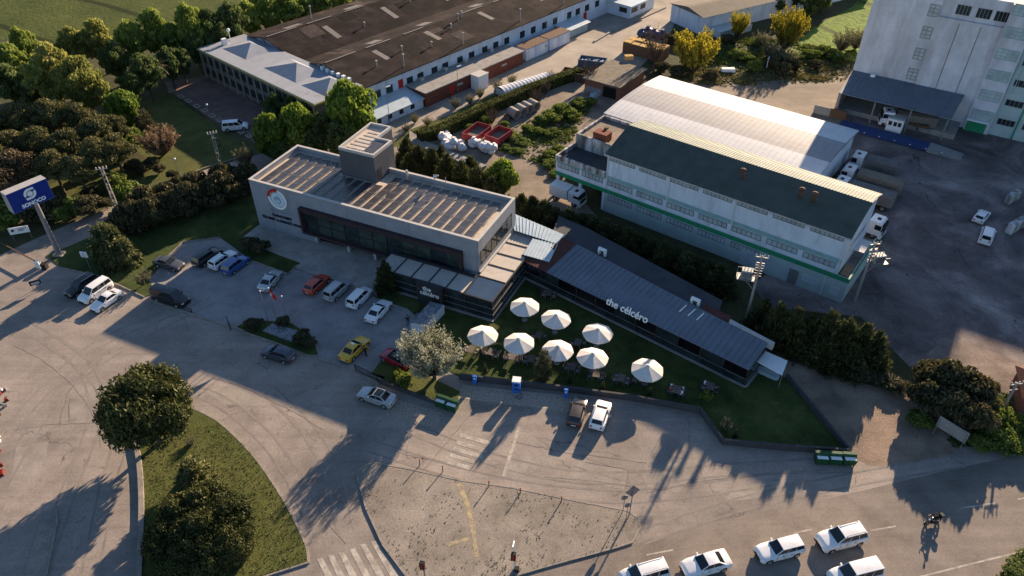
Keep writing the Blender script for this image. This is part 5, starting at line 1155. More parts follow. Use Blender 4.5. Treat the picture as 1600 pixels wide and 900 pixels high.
# ------------------------------------------------------------ people
SKIN = mat('skin', (.42, .25, .17), .6, .08, 8); HAIR = mat('dark_hair', (.025, .018, .014), .7, .2, 12)
def cloth(n, c): return bpy.data.materials.get(n) or mat(n, c, .9, .2, 6)
def limb(b, p, q, r0, r1):
    b.tube(p, q, r0, r1, 10); b.ball(p, r0, 10, 7); b.ball(q, r1, 10, 7)
def person(label, loc, rot, pose, shirt, trousers, hold=None, group=None, sc=1.0):
    b = MB(); segs = []       # (p, q, material slot): 0 skin 1 shirt 2 trousers 3 shoes
    def L_(p, q, r0, r1, s): limb(b, p, q, r0, r1); segs.append((Vector(p), Vector(q), s))
    z0 = {'stand': .93, 'walk': .92, 'sit': .52, 'ride': .80}[pose]; lean = {'stand': .0, 'walk': .04, 'sit': .06, 'ride': .22}[pose]
    hip = (0, 0, z0); ch_ = (0, -lean * .8, z0 + .42); nk = (0, -lean * 1.1, z0 + .55); hd_ = (0, -lean * 1.1 - .03, z0 + .70)
    L_((0, 0, z0 - .02), (0, -lean * .4, z0 + .2), .135, .13, 1); L_((0, -lean * .4, z0 + .2), ch_, .13, .145, 1); L_((-.11, ch_[1], ch_[2] + .02), (.11, ch_[1], ch_[2] + .02), .10, .10, 1)
    L_(nk, (hd_[0], hd_[1], hd_[2] - .08), .055, .05, 0); L_((0, hd_[1], hd_[2] - .03), (0, hd_[1] + .01, hd_[2] + .03), .082, .098, 0)
    b.ball((0, hd_[1] - .1, hd_[2] - .015), .02, 6, 5)
    for s in (-1, 1): b.ball((s * .098, hd_[1], hd_[2] - .01), .024, 6, 5)
    for s in (-1, 1):
        h = (s * .095, 0, z0 - .03)
        if pose == 'stand': kn, an = (s * .11, -.02, .50), (s * .12, .01, .09)
        elif pose == 'walk': kn, an = (s * .10, -s * .20 - .04, .50), (s * .10, -s * .32 + .06, .10 if s > 0 else .14)
        elif pose == 'sit': kn, an = (s * .14, -.44, z0 + .02), (s * .14, -.42, .09)
        else: kn, an = (s * .26, -.40, z0 - .12), (s * .27, -.22, .38)
        L_(h, kn, .095, .062, 2); L_(kn, an, .06, .042, 2); L_((an[0], an[1] + .03, an[2] - .04), (an[0] + s * .02, an[1] - .17, an[2] - .055), .042, .034, 3)
        sh = (s * .19, ch_[1], ch_[2] + .03)
        if pose == 'stand': el, wr_ = (s * .27, ch_[1] + .03, ch_[2] - .25), (s * .27, ch_[1] - .10, ch_[2] - .48)
        elif pose == 'walk': el, wr_ = (s * .25, s * .12, ch_[2] - .24), (s * .24, s * .22 - .12, ch_[2] - .45)
        elif pose == 'sit': el, wr_ = (s * .27, ch_[1] - .08, ch_[2] - .24), (s * .16, ch_[1] - .32, ch_[2] - .16)
        else: el, wr_ = (s * .34, ch_[1] - .20, ch_[2] - .20), (s * .32, ch_[1] - .46, ch_[2] - .22)
        L_(sh, el, .055, .045, 1); L_(el, wr_, .044, .032, 0)
        d = (Vector(wr_) - Vector(el)).normalized(); side = Vector((s, 0, 0)); side = (side - d * side.dot(d)).normalized(); w_ = Vector(wr_); pal = w_ + d * .085
        L_(tuple(w_), tuple(pal), .034, .036, 0); cu = d.cross(side).normalized() * s
        for k, (o_, ln) in enumerate(((-.03, .062), (-.01, .075), (.011, .072), (.031, .055))):
            p0 = pal + side * o_; p1 = p0 + d * ln * .6 + cu * .012; p2 = p1 + d * ln * .35 + cu * .03
            L_(tuple(p0), tuple(p1), .0115, .0105, 0); L_(tuple(p1), tuple(p2), .0105, .009, 0)
        t0 = w_ + d * .03 - side * .03; t1 = t0 - side * .035 + d * .035; t2 = t1 + d * .035 + cu * .012
        L_(tuple(t0), tuple(t1), .0135, .012, 0); L_(tuple(t1), tuple(t2), .012, .0095, 0)
    me = b.mesh('body_src', [SKIN]); o = bpy.data.objects.new('person', me); COL.objects.link(o)
    md = o.modifiers.new('r', 'REMESH'); md.mode = 'VOXEL'; md.voxel_size = .0095; md.use_smooth_shade = True
    sm = o.modifiers.new('s', 'SMOOTH'); sm.factor = .5; sm.iterations = 2
    dg = bpy.context.evaluated_depsgraph_get(); dg.update(); m2 = bpy.data.meshes.new_from_object(o.evaluated_get(dg))
    bpy.data.objects.remove(o); m2.materials.clear()
    for m in (SKIN, shirt, trousers, PLASTIC): m2.materials.append(m)
    n = len(m2.polygons); c = np.empty(n * 3); m2.polygons.foreach_get('center', c); c = c.reshape(-1, 3); best = np.full(n, 1e9); idx = np.zeros(n, int)
    for p, q, s in segs:
        p, q = np.array(p), np.array(q); d = q - p; t = np.clip(((c - p) @ d) / (d @ d + 1e-9), 0, 1); ds = np.linalg.norm(c - (p + t[:, None] * d), axis=1)
        k = ds < best; best[k] = ds[k]; idx[k] = s
    m2.polygons.foreach_set('material_index', idx); m2.polygons.foreach_set('use_smooth', [True] * n)
    o = link('person', m2, None, label, 'person', group); o.location = tuple(loc); o.rotation_euler = (0, 0, rot); o.scale = (sc,) * 3
    hb = MB()
    n_ = 12; pr_ = [(max(.001, .108 * math.sin(PI * i / 7)), .104 * math.cos(PI * i / 7)) for i in range(0, 5)]
    hb.lathe(pr_, n_, (0, hd_[1] + .018, hd_[2] + .028)); hb.build('hair', HAIR, o, True)
    eb = MB()
    for s in (-1, 1): eb.ball((s * .033, hd_[1] - .083, hd_[2] + .012), .011, 6, 4)
    eb.build('eyes', HAIR, o); return o
dk = cloth('black_cloth', (.02, .02, .024)); wt = cloth('white_cloth', (.66, .67, .7)); lb = cloth('light_blue_cloth', (.32, .42, .55)); rd = cloth('rust_red_cloth', (.25, .06, .04)); jn = cloth('denim', (.05, .07, .12)); gy = cloth('grey_cloth', (.2, .2, .21))
person('person in black standing by the open door of the yellow taxi', (*G(572, 556), 0), R(140), 'stand', dk, dk)
person('person in dark clothes standing by the white walled passage', (*G(638, 508), .0), R(200), 'stand', dk, jn)
person('person in dark clothes walking on the factory road with a long shadow', (*G(703, 156), 0), R(150), 'walk', dk, dk)
def seated(key, label, sh, tr):
    x, y, a = seats[key]; person(label, (x, y, .04), a, 'sit', sh, tr)
seated((10, 0), 'person in rust red top seated at the left of the busy lawn table', rd, jn); seated((10, 1), 'person in white shirt seated at the back left of the busy table', wt, dk)
seated((10, 2), 'person in white and blue seated at the front right of the busy table', wt, jn); seated((10, 3), 'person in light blue shirt seated at the back right of the busy table', lb, jn)
seated((11, 1), 'person in white shirt seated at the table by the yellow green bush', wt, dk); seated((11, 2), 'person in black seated opposite the white shirt by the bush', dk, dk)
# motorcycle and rider
mx, my = G(1457, 815, .3); ma = head((1472, 811), (1441, 821))
mo = thing('motorcycle', 'black motorcycle riding through the tree shade on the main road', 'motorcycle', (mx, my, 0), ma)
for x in (-.72, .72):
    b = MB(); b.lathe([(.22, -.06), (.30, -.07), (.33, 0), (.30, .07), (.22, .06)], 20); b.v = [(p[0], p[2], p[1]) for p in b.v]; w = b.build('wheel', TYRE, mo); w.location = (x, 0, .33)
    b = MB(); [b.beam((0, 0, 0), (.24 * math.cos(k * PI / 3), 0, .24 * math.sin(k * PI / 3)), .02) for k in range(6)]; b.lathe([(.2, -.02), (.23, -.02), (.23, .02), (.2, .02)], 16) ; b.build('rim', STEEL, w)
part('frame', STEEL, mo, lambda b: (b.beam((-.72, .09, .33), (-.1, .1, .42), .05), b.beam((-.72, -.09, .33), (-.1, -.1, .42), .05), b.beam((.72, .08, .33), (.5, .08, .95), .05), b.beam((.72, -.08, .33), (.5, -.08, .95), .05), b.beam((-.5, 0, .72), (.5, 0, .85), .09)))
part('engine', PLASTIC, mo, lambda b: b.box(-.25, .3, -.16, .16, .25, .62)); part('fuel_tank', pcol('black_bike_paint', (.015, .015, .016)), mo, lambda b: b.ball((.2, 0, .86), .2, 12, 8, .7), smooth=True); part('seat', BLACK, mo, lambda b: b.prism([(-.75, -.13), (.02, -.15), (.02, .15), (-.75, .13)], .72, .82))
part('handlebar', STEEL, mo, lambda b: b.path([(.38, -.38, 1.05), (.48, -.15, 1.02), (.48, .15, 1.02), (.38, .38, 1.05)], .018)); part('headlight', LAMP, mo, lambda b: b.ball((.62, 0, .9), .1, 10, 7), smooth=True); part('exhaust', ALU, mo, lambda b: b.tube((-.1, -.18, .3), (-.8, -.2, .4), .045)); part('mudguard', PLASTIC, mo, lambda b: (b.beam((-1.0, 0, .55), (-.6, 0, .72), .16, .03), b.beam((.6, 0, .72), (.9, 0, .66), .12, .03))); part('mirror', PLASTIC, mo, lambda b: [b.ball((.4, s * .42, 1.2), .05, 8, 5) for s in (-1, 1)])
part('top_box', PLASTIC, mo, lambda b: b.box(-1.0, -.68, -.2, .2, .84, 1.12))
person('person in black with helmet riding the motorcycle', (mx - .22 * math.cos(ma), my - .22 * math.sin(ma), .06), ma + PI / 2, 'ride', dk, dk)

# ------------------------------------------------------------ walls, fences and gates
DARKWALL = mat('dark_low_wall', (.055, .055, .06), .85, .25, 1.5, .01); LOWCONC = mat('pale_low_wall', (.26, .235, .21), .9, .2, 1.5, .01)
def wall(name, pix, w, h, m, label, cat='wall', cap=None):
    pts = [G(*p) for p in pix]; b = MB(); strip(b, pts, w, 0, h); o = b.build(name, m, None, label=label, cat=cat)
    if cap: c = MB(); strip(c, pts, w + .08, h, h + .06); c.build('coping', cap, o)
    return o
wall('garden_wall', [(718, 592), (800, 602), (880, 611), (985, 625), (1093, 645), (1129, 694), (1225, 703), (1324, 710)], .25, .85, DARKWALL, 'long dark low wall closing the cafe lawn along the parking strip')
wall('garden_wall', [(1326, 708), (1280, 652), (1228, 590)], .25, .7, DARKWALL, 'dark low wall between the cafe lawn and the clay track')
wall('garden_wall', [(592, 598), (640, 616), (713, 643)], .2, .6, DARKWALL, 'short dark low wall along the corner lawn beside the silver saloon')
wall('plinth', [(722, 603), (800, 612), (880, 620)], .3, .12, LOWCONC, 'low pale plinth under the charging posts')
def railing(pa, pb, h, label, n=14, name='fence'):
    a, b_ = G(*pa), G(*pb); L_ = math.dist(a, b_); t = thing(name, label, 'fence', a, math.atan2(b_[1] - a[1], b_[0] - a[0]))
    for z in (.12, h - .06): box('rail', BLACK, t, 0, L_, -.025, .025, z, z + .05)
    part('bars', BLACK, t, lambda b: [b.box(i * L_ / n - .015, i * L_ / n + .015, -.03, .03, .05, h) for i in range(n + 1)])
    for x in (0, L_): box('post', BLACK, t, x - .05, x + .05, -.05, .05, 0, h + .1)
railing((556, 580), (590, 596), 1.1, 'black barred sliding gate standing open beside the corner lawn', name='gate'); railing((357, 506), (361, 516), 1.1, 'short black gate leaf by the planted island', 5, name='gate')
railing((240, 466), (300, 489), .7, 'low dark rail along the passenger van', 12)
railing((1305, 92), (1345, 103), 1.4, 'wire and post paddock fence beside the grain mill', 8)
# ------------------------------------------------------------ charging posts, bins, bollards
CB = mat('bright_blue_enamel', (.03, .13, .5), .4, .1, 2)
for p, lab in (((742, 600), 'slim blue charging post nearest the blossom tree'), ((884, 621), 'slim blue charging post beside the dark brown hatchback')):
    t = thing('charging_post', lab, 'charger', G(*p), R(-10)); box('post_body', CB, t, -.22, .22, -.15, .15, .1, 1.35); box('screen', WHITE, t, -.12, .12, -.17, -.15, .9, 1.15); box('foot', CONCWALL, t, -.3, .3, -.25, .25, 0, .1)
t = thing('charging_cabinet', 'tall blue charging cabinet with a white top at the edge of the cafe lawn', 'charger', G(807, 611), R(-8)); box('cabinet_body', CB, t, -.45, .45, -.4, .4, .1, 1.75); box('cabinet_top', WHITE, t, -.48, .48, -.43, .43, 1.75, 1.95); box('screen', PLASTIC, t, -.2, .2, -.43, -.4, 1.2, 1.5); box('socket', PLASTIC, t, -.25, .25, -.43, -.4, .6, .8)
part('cable', BLACK, t, lambda b: b.path([(.3, -.42, .8), (.6, -.7, .3), (.8, -1.0, .03), (.5, -1.3, .03), (.1, -1.0, .03), (.3, -.6, .03)], .03)); box('foot', CONCWALL, t, -.55, .55, -.5, .5, 0, .1)
BING = mat('green_bin_plastic', (.012, .06, .025), .6, .2, 2)
def bin_(p, rot, label, lid_open, mcol=BING):
    t = thing('waste_container', label, 'bin', G(*p), rot, 'wheeled waste containers')
    part('bin_body', mcol, t, lambda b: b.prism([(-.6, -.42), (.6, -.42), (.6, .42), (-.6, .42)], .18, 1.05, [(-.68, -.5), (.68, -.5), (.68, .5), (-.68, .5)]))
    part('lid', mcol, t, lambda b: b.prism([(-.7, .0), (.7, .0), (.7, .54), (-.7, .54)], 1.06, 1.3, [(-.7, .15), (.7, .15), (.7, .5), (-.7, .5)]) if lid_open else b.prism([(-.7, -.52), (.7, -.52), (.7, .52), (-.7, .52)], 1.06, 1.12, [(-.7, -.3), (.7, -.3), (.7, .3), (-.7, .3)]))
    if lid_open: box('rubbish', WHITE, t, -.55, .55, -.46, -.05, .9, 1.07)
    for x in (-.5, .5):
        for y in (-.35, .35): part('castor', BLACK, t, lambda b: b.tube((x - .04, y, .09), (x + .04, y, .09), .09, n=10))
bin_((690, 634), R(-22), 'green waste container nearer the silver saloon', True); bin_((707, 640), R(-22), 'green waste container at the corner of the garden wall', True)
bin_((1281, 722), R(-5), 'dark green waste container leftmost of the three by the clay track', True); bin_((1302, 723), R(-5), 'dark green waste container in the middle of the three by the clay track', True); bin_((1324, 724), R(-5), 'dark green waste container nearest the clay track', True)
bo = thing('bollard', 'x', 'bollard', (0, 0, 0), 0, 'red bollards along the paver island')
part('post', RUST, bo, lambda b: b.tube((0, 0, 0), (0, 0, .8), .05, n=10)); part('cap', REDPAINT, bo, lambda b: (b.tube((0, 0, .8), (0, 0, .95), .065, n=10), b.ball((0, 0, .95), .065, 10, 6)))
trB = tree_of(bo)
for i, (p, lab) in enumerate((((656, 727), 'red topped bollard nearest the tree shadow'), ((692, 737), 'red topped bollard left of the yellow tactile strip'), ((764, 761), 'red topped bollard right of the yellow tactile strip'), ((813, 772), 'red topped bollard below the faded lane line'), ((877, 785), 'red topped bollard nearest the pair of round signs'))):
    if i == 0: bo.location = (*G(*p), 0); bo['label'] = lab
    else: dup(bo, G(*p), 0, lab, tree=trB)
# ------------------------------------------------------------ signs and masts
SIGNBLUE = mat('deep_blue_sign_face', (.012, .035, .22), .35, .08, 2, coat=.2)
sb_ = G(93, 398); t = thing('pylon_sign', 'big blue box sign with white emblem and lettering on a thick grey mast', 'sign', sb_, 0)
part('mast', mat('galvanised_mast', (.24, .24, .25), .5, .12, 1, metal=.4), t, lambda b: b.tube((0, 0, 0), (0, 0, 8.6), .36, .30, 14)); part('mast_foot', CONCWALL, t, lambda b: b.box(-.7, .7, -.7, .7, 0, .25))
SA0, SA1 = G(23, 335, 8.3), G(85, 308, 8.3); SR = math.atan2(SA1[1] - SA0[1], SA1[0] - SA0[0]); SL = math.dist(SA0, SA1) / 2; SC = ((SA0[0] + SA1[0]) / 2 - sb_[0], (SA0[1] + SA1[1]) / 2 - sb_[1])
def rb(x, y): y += .0; return (SC[0] + x * math.cos(SR) - (y + .75) * math.sin(SR), SC[1] + x * math.sin(SR) + (y + .75) * math.cos(SR))
def f(b): b.prism([rb(-SL, -.75), rb(SL, -.75), rb(SL, .75), rb(-SL, .75)], 8.3, 11.3)
bd = part('sign_box', mat('sign_box_grey', (.34, .33, .33), .6, .1, 1), t, f)
def f(b): b.pane((*rb(-SL + .04, -.755), 8.34), (*rb(SL - .04, -.755), 8.34), (*rb(SL - .04, -.755), 11.26), (*rb(-SL + .04, -.755), 11.26), .03)
sf = part('sign_face', SIGNBLUE, bd, f)
o = text_part('lettering', 'SONOCO', .72, LETTERWHITE, bd, (*rb(.1, -.80), 8.82), (PI / 2, 0, SR), bold=.035)
def f(b):   # round emblem: disc with two swept hooks
    n = 24
    def arc(r0, r1, a0, a1, cx, cz):
        for i in range(n):
            a, c = a0 + (a1 - a0) * i / n, a0 + (a1 - a0) * (i + 1) / n
            b.add([(cx + r * math.cos(t_), y, cz + r * math.sin(t_)) for t_ in (a, c) for r in (r0, r1) for y in (0, -.03)], [(0, 1, 3, 2), (4, 6, 7, 5), (0, 4, 5, 1), (2, 3, 7, 6), (1, 5, 7, 3), (0, 2, 6, 4)])
    arc(.001, .36, 0, 2 * PI, 0, 0); arc(.46, .80, R(88), R(200), 0, 0); arc(.46, .80, R(-92), R(20), 0, 0)
    b.add([(0, 0, .46), (.72, 0, .46), (.62, 0, .78), (0, 0, .78), (0, -.03, .46), (.72, -.03, .46), (.62, -.03, .78), (0, -.03, .78)], [(4, 5, 6, 7), (0, 1, 5, 4), (1, 2, 6, 5), (2, 3, 7, 6)])
    b.add([(0, 0, -.46), (-.72, 0, -.46), (-.62, 0, -.78), (0, 0, -.78), (0, -.03, -.46), (-.72, -.03, -.46), (-.62, -.03, -.78), (0, -.03, -.78)], [(7, 6, 5, 4), (0, 4, 5, 1), (1, 5, 6, 2), (2, 6, 7, 3)])
em = part('emblem', LETTERWHITE, bd, f); em.location = (*rb(.05, -.80), 10.2); em.rotation_euler = (0, 0, SR)
def board(p, rot, w, h, z0, label, faces=WHITE, legs=2, back=None, extra=None, name='signboard', tilt=0):
    t = thing(name, label, 'sign', G(*p), rot); o = part('panel', faces, t, lambda b: b.box(-w / 2, w / 2, -.05, .05, z0, z0 + h))
    xs = (-w / 2 + .15, w / 2 - .15) if legs == 2 else (0,)
    for x in xs: part('post', STEEL, t, lambda b: b.tube((x, .09, 0), (x, .09, z0 + h * .9), .045))
    if extra: extra(t)
    return t
def ex(t):
    def f(b):
        for i in range(3): b.box(-.1, 1.0 - .2 * i, -.065, -.05, 1.95 - i * .18, 2.03 - i * .18)
        b.ball((-.8, -.05, 1.85), .2, 10, 6)
    part('print', NAVY, t, f)
board((37, 375), R(20), 2.6, 1.1, 1.2, 'white two legged information board with dark print at the grove edge', extra=ex)
def ex(t): part('print', NAVY, t, lambda b: [b.box(-.35, .35, -.062, -.05, 2.45 + .14 * i, 2.49 + .14 * i) for i in range(5)])
board((142, 423), R(-10), 1.0, .9, 2.35, 'small white notice on a single post beside the cedar', legs=1, extra=ex)
def ex(t): part('print', LETTERWHITE, t, lambda b: [b.box(-.5, .5, -.062, -.05, .95 + .2 * i, 1.03 + .2 * i) for i in range(2)])
board((60, 452), R(28), 1.4, .7, .8, 'low dark sign with two pale lines in the shade of the left street', faces=NAVY, extra=ex)
board((1478, 690), R(128), 3.2, 1.5, 1.2, 'weathered grey billboard seen from behind at the bushes by the clay track', faces=mat('weathered_ply', (.24, .23, .22), .85, .2, 1))
board((1198, 107), R(60), 1.0, 2.2, .3, 'leaning white board among the scrub behind the arched shed', legs=1)
t = thing('barrier_gate', 'raised housing with a long dark barrier arm across the left road', 'barrier', G(62, 418), 0); box('housing', WHITE, t, -.3, .3, -.25, .25, 0, 1.1)
aa, ab = G(62, 418), G(6, 388); part('arm', RUST, t, lambda b: b.beam((0, 0, .95), (ab[0] - aa[0], ab[1] - aa[1], .95), .14)); box('control_box', PLASTIC, t, .6, 1.3, -.6, .1, 0, .9)
# road signs on the tip of the paver island and signal posts
for p, lab, mm in (((973, 800), 'post with a round sign at the tip of the paver island, standing further back', 1), ((978, 812), 'post with a round sign at the tip of the paver island, nearer the main road', 2)):
    t = thing('road_sign', lab, 'sign', G(*p), R(195)); part('post', STEEL, t, lambda b: b.tube((0, 0, 0), (0, 0, 2.6), .035)); part('plate', STEEL, t, lambda b: (b.tube((0, -.06, 2.3), (0, -.03, 2.3), .36, n=24)))
t = thing('road_sign', 'tall post with a diamond sign plate at the end of the paver island', 'sign', G(983, 806), R(195)); part('post', STEEL, t, lambda b: b.tube((0, 0, 0), (0, 0, 4.6), .05)); part('plate', STEEL, t, lambda b: b.add([(x, y, z) for y in (-.08, -.05) for x, z in ((-.75, 3.9), (0, 3.0), (.75, 3.9), (0, 4.8))], [(0, 1, 2, 3), (7, 6, 5, 4), (0, 4, 5, 1), (1, 5, 6, 2), (2, 6, 7, 3), (3, 7, 4, 0)]))
for p, h, lab in (((803, 890), 4.6, 'white signal mast with black lamp heads on the paver island'), ((664, 903), 2.4, 'short signal post with a black lamp head at the bottom of the paver island')):
    t = thing('traffic_signal', lab, 'traffic light', G(*p), R(170)); part('mast', WHITE if h > 3 else STEEL, t, lambda b: (b.tube((0, 0, 0), (0, 0, h), .07), b.tube((0, 0, h), (.0, .7, h + .15), .06) if h > 3 else None))
    for z in ((h * .45, .55),) if h > 3 else ((h - .4, .5),):
        hd2 = box('lamp_head', PLASTIC, t, -.22, .22, .08, .42, z[0], z[0] + 1.0); part('lens', REDPAINT, hd2, lambda b: [b.tube((0, .42, z[0] + .18 + .3 * k), (0, .46, z[0] + .18 + .3 * k), .11, n=12) for k in range(3)])
    if h > 3: box('push_box', PLASTIC, t, -.5, -.1, -.1, .3, .05, .55)
# flag poles and lamps
for p, h, fl, lab in (((419, 503), 5.0, 0, 'left flagpole with bare white tip on the planted island'), ((432, 500), 5.2, 1, 'middle flagpole flying a red flag with white crescent'), ((450, 504), 4.3, 0, 'right flagpole with bare white tip on the planted island')):
    t = thing('flagpole', lab, 'flagpole', G(*p), R(-30)); part('pole', STEEL, t, lambda b: b.tube((0, 0, 0), (0, 0, h), .05, .03)); part('finial', LETTERWHITE, t, lambda b: b.ball((0, 0, h + .06), .1, 8, 6))
    if fl:
        FR = cloth('red_flag_cloth', (.55, .015, .02))
        def f(b):
            n = 8; pts = [(.03 + .12 * i, .06 * math.sin(i * 1.1), -.10 * i) for i in range(n + 1)]
            v = [(x, y, h - .05 + z) for x, y, z in pts] + [(x, y + .02, h - 1.0 + z) for x, y, z in pts]; b.add(v, [(i, i + 1, n + 2 + i, n + 1 + i) for i in range(n)])
        fo = part('flag', FR, t, f); part('crescent', LETTERWHITE, fo, lambda b: [b.tube((.35 + .16 * math.cos(a), -.06, h - .8 + .16 * math.sin(a)), (.35 + .16 * math.cos(a + .5), -.06, h - .8 + .16 * math.sin(a + .5)), .04, n=5) for a in np.arange(.8, 5.2, .5)])
for p, h, lab in (((609, 192), 7.0, 'street lamp on the grass bank beside the white lean-to'), ((716, 150), 6.0, 'street lamp beside the factory road near the vaulted shelter'), ((330, 190), 3.2, 'low lamp with white globe on the edge of the factory lawn'), ((281, 275), 3.0, 'low lamp with white globe by the lit lawn corner')):
    t = thing('street_lamp', lab, 'lamp', G(*p), R(30)); part('pole', STEEL, t, lambda b: b.tube((0, 0, 0), (0, 0, h), .07, .04)); part('lamp_head', WHITE, t, (lambda b: b.beam((0, 0, h), (.9, 0, h + .1), .22, .12)) if h > 4 else (lambda b: b.ball((0, 0, h + .18), .2, 10, 7)))
# ------------------------------------------------------------ power poles
POLEC = mat('concrete_pole', (.30, .27, .24), .85, .2, 1.5, .01); PORC = mat('porcelain', (.6, .58, .55), .3, .1, 3)
def power_pole(p, h, rot, label, kind, name='power_pole'):
    t = thing(name, label, 'pole', G(*p), rot)
    if kind == 'lattice':
        def f(b):
            for sx in (-1, 1):
                for sy in (-1, 1): b.beam((sx * .32, sy * .26, 0), (sx * .14, sy * .12, h), .09)
            n = 12
            for i in range(n):
                z0, z1 = h * i / n, h * (i + 1) / n; w0, w1 = .32 - .18 * i / n, .32 - .18 * (i + 1) / n; s = 1 if i % 2 else -1
                for y in (-1, 1): b.beam((-s * w0, y * w0 * .82, z0), (s * w1, y * w1 * .82, z1), .05)
                for x in (-1, 1): b.beam((x * w0, -s * w0 * .82, z0), (x * w1, s * w1 * .82, z1), .05)
        part('mast', POLEC, t, f)
    else: part('mast', POLEC, t, lambda b: b.tube((0, 0, 0), (0, 0, h), .2, .12, 10))
    def f(b): b.beam((-.75, 0, h - .25), (.75, 0, h - .25), .12); b.beam((-.5, 0, h - 1.1), (.5, 0, h - 1.1), .1)
    part('crossarm', STEEL, t, f)
    for x in (-.68, -.25, .25, .68): part('insulator', PORC, t, lambda b: (b.tube((x, 0, h - .19), (x, 0, h + .12), .05), b.ball((x, 0, h + .1), .08, 8, 5)))
    if kind in ('lattice', 'coil'):
        def f(b):
            for k in range(4):
                r = .45 + .05 * k; pts = [(.35 + r * math.cos(a), -.2 + .03 * k, h - 1.9 + r * 1.25 * math.sin(a)) for a in np.arange(0, 2 * PI + .1, .4)]; b.path(pts, .022, 4)
        part('cable_coil', BLACK, t, f)
    if kind == 'transformer':
        pl = part('platform', STEEL, t, lambda b: (b.box(.2, 2.4, -.7, .7, h * .66, h * .66 + .1), b.beam((.1, 0, h * .5), (1.6, 0, h * .66), .1), [b.box(x, x + .05, y, y + .05, h * .66 + .1, h * .66 + 1.0) for x in (.25, 1.3, 2.35) for y in (-.7, .65)], b.box(.25, 2.4, -.7, -.65, h * .66 + .95, h * .66 + 1.0), b.box(.25, 2.4, .65, .7, h * .66 + .95, h * .66 + 1.0)))
        tr_ = box('transformer', mat('transformer_grey', (.34, .34, .33), .6, .15, 2) if 'transformer_grey' not in bpy.data.materials else bpy.data.materials['transformer_grey'], t, .6, 1.9, -.45, .45, h * .66 + .1, h * .66 + 1.25)
        part('fins', STEEL, tr_, lambda b: [b.box(.62 + .14 * i, .66 + .14 * i, -.58, .58, h * .66 + .25, h * .66 + 1.05) for i in range(9)])
        part('bushing', PORC, tr_, lambda b: [b.lathe([(.02, 0), (.07, .05), (.04, .12), (.07, .18), (.04, .25), (.06, .32), (.01, .4)], 8, (.8 + .4 * k, 0, h * .66 + 1.25)) for k in range(3)])
        part('fuse_rack', PORC, t, lambda b: [b.beam((-.5 + .33 * k, -.25, h * .8 + .12 * k), (-.5 + .33 * k, -.05, h * .8 + .7 + .12 * k), .08) for k in range(4)])
        part('ladder_arm', STEEL, t, lambda b: [b.beam((-.45, -.12, h * .7 + .4 * k), (.45, -.12, h * .7 + .4 * k), .07) for k in range(6)])
    return t
power_pole((190, 345), 9.2, R(20), 'concrete lattice pole with hanging cable coils behind the big cedar', 'lattice'); power_pole((350, 277), 8.2, R(25), 'concrete lattice pole with cable coil beside the factory lawn', 'lattice')
power_pole((1165, 502), 10.4, R(165), 'transformer pole standing between the cafe pavilion and the conifers', 'transformer'); power_pole((1335, 470), 9.4, R(10), 'transformer pole at the corner of the green roofed factory', 'transformer')
t = power_pole((1563, 643), 4.6, R(10), 'thin dark leaning pole among the bushes at the right edge', 'plain')
# ------------------------------------------------------------ yard goods
BAGM = mat('white_woven_bag', (.66, .66, .70), .8, .12, 2.5, .02)
def lumpy(seed, r=.75):
    b = MB(); b.ball((0, 0, .55), r, 12, 9, .78); q = random.Random(seed); ph = [q.uniform(0, 6) for _ in range(6)]
    b.v = [(x * (1 + .12 * math.sin(5 * y + ph[0]) + .08 * math.sin(9 * z + ph[1])), y * (1 + .12 * math.sin(5 * x + ph[2]) + .08 * math.sin(8 * z + ph[3])), max(0, z * (1 + .1 * math.sin(6 * x + ph[4])))) for x, y, z in b.v]
    b.prism([(-.12, -.12), (.12, -.12), (.12, .12), (-.12, .12)], 1.05, 1.4, [(-.3, -.2), (.3, -.25), (.28, .25), (-.25, .28)]); return b.mesh('bulk_bag', BAGM, R(60))
LB_ = [lumpy(i) for i in range(4)]
for cl, pa, pb, w, n in (('heap nearer the farm trailers and the hedge', (690, 220), (724, 236), 2.2, 16), ('heap by the young green tree', (738, 232), (772, 243), 1.6, 15)):
    a, b_ = G(*pa), G(*pb)
    for i in range(n):
        s = random.random(); o = random.uniform(-w, w); lay = i > n * .65; x = a[0] + (b_[0] - a[0]) * s; y = a[1] + (b_[1] - a[1]) * s + o * (.6 if lay else 1)
        g = link('bulk_bag', LB_[i % 4], None, 'bulging white bulk bag in the ' + cl, 'bag', 'white bags in the ' + cl); g.location = (x, y, .75 if lay else 0); g.rotation_euler = (0, 0, random.uniform(0, 6)); k = random.uniform(.8, 1.1); g.scale = (k, k, k)
PIPEM = mat('weathered_concrete_pipe', (.26, .23, .20), .9, .25, 2, .02)
for i, (x, y) in enumerate(((803, 184), (814, 179), (823, 175), (833, 171))):
    t = thing('concrete_pipe', ['concrete pipe nearest the red farm trailers', 'concrete pipe second from the farm trailers', 'concrete pipe third from the farm trailers', 'concrete pipe furthest from the farm trailers'][i], 'pipe', G(x, y), R(128), 'concrete pipes lying in the yard')
    b = MB(); b.lathe([(.72, -1.1), (.95, -1.1), (.95, 1.1), (.72, 1.1), (.72, -1.1)], 20); b.v = [(p[2], p[0], p[1] + .95) for p in b.v]; b.build('pipe_wall', PIPEM, t, R(40))
STRAW = mat('golden_straw', (.45, .29, .10), .95, .35, 3, .04, fine=16); PALLET = mat('brown_crate_wood', (.16, .10, .06), .9, .35, 3, .02)
a, b_ = G(972, 82), G(1012, 92); ang = math.atan2(b_[1] - a[1], b_[0] - a[0]); L_ = math.dist(a, b_)
bl = [('crate_stack', (a[0], a[1]), ang, 5, 2, 'big wooden crate heaped with golden straw by the factory road')]
rr = random.Random(9)
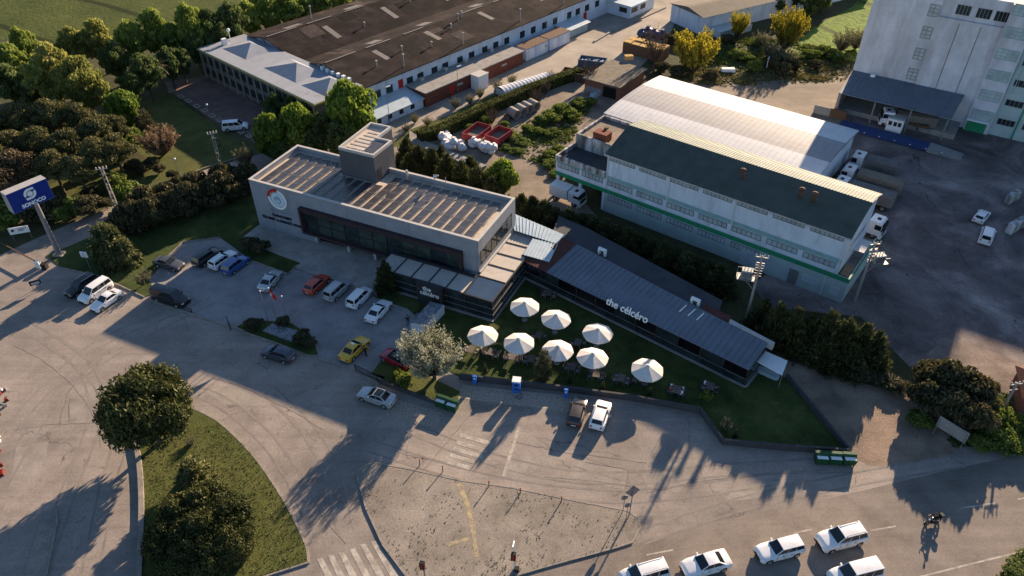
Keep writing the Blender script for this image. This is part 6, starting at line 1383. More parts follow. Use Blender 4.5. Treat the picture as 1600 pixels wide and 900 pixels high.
for i in range(5):
    for j in range(2):
        t = thing('crate_stack', f"wooden crate with straw on top, {['nearest the road', 'second from the road', 'in the middle of the row', 'second from the bare tree', 'nearest the bare tree'][i]}, {['front', 'back'][j]} row", 'crate', (a[0] + math.cos(ang) * i * 1.9 - math.sin(ang) * j * 2.0, a[1] + math.sin(ang) * i * 1.9 + math.cos(ang) * j * 2.0), ang, 'straw topped crates by the road')
        part('crate_slats', PALLET, t, lambda b: [b.box(.05 + .23 * k, .24 + .23 * k, y, y + .06, 0, 2.3) for k in range(8) for y in (0, 1.8)] + [b.box(x, x + .06, .07, 1.79, 0, 2.3) for x in (0, 1.83)]); box('straw', STRAW, t, .1, 1.8, .1, 1.78, .2, 2.35 + rr.uniform(0, .3))
t = thing('straw_bale', 'small straw bale lying on the roof of the brick shed', 'bale', (*G(982, 92, 2.9), 2.86), R(10)); part('bale', STRAW, t, lambda b: b.prism([(-.9, -.6), (.9, -.6), (.9, .6), (-.9, .6)], 0, .8, [(-.85, -.5), (.9, -.55), (.85, .5), (-.8, .6)]))
PURPLE = mat('dark_blue_wrap', (.07, .07, .13), .6, .25, 2)
for i, (x, y) in enumerate(((1003, 58), (1012, 54), (1022, 58), (1033, 60))):
    g = link('wrapped_bale', LB_[i], None, ['dark wrapped bale nearest the straw crates', 'dark wrapped bale at the back of the heap', 'dark wrapped bale behind the bare tree', 'dark wrapped bale nearest the white storehouse'][i], 'bale', 'dark wrapped bales'); g.data = g.data.copy(); g.data.materials[0] = PURPLE; g.location = (*G(x, y), 0); g.scale = (1.7, 1.7, 1.5); g.rotation_euler = (0, 0, i)
for i, (x, y, sx, sy, m, lab) in enumerate(((1137, 112, 3.2, 1.2, WHITE, 'white overturned tub lying on the rough grass behind the arched shed'), (1112, 123, 1.0, .9, WHITE, 'small white basin near the arched shed'), (930, 150, 2.2, 1.2, METALSHEET, 'crumpled pale sheet on the ground before the brick shed'), (822, 168, 1.4, 1.6, WHITE, 'white tank tipped over among the weeds'), (792, 188, 3.0, 1.2, RUST, 'rusty steel drum lying beside the concrete pipes'))):
    b = MB(); b.prism([(-sx / 2, -sy / 2), (sx / 2, -sy / 2), (sx / 2, sy / 2), (-sx / 2, sy / 2)], 0, .75, [(-sx * .42, -sy * .38), (sx * .42, -sy * .38), (sx * .42, sy * .38), (-sx * .42, sy * .38)])
    b.build(lab.split()[1] if False else ['tub', 'basin', 'metal_sheet', 'tank', 'drum'][i], m, None, label=lab, cat=['tub', 'basin', 'sheet', 'tank', 'drum'][i], loc=(*G(x, y), 0), rot=.4 * i)
SCRAPRED = mat('dull_scrap_red', (.16, .025, .02), .8, .3, 4)
# white walls at the right of the truck yard, scrap at the far left
for p, q, h, lab in (((1571, 318), (1590, 308), 1.4, 'white stub wall further from the white panel van'), ((1574, 365), (1596, 352), 1.6, 'white stub wall beside the white panel van')): wall('stub_wall', [p, q], .9, h, OLDWHITE, lab)
rr = random.Random(3)
for i in range(80):
    x, y = rr.uniform(-25, 12), rr.choice((rr.uniform(608, 650), rr.uniform(680, 745))); x -= abs(y - 640) * .06
    b = MB(); k = rr.random(); w, d, h = rr.uniform(.12, .35), rr.uniform(.2, .5), rr.uniform(.15, .45)
    b.prism([(-w, -d * .4), (w * .8, -d * .5), (w, d * .4), (-w * .7, d * .5)], 0, h, [(-w * .6, -d * .3), (w * .5, -d * .3), (w * .7, d * .2), (-w * .5, d * .35)]); b.beam((-w, 0, h), (w, .2, h + .3), .06)
    c = ['red', 'red', 'rusty', 'white', 'dark'][int(k * 5)]; b.build('scrap_piece', {'red': SCRAPRED, 'rusty': RUST, 'white': WHITE, 'dark': STEEL}[c], None, label=c + ' piece of scrap in the heap at the left edge of the street', cat='scrap', group=c + ' pieces in the scrap heap', loc=(*G(x, y), 0), rot=rr.uniform(0, 6))
# ------------------------------------------------------------ vegetation
def leaf_mesh(name, centres, normals, size, m, aspect=1.7, jitter=.7, rng=None, extra=None):
    """many small leaf quads, one island each"""
    rng = rng or np.random.default_rng(1); n = len(centres); sz = size * rng.uniform(.6, 1.4, n)[:, None]
    nr = normals + rng.normal(0, jitter, (n, 3)); nr /= np.linalg.norm(nr, axis=1)[:, None] + 1e-9
    t = np.cross(nr, rng.normal(0, 1, (n, 3))); t /= np.linalg.norm(t, axis=1)[:, None] + 1e-9; bt = np.cross(nr, t)
    if extra is not None: t = extra / (np.linalg.norm(extra, axis=1)[:, None] + 1e-9); bt = np.cross(nr, t); bt /= np.linalg.norm(bt, axis=1)[:, None] + 1e-9
    a = t * sz * aspect / 2; b = bt * sz / 2
    v = np.stack([centres - a - b * .25, centres - a * .1 - b, centres + a, centres - a * .1 + b], 1).reshape(-1, 3)
    me = bpy.data.meshes.new(name); me.vertices.add(4 * n); me.vertices.foreach_set('co', v.astype(np.float32).ravel()); me.loops.add(4 * n); me.loops.foreach_set('vertex_index', np.arange(4 * n, dtype=np.int32))
    me.polygons.add(n); me.polygons.foreach_set('loop_start', np.arange(0, 4 * n, 4, dtype=np.int32)); me.polygons.foreach_set('loop_total', np.full(n, 4, np.int32))
    me.materials.append(m); me.update(); me.validate(); return me
def sph(rng, n): v = rng.normal(0, 1, (n, 3)); return v / np.linalg.norm(v, axis=1)[:, None]
def cloud(rng, clumps, n, shell=.72):
    """points on the outer shells of many clumps; clumps: (centre, radii)"""
    w = np.array([c[1][0] * c[1][2] for c in clumps]); k = rng.choice(len(clumps), n, p=w / w.sum()); d = sph(rng, n); r = rng.uniform(shell, 1.04, n)[:, None]
    C = np.array([c[0] for c in clumps]); Rr = np.array([c[1] for c in clumps]); return C[k] + d * Rr[k] * r, d
CROWNS = {}
def crown(kind, var):
    """unit crowns: radius about 1 horizontally, z from 0 (lowest leaf) to 1 (top); returns (crown mesh, trunk mesh)"""
    key = (kind, var)
    if key in CROWNS: return CROWNS[key]
    rng = np.random.default_rng(100 + 17 * var + sum(map(ord, kind))); tr = MB(); P = TREES[kind]; m = P['m']; st = P['style']
    if st in ('round', 'bush', 'airy', 'column'):
        cl = []
        for i in range(P['k']):
            d = sph(rng, 1)[0]; z = .5 + d[2] * .40; rr = (1 - abs(d[2]) ** 2 * .45) * rng.uniform(.45, .80); s = rng.uniform(.20, .38) * P.get('cs', 1)
            if st == 'airy': rr *= rng.uniform(.7, 1.15); s *= .8
            if st == 'bush': z = max(.12, z)
            cl.append(((d[0] * rr, d[1] * rr, z), (s, s, s * P.get('vz', .62))))
        cl.append(((0, 0, .5), (.55, .55, .32)))
        c, d = cloud(rng, cl, P['n'], P.get('shell', .72)); me = leaf_mesh('crown', c, d, P['s'], m, rng=rng, jitter=P.get('j', .7)); me['h'] = 1
        for q in cl[:9]: tr.tube((0, 0, .08), tuple(np.array(q[0]) * np.array((.8, .8, .92))), .045, .012, 5)
    elif st == 'sphere':               # dense clipped-looking pine of small tufts
        cl = []
        for i in range(P['k']):
            d = sph(rng, 1)[0]; s = rng.uniform(.13, .27); rr = rng.uniform(.68, .9); cl.append(((d[0] * rr, d[1] * rr, .5 + d[2] * rr * .5), (s, s, s * .55)))
        for i in range(14): d = sph(rng, 1)[0] * .45; cl.append(((d[0], d[1], .5 + d[2] * .5), (.45, .45, .22)))
        c, d = cloud(rng, cl, P['n'], .6); me = leaf_mesh('crown', c, d, P['s'], m, rng=rng, jitter=.6, aspect=2.4)
        for q in cl[:12]: tr.tube((0, 0, .0), tuple(np.array(q[0]) * .85), .05, .012, 5)
    elif st == 'cone':                 # feathery conifer with upswept sprays
        n = P['n']; nb = P['k']; zb = rng.random(nb) ** 1.15 * .97; ab = rng.uniform(0, 2 * PI, nb); rb_ = (1 - zb) ** P.get('pw', .75) * rng.uniform(.72, 1.12, nb)
        k = rng.choice(nb, n, p=(1.05 - zb) / (1.05 - zb).sum()); t = rng.uniform(.35, 1.08, n) ** .7
        dirx, diry = np.cos(ab[k]), np.sin(ab[k]); r = rb_[k] * t; sp = .055 + .10 * (1 - zb[k])
        c = np.stack([dirx * r + rng.normal(0, sp, n), diry * r + rng.normal(0, sp, n), zb[k] + (t - .5) * P.get('up', .10) + rng.normal(0, .018, n)], 1)
        out = np.stack([dirx, diry, np.full(n, P.get('tilt', .55))], 1) + rng.normal(0, .3, (n, 3)); nor = np.stack([dirx, diry, np.full(n, 1.0)], 1)
        c[:, 2] = np.clip(c[:, 2], 0, 1.05); me = leaf_mesh('crown', c, nor, P['s'], m, rng=rng, aspect=2.6, extra=out, jitter=.9); tr.tube((0, 0, -.1), (0, 0, .9), .06, .01, 7)
    elif st == 'cedar':                # layered boughs
        cs, ds, ex = [], [], []
        for L_ in range(9):
            z = .06 + L_ * .1; R_ = (1 - z) ** .7
            for bgh in range(7):
                a = rng.uniform(0, 2 * PI); ln = R_ * rng.uniform(.6, 1.1); nn = int(P['n'] / 63); t = rng.random(nn) ** .6; sp = .16 * (1 - t * .6)
                cs.append(np.stack([np.cos(a) * ln * t + rng.normal(0, 1, nn) * sp, np.sin(a) * ln * t + rng.normal(0, 1, nn) * sp, z - .07 * t + rng.normal(0, .012, nn)], 1)); ds.append(np.tile((0, 0, 1.), (nn, 1))); ex.append(np.tile((np.cos(a), np.sin(a), -.25), (nn, 1)) + rng.normal(0, .5, (nn, 3)))
        me = leaf_mesh('crown', np.concatenate(cs), np.concatenate(ds), P['s'], m, rng=rng, aspect=2.6, jitter=.4, extra=np.concatenate(ex)); tr.tube((0, 0, -.1), (0, 0, .95), .05, .01, 7)
    elif st == 'spray':                # upright whips (willow coppice, blossom, bare tree)
        cs, ds = [], []; nb = P['k']
        for i in range(nb):
            a = rng.uniform(0, 2 * PI); sl = rng.uniform(.05, 1) ** .6 * P.get('spread', .9); hh = rng.uniform(.6, 1.0) * math.sqrt(max(.1, 1 - (sl * P.get('flat', .6)) ** 2)); b0 = np.array((0, 0, 0)); t = np.linspace(0, 1, 6)
            pts = [(np.cos(a) * sl * (x ** P.get('curve', .8)), np.sin(a) * sl * (x ** P.get('curve', .8)), hh * x) for x in t]
            tr.path(pts, [.022 * (1 - .85 * x) * P.get('tw', 1) for x in t], 4)
            for q in range(P.get('twigs', 4)):
                x = rng.uniform(.35, .95); i0 = np.array(pts[min(5, int(x * 6))]); e = i0 + np.array((np.cos(a + rng.normal(0, 1)), np.sin(a + rng.normal(0, 1)), rng.uniform(.3, 1.2))) * rng.uniform(.08, .2)
                tr.tube(tuple(i0), tuple(e), .008 * P.get('tw', 1), .003, 3)
                nn = P['n'] // (nb * P.get('twigs', 4)); x2 = rng.random(nn)[:, None]; cs.append(i0 + (e - i0) * x2 * 1.1 + rng.normal(0, P.get('fz', .035), (nn, 3))); ds.append(sph(rng, nn))
        me = leaf_mesh('crown', np.concatenate(cs), np.concatenate(ds), P['s'], m, rng=rng, aspect=P.get('asp', 1.5)); tr.tube((0, 0, -.35), (0, 0, .02), .05 * P.get('tw', 1), .045 * P.get('tw', 1), 7)
    CROWNS[key] = (me, tr.mesh('trunk', BARK)); return CROWNS[key]
BARK = mat('tree_bark', (.085, .065, .05), .95, .35, 3, .02)
lm = leaf_mat
TREES = {
 'willow': dict(style='airy', k=80, n=15000, s=.042, vz=.36, cs=.85, shell=.4, m=lm('pale_willow_leaf', (0.144, 0.165, 0.040), (0.288, 0.288, 0.071), 0.5, (0.374, 0.345, 0.101)), names='broadleaf_tree'),
 'poplar': dict(style='airy', k=70, n=9000, s=.050, vz=.40, cs=.8, shell=.35, vars=3, m=lm('fresh_poplar_leaf', (0.100, 0.155, 0.029), (0.237, 0.291, 0.055), 0.5, (0.346, 0.364, 0.073)), names='broadleaf_tree'),
 'darkbroad': dict(style='airy', k=64, n=9000, s=.052, vz=.40, cs=.85, shell=.4, vars=3, m=lm('dark_broad_leaf', (0.050, 0.081, 0.027), (0.115, 0.150, 0.046), 0.45), names='broadleaf_tree'),
 'bright': dict(style='round', k=44, n=7500, s=.070, vz=.45, m=lm('bright_spring_leaf', (0.067, 0.114, 0.014), (0.162, 0.228, 0.028), 0.45, (0.228, 0.285, 0.048)), names='broadleaf_tree'),
 'pine': dict(style='round', k=60, n=11000, s=.042, vz=.34, cs=.8, shell=.5, vars=3, m=lm('stone_pine_needle', (0.058, 0.065, 0.024), (0.119, 0.114, 0.044), 0.25, (0.204, 0.180, 0.072)), names='pine_tree'),
 'brownpine': dict(style='round', k=38, n=8000, s=.050, vz=.42, m=lm('brownish_pine_needle', (0.063, 0.045, 0.025), (0.119, 0.084, 0.045), 0.2, (0.168, 0.126, 0.070)), names='pine_tree'),
 'ball': dict(style='sphere', vars=3, k=150, n=26000, s=.034, m=lm('dense_pine_needle', (0.034, 0.044, 0.015), (0.071, 0.082, 0.024), 0.2, (0.128, 0.128, 0.043)), names='pine_tree'),
 'conifer': dict(style='cone', vars=4, k=150, n=6500, s=.066, pw=.85, m=lm('cypress_spray', (0.033, 0.044, 0.018), (0.067, 0.077, 0.030), 0.25, (0.120, 0.114, 0.046)), names='conifer'),
 'cypress': dict(style='cone', k=120, n=4000, s=.055, pw=.35, up=.2, tilt=1.6, m=lm('slim_cypress_spray', (.06, .065, .035), (.12, .115, .065), .15), names='cypress'),
 'cedar': dict(style='cedar', n=9000, s=.075, m=lm('cedar_needle', (0.056, 0.073, 0.026), (0.121, 0.130, 0.046), 0.3, (0.211, 0.194, 0.073)), names='cedar_tree'),
 'shrub': dict(style='bush', k=30, n=4200, s=.085, vz=.5, m=lm('dark_shrub_leaf', (0.036, 0.043, 0.020), (0.083, 0.075, 0.036), 0.3, (0.141, 0.108, 0.050)), names='shrub'),
 'greenshrub': dict(style='bush', k=30, n=4200, s=.085, vz=.5, m=lm('green_shrub_leaf', (0.069, 0.104, 0.019), (0.151, 0.200, 0.035), .45, (0.220, 0.247, 0.055)), names='shrub'),
 'yellow': dict(style='spray', k=110, n=10500, s=.042, spread=.95, flat=.55, twigs=4, m=lm('yellow_willow_catkin', (.16, .14, .012), (.34, .28, .02), .4, (.42, .34, .04)), names='willow_tree'),
 'blossom': dict(style='spray', k=100, n=13500, s=.036, spread=1.0, flat=.55, twigs=6, fz=.045, m=lm('white_blossom', (.17, .185, .11), (.33, .34, .25), .3, (.46, .46, .38)), names='blossom_tree'),
 'bare': dict(style='spray', k=46, n=1600, s=.022, spread=.9, flat=.6, twigs=9, tw=1.1, m=lm('russet_bud', (.09, .06, .045), (.15, .10, .075), .2), names='bare_tree'),
 'grey': dict(style='spray', k=60, n=5000, s=.035, spread=1.0, flat=.5, twigs=4, m=lm('grey_green_leaf', (.10, .10, .055), (.2, .19, .11), .3), names='shrub'),
 'reed': dict(style='spray', k=170, n=7500, s=.030, spread=.85, flat=.45, twigs=3, tw=.5, asp=5, fz=.03, m=lm('dry_reed_plume', (.16, .105, .065), (.28, .19, .12), .3, (.36, .26, .17)), names='reed_clump'),
}
COUNT = {}
def plant(kind, px, py, h, rad, label, zc=.55, group=None, base=0.0, low=None, cat=None, name=None):
    """a tree seen with its crown centre at (px, py); h total height, rad crown radius, low = height of lowest leaves"""
    P = TREES[kind]; COUNT[kind] = v = COUNT.get(kind, -1) + 1
    me, tm = crown(kind, v % P.get('vars', 2)); low = h * .22 if low is None else low
    x, y = G(px, py, base + low + (h - low) * .5 if zc else h)
    t = thing(name or P['names'], label, cat or P['names'].split('_')[-1], (x, y, base), random.uniform(0, 6.28), group)
    c = link('crown', me, t); c.location = (0, 0, low); c.scale = (rad, rad, h - low); s = link('branch', tm, t); s.location = (0, 0, low); s.scale = (rad, rad, h - low)
    if low > .15:
        r_ = max(.07, rad * .055); b = MB(); b.tube((0, 0, -.05), (0, 0, low + .18 * (h - low)), r_ * 1.3, r_ * .9, 9); b.build('trunk', BARK, t, R(50))
    return t
# ---- the grove at the upper left
def many(kind, spots, label, group, **k):
    for s in spots: plant(kind, *s, label, group=group, **k)
many('willow', [(80, 112, 15, 5.4), (128, 128, 13.5, 5.0)], 'tall pale yellow green willow in the middle of the grove', 'pale willows of the grove')
many('willow', [(150, 62, 12, 4.6), (112, 72, 11, 4.0)], 'pale yellow green willow at the field edge of the grove', 'pale willows at the field edge')
many('poplar', [(38, 75, 12, 3.6), (242, 50, 13, 4.8), (205, 66, 12, 4.4), (297, 42, 14, 4.4), (18, 100, 11, 4.6), (272, 64, 10, 3.8)], 'loose yellow green tree in the row along the field', 'loose trees along the field')
many('darkbroad', [(330, 46, 12, 4.6), (362, 34, 12, 4.6), (225, 112, 10, 3.8), (180, 92, 10, 3.8), (262, 98, 9, 3.2), (10, 128, 10, 4), (205, 135, 8, 3.2), (306, 75, 9, 3), (282, 95, 8, 3.0), (45, 135, 9, 3.6), (325, 72, 8, 2.8)], 'dark loose tree filling the back of the grove', 'dark trees at the back of the grove')
many('poplar', [(390, 26, 10, 4.6), (420, 20, 10, 4.4), (450, 16, 9.5, 4.4), (478, 10, 9, 4.2), (505, 5, 9, 4.2), (532, -3, 9, 4), (408, 6, 10, 4.4), (445, -2, 10, 4.4)], 'green tree in the row behind the warehouse roof', 'trees behind the warehouse')
many('greenshrub', [(22, 140, 4, 3.4), (58, 150, 4, 3), (20, 322, 3.6, 2.8), (112, 322, 3.2, 2.2), (8, 345, 3, 2.4), (95, 334, 2.6, 1.8)], 'bright low bush at the edge of the grove', 'bright bushes of the grove')
plant('bright', 193, 170, 7.8, 3.5, 'round bright green tree at the grove edge by the factory lawn', low=.9)
many('pine', [(30, 188, 9, 4.0), (78, 182, 9.5, 4.0), (118, 186, 9, 3.6), (58, 226, 9, 4.2), (105, 228, 9, 4.2), (148, 206, 9, 4.0), (150, 240, 8.5, 3.8), (178, 232, 8, 3.6), (20, 228, 8.5, 3.8), (82, 258, 8, 3.6), (120, 262, 7.5, 3.4), (175, 200, 8, 3.2), (-15, 200, 9, 4), (-20, 250, 9, 4)], 'dark stone pine in the dense part of the grove', 'stone pines of the grove', low=3.0)
many('brownpine', [(22, 262, 8, 4.0), (5, 285, 7, 3.6), (48, 265, 7.5, 3.4)], 'brownish pine above the big blue sign', 'brownish pines by the blue sign', low=2.4)
many('shrub', [(35, 300, 4, 3.2), (60, 330, 3.6, 2.8), (92, 318, 3.4, 2.6), (135, 320, 3.2, 2.4), (-5, 318, 4, 3)], 'dark bush in the shade under the grove', 'dark bushes under the grove')
many('greenshrub', [(206, 216, 4.2, 2.6)], 'yellow green bush beside the dry reed clump', None); plant('cypress', 226, 192, 4.6, 1.7, 'small dark cypress between the bright round tree and the dry reeds', low=.1)
plant('reed', 249, 226, 4.4, 3.6, 'big clump of dry brown plumed reeds on the lawn', low=0, cat='reeds')
many('shrub', [(222, 262, 1.7, 1.5), (236, 253, 1.8, 1.6), (247, 263, 1.5, 1.3), (268, 272, 1.5, 1.2), (276, 281, 1.4, 1.2), (208, 258, 2.2, 1.7), (304, 272, 1.3, .7), (165, 318, 1.6, 1.5), (140, 302, 2, 1.6)], 'clipped rounded bush on the lit lawn by the left road', 'clipped bushes by the left road')
plant('greenshrub', 206, 305, 4.2, 3.2, 'bright green bush at the head of the dark hedge row', low=.2); plant('greenshrub', 178, 283, 3.0, 2.2, 'smaller bright green bush behind the concrete lattice pole', low=.1)
HEDGE = [(192, 345), (212, 338), (236, 333), (256, 322), (276, 318), (296, 312), (316, 304), (334, 300), (352, 291), (370, 285), (386, 276), (226, 318), (262, 306), (308, 292), (350, 278)]
many('shrub', [(x, y, 4.2 + .5 * (i % 3), 2.6 + .3 * (i % 2)) for i, (x, y) in enumerate(HEDGE)], 'dark brownish shrub in the thick row along the left road', 'shrubs in the thick roadside row', low=.05)
plant('cedar', 168, 378, 6.8, 3.6, 'big layered cedar behind the cars on the left lawn', low=.1); plant('cedar', 196, 392, 4.6, 2.2, 'smaller lit cedar at the foot of the big one', low=.1)
plant('grey', 222, 434, 1.9, 1.4, 'small bushy tree on the lit grass by the passenger van', low=.5, name='small_tree', cat='small tree')
many('shrub', [(388, 380, 1.8, 1.6), (406, 386, 1.9, 1.7)], 'dark spiky shrub on the terrace lawn', 'dark shrubs on the terrace lawn'); plant('conifer', 603, 432, 5.0, 1.6, 'slim dark conifer before the glazed pergola', low=0)
many('shrub', [(395, 507, 1.4, 1.4), (443, 502, 1.4, 1.1), (475, 526, 1.4, 1.5), (484, 535, 1.2, 1.1)], 'low dark bush around the slate plaque', 'bushes around the slate plaque')
# by the factory annex and behind the office building
plant('bright', 424, 212, 8.6, 3.4, 'yellow green tree left of its twin behind the office building', low=.8); plant('bright', 464, 200, 9.2, 3.6, 'yellow green tree right of its twin behind the office building', low=.8)
plant('bright', 547, 176, 12.0, 5.0, 'tall bright green tree at the corner of the warehouse annex', low=1.0)
many('darkbroad', [(430, 166, 6, 2.6), (455, 172, 6, 2.4), (478, 178, 6, 2.4), (505, 204, 8, 3.2), (528, 218, 7.5, 3.0), (578, 208, 7, 2.8), (492, 222, 6, 2.6), (440, 240, 5, 2.4)], 'dark bushy tree in the shade of the warehouse annex', 'dark trees by the annex', low=.3)
plant('grey', 382, 246, 3.2, 2.0, 'wispy grey shrub at the left corner of the office building', low=.1)
many('conifer', [(636, 240, 5.5, 2.3), (655, 252, 5.6, 2.4), (676, 258, 5.8, 2.5), (700, 268, 6, 2.6), (722, 278, 5.8, 2.5), (745, 286, 5.6, 2.4), (768, 300, 5, 2.4), (640, 262, 5, 2.2), (690, 250, 5, 2.2), (735, 265, 4.8, 2.2)], 'dark conifer in the row behind the office building', 'conifers behind the office building', low=0)
plant('bright', 785, 276, 6.0, 2.8, 'bright green young tree behind the office building by the white bags', low=.5)
# along the factory and the cafe
row = [(815, 308), (832, 314), (850, 322), (868, 330), (888, 334), (908, 339), (928, 345), (946, 351), (964, 357), (982, 365), (1000, 372), (1018, 380), (1036, 387), (1054, 395), (1072, 402), (1090, 408), (1108, 416), (1124, 424)]
many('conifer', [(x, y + 12, 3.5 + 1.0 * ((i * 7) % 5) / 4, 2.1 + .35 * ((i * 3) % 4) / 3) for i, (x, y) in enumerate(row)], 'dark conifer in the long row between the cafe and the green roofed factory', 'conifers between the cafe and the factory', low=0)
many('conifer', [(x, y, 3.0, 2.1) for x, y in ((824, 334), (858, 350), (900, 362), (940, 378), (985, 393), (1030, 410), (1075, 430), (1112, 442))], 'lower dark conifer in front of the long row behind the cafe', 'lower conifers behind the cafe', low=0)
many('conifer', [(1192, 492, 5, 1.9), (1213, 506, 6.2, 2.2), (1240, 514, 6.4, 2.3), (1266, 520, 5.8, 2.2), (1292, 522, 7.0, 2.3), (1318, 534, 6.6, 2.4), (1345, 540, 6.4, 2.4), (1366, 546, 5.6, 2.1), (1290, 550, 4.4, 2.0), (1330, 560, 4.4, 2.1)], 'dark conifer in the clump at the truck yard edge', 'conifers at the yard edge', low=0)
many('shrub', [(1352, 584, 1.6, 2.0), (1378, 590, 1.1, 1.8), (1400, 598, 1.2, 2.0)], 'low olive bush between the conifers and the big evergreen', 'olive bushes by the clay track')
many('shrub', [(1456, 592, 4.2, 2.6), (1476, 596, 5, 3.2), (1500, 608, 5, 3.2), (1525, 615, 4.4, 2.8), (1455, 625, 4, 2.8), (1490, 635, 4.2, 3.0), (1520, 650, 4, 2.8)], 'big dark evergreen bush above the weathered billboard', 'evergreen bushes by the billboard', low=0)
many('greenshrub', [(1552, 662, 2.6, 2.0), (1575, 655, 2.2, 2.0), (1562, 685, 1.8, 2.2), (1545, 625, 1.8, 1.8), (1440, 655, 1.8, 1.6), (1580, 690, 1.6, 1.8), (1530, 690, 1.4, 1.6), (1602, 886, .6, 1.6), (1584, 896, .5, 1.2), (1614, 876, .7, 1.6)], 'low green roadside bush at the right edge', 'green bushes at the right edge', low=0)
# cafe lawn
plant('blossom', 676, 558, 6.4, 3.6, 'white blossoming tree by the corner lawn', low=.7); plant('cypress', 850, 570, 4.2, 1.0, 'slim grey cypress among the front parasols', low=.1)
plant('greenshrub', 632, 595, 1.5, 1.2, 'yellow green bush on the corner lawn', low=0); plant('greenshrub', 620, 584, 1.3, .9, 'small olive bush beside the yellow green one on the corner lawn', low=0)
plant('greenshrub', 1104, 620, 1.4, .9, 'yellow green bush by the table for two on the cafe lawn', low=0); plant('grey', 1135, 665, 1.5, .8, 'small russet bush in the corner of the cafe lawn', low=0)
for x, y in ((942, 603), (1016, 612), (890, 592), (1150, 678), (758, 575)): plant('cypress', x, y, 1.3, .25, 'thin young sapling along the garden wall', group='saplings along the garden wall', low=0, name='sapling', cat='sapling')
# lawn island in the foreground
x, y = G(211, 694); t = plant('ball', 226, 636, 9.4, 4.75, 'huge ball shaped dense pine at the tip of the lawn island', low=2.0); 
plant('cedar', 300, 738, 3.8, 2.3, 'small layered cedar on the lawn island', low=0)
for px, py, h, r in ((320, 790, 4.6, 2.6), (282, 808, 4.2, 2.4), (354, 808, 4.4, 2.5), (262, 842, 3.8, 2.3), (312, 832, 4.8, 2.8), (362, 846, 3.8, 2.3), (288, 866, 3.6, 2.4), (332, 868, 3.4, 2.4)): plant('ball', px, py, h, r, 'dense dark pine in the merged clump at the bottom of the lawn island', low=.1, group='pines merged at the bottom of the lawn island')
plant('grey', 298, 690, 1.0, .7, 'small dry orange shrub on the lawn island', low=0)
# rough land at the top right
plant('yellow', 1085, 84, 8.4, 5.0, 'biggest yellow willow above the arched shed', low=0); plant('yellow', 1231, 48, 8.0, 4.2, 'yellow willow nearest the grass field', low=0); plant('yellow', 1155, 40, 5.6, 2.6, 'smallest yellow willow before the white storehouse', low=0)
plant('bare', 1026, 72, 9.0, 3.6, 'bare russet tree beside the straw crates', low=2.0); plant('bare', 922, 112, 5, 2.0, 'small bare tree in front of the brick shed', low=1)
many('grey', [(1340, 62, 4.2, 3.2), (1318, 66, 4, 2.8), (1205, 80, 3.4, 2.6), (1228, 92, 3, 2.4), (1190, 62, 3, 2.2)], 'grey wispy bush on the rough land near the grass field', 'grey bushes on the rough land', low=0)
many('greenshrub', [(1180, 102, 2.4, 1.8), (1150, 84, 1.6, 2.2), (1165, 88, 1.6, 2.2), (1188, 66, 1.2, 2.4), (1290, 78, 1.8, 2.4), (1310, 88, 1.6, 2.6), (1270, 84, 1.8, 2.2)], 'green bush in the scrub behind the arched shed', 'green bushes behind the arched shed', low=0)
many('shrub', [(1225, 108, 2.4, 2.2), (1210, 96, 2.8, 2.4), (1240, 100, 2.2, 2.0), (1275, 100, 1.6, 1.8), (1060, 112, 2.2, 2.4), (1035, 105, 2, 2.2), (1110, 116, 1.8, 2.0), (1045, 60, 2.2, 2.2), (1140, 60, 1.6, 2.2)], 'dark scrub bush behind the arched shed', 'dark scrub behind the arched shed', low=0)
many('darkbroad', [(1268, 4, 7, 3.4), (1290, -6, 7, 3.4), (1240, -4, 6, 3), (1215, 6, 5, 2.6)], 'dark tree behind the white storehouse', 'trees behind the white storehouse', low=.5)
# rough yard between the road and the factory
many('greenshrub', [(880, 172, 2.2, 2.4), (862, 182, 2.0, 2.4), (846, 188, 1.6, 2.0), (895, 180, 1.6, 1.8), (840, 205, 1.1, 1.6), (862, 206, 1.1, 1.8), (826, 200, 1.2, 1.5), (805, 215, 1.0, 1.6), (795, 208, 1.0, 1.5), (818, 222, 1.0, 1.6), (808, 236, .7, 1.6), (790, 230, .8, 1.2), (858, 240, 1.0, 1.6), (862, 255, 1.0, 1.8), (872, 232, 1.0, 1.4), (905, 160, 1.6, 1.8), (922, 158, 1.2, 1.6), (872, 270, .9, 1.6), (735, 200, 1.3, 1.2), (760, 188, 1.4, 1.4), (788, 195, 1.2, 1.2)], 'wild green bush among the rough yard weeds', 'wild bushes in the rough yard', low=0)
many('bare', [(768, 182, 3.0, 1.4), (838, 150, 2.8, 1.5), (852, 138, 2.6, 1.3), (860, 120, 2.6, 1.3)], 'small bare bush along the dark hedge', 'bare bushes along the hedge', low=0)
many('grey', [(648, 186, 1.6, 1.1), (668, 190, 1.5, 1.1), (712, 162, 1.9, 1.2), (734, 156, 1.9, 1.1), (750, 146, 2.0, 1.1), (777, 134, 2.2, 1.2), (800, 125, 2.2, 1.2), (635, 200, 1.4, 1.0)], 'small grey shrub on the grass bank by the factory road', 'shrubs on the grass bank', low=0)
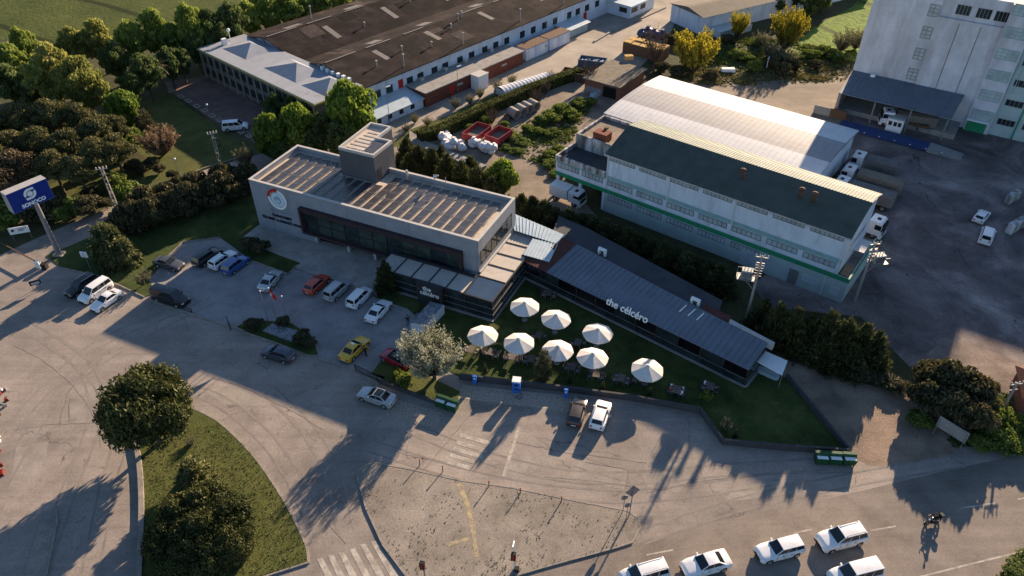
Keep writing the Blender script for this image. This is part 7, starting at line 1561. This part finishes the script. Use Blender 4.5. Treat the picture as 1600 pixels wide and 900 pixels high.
# palm
t = thing('palm_tree', 'tall palm with drooping dry fronds before the factory forecourt', 'palm', G(264, 152), 0)
part('trunk', BARK, t, lambda b: b.path([(0, 0, 0), (-.15, .1, 2), (-.35, .1, 4), (-.5, .1, 6.3)], [.32, .27, .25, .28], 9))
def f(b):
    q = random.Random(2)
    for i in range(46):
        a = q.uniform(0, 6.28); el = q.uniform(-.9, 1.2); L_ = q.uniform(1.8, 2.6); p = Vector((-.5, .1, 6.4)); d = Vector((math.cos(a) * math.cos(el), math.sin(a) * math.cos(el), math.sin(el)))
        pts = [p]
        for k in range(6): d = (d + Vector((0, 0, -.16))).normalized(); p = p + d * L_ / 6; pts.append(p)
        for k in range(6):
            s_ = d.cross(Vector((0, 0, 1))).normalized(); w = .32 * math.sin(PI * (k + .6) / 6.8)
            for sg in (-1, 1):
                for m_ in range(3):
                    o = pts[k].lerp(pts[k + 1], m_ / 3); e = o + s_ * sg * (w + .1) + (pts[k + 1] - pts[k]).normalized() * .22 + Vector((0, 0, -.14)); b.add([o, o + (pts[k + 1] - pts[k]) * .22, e], [(0, 1, 2)])
part('crown', lm('palm_frond', (.07, .065, .028), (.17, .14, .07), .25, (.24, .19, .10)), t, f)
# dark clipped hedge with its grassy bank, along the factory road
def hedge(name, pix, w, h, m, label, n=9000, s=.16):
    pts = np.array([G(*p) for p in pix]); seg = np.linalg.norm(np.diff(pts, axis=0), axis=1); rng = np.random.default_rng(5); k = rng.choice(len(seg), n, p=seg / seg.sum()); t = rng.random(n)[:, None]
    c2 = pts[k] + (pts[k + 1] - pts[k]) * t; d = (pts[k + 1] - pts[k]) / seg[k][:, None]; nn = np.stack([-d[:, 1], d[:, 0]], 1); side = rng.uniform(-1, 1, n); top = rng.random(n) < .45
    off = np.where(top, side, np.sign(side)) * w / 2 * rng.uniform(.85, 1.1, n); z = np.where(top, h * rng.uniform(.9, 1.08, n), rng.uniform(0, h, n)); c = np.concatenate([c2 + nn * off[:, None], z[:, None]], 1)
    nor = np.where(top[:, None], np.array((0, 0, 1.)), np.concatenate([nn * np.sign(side)[:, None], np.zeros((n, 1))], 1)); me = leaf_mesh(name, c, nor, s, m, rng=rng)
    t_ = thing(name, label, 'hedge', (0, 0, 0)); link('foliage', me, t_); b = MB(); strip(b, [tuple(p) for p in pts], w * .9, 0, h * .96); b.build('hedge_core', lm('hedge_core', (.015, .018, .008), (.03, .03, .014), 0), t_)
hedge('hedge', [(655, 222), (690, 212), (760, 178), (830, 147), (905, 120)], 2.0, 1.9, lm('hedge_leaf', (.05, .06, .012), (.11, .12, .025), .3, (.17, .16, .04)), 'long dark clipped hedge with a sunlit top between the factory road and the rough yard', 16000)
sheet('grass_bank', [(600, 232), (640, 203), (700, 180), (760, 152), (800, 136), (860, 120), (890, 118), (830, 146), (760, 178), (690, 210), (650, 226)], .016, LAWN_DRY)
mb = MB(); a = [G(*p) for p in ((640, 208), (668, 225), (760, 262), (748, 268), (640, 226))]; mb.prism(a, 0, .5); mb.build('concrete_plinth', CONCWALL, label='flat grey concrete base under the white bags', cat='plinth')
# weeds between the pavers, tufts on the rough ground: nobody could count them
def inside(p, poly):
    c = False; n = len(poly)
    for i in range(n):
        (x0, y0), (x1, y1) = poly[i], poly[i - 1]
        if (y0 > p[1]) != (y1 > p[1]) and p[0] < (x1 - x0) * (p[1] - y0) / (y1 - y0) + x0: c = not c
    return c
def tufts(name, pix, n, s, m, z, patch=None, lab=None, clump=0):
    poly = [G(*p) for p in pix]; xs, ys = zip(*poly); rng = np.random.default_rng(len(name) + n); pts = []
    seeds = [(rng.uniform(min(xs), max(xs)), rng.uniform(min(ys), max(ys))) for _ in range(clump)] if clump else None
    while len(pts) < n:
        if seeds and rng.random() < .8: q = seeds[rng.integers(len(seeds))]; p = (q[0] + rng.normal(0, 1.1), q[1] + rng.normal(0, .9))
        else: p = (rng.uniform(min(xs), max(xs)), rng.uniform(min(ys), max(ys)))
        if inside(p, poly): pts.append((p[0], p[1], z + rng.uniform(.02, .12)))
    c = np.array(pts); c = np.repeat(c, 3, 0) + rng.normal(0, s * .5, (3 * n, 3)) * (1, 1, .35); c[:, 2] = np.maximum(c[:, 2], z + .02)
    return link(name, leaf_mesh(name, c, np.tile((0, 0, 1.), (3 * n, 1)), s, m, rng=rng), kind='stuff', label=lab)
WEED = lm('weed_leaf', (.035, .05, .014), (.085, .10, .03), .2, (.13, .13, .05)); GRASSB = lm('grass_tuft', (.05, .075, .015), (.11, .14, .03), .35, (.17, .18, .05)); DRYG = lm('dry_grass_tuft', (.09, .085, .03), (.19, .17, .06), .3)
LAWNTUFT = lm('lawn_tuft', (.075, .092, .024), (.115, .125, .035), .5, (.15, .145, .055))
tufts('weeds', PAVER_ISLAND, 420, .07, WEED, .10, clump=30, lab='low weeds growing between the worn pavers')
tufts('yard_weeds', [(780, 235), (800, 200), (850, 180), (905, 160), (925, 165), (880, 240), (850, 262), (810, 245)], 2600, .28, GRASSB, .0, clump=26, lab='rough green weeds of the yard')
tufts('scrub_grass', [(1040, 125), (1100, 108), (1180, 110), (1250, 95), (1335, 105), (1330, 125), (1240, 130), (1130, 135)], 2600, .3, DRYG, 0, clump=34, lab='dry rough grass behind the arched shed')
tufts('scrub_growth', [(1120, 70), (1180, 55), (1260, 70), (1335, 80), (1335, 105), (1200, 112), (1090, 112)], 3000, .36, GRASSB, 0, clump=40, lab='green undergrowth on the rough land')
tufts('island_grass', LAWN_ISLAND[:12], 3000, .07, LAWNTUFT, .12, lab='tufted grass of the lawn island')
tufts('verge_grass', [(1490, 700), (1470, 665), (1440, 640), (1550, 610), (1620, 620), (1620, 690), (1560, 700)], 1800, .22, GRASSB, 0, clump=20, lab='roadside grass at the right edge')
tufts('verge_grass', [(1520, 915), (1600, 880), (1660, 860), (1680, 960)], 1500, .18, DRYG, 0, lab='dry verge grass at the bottom right corner')
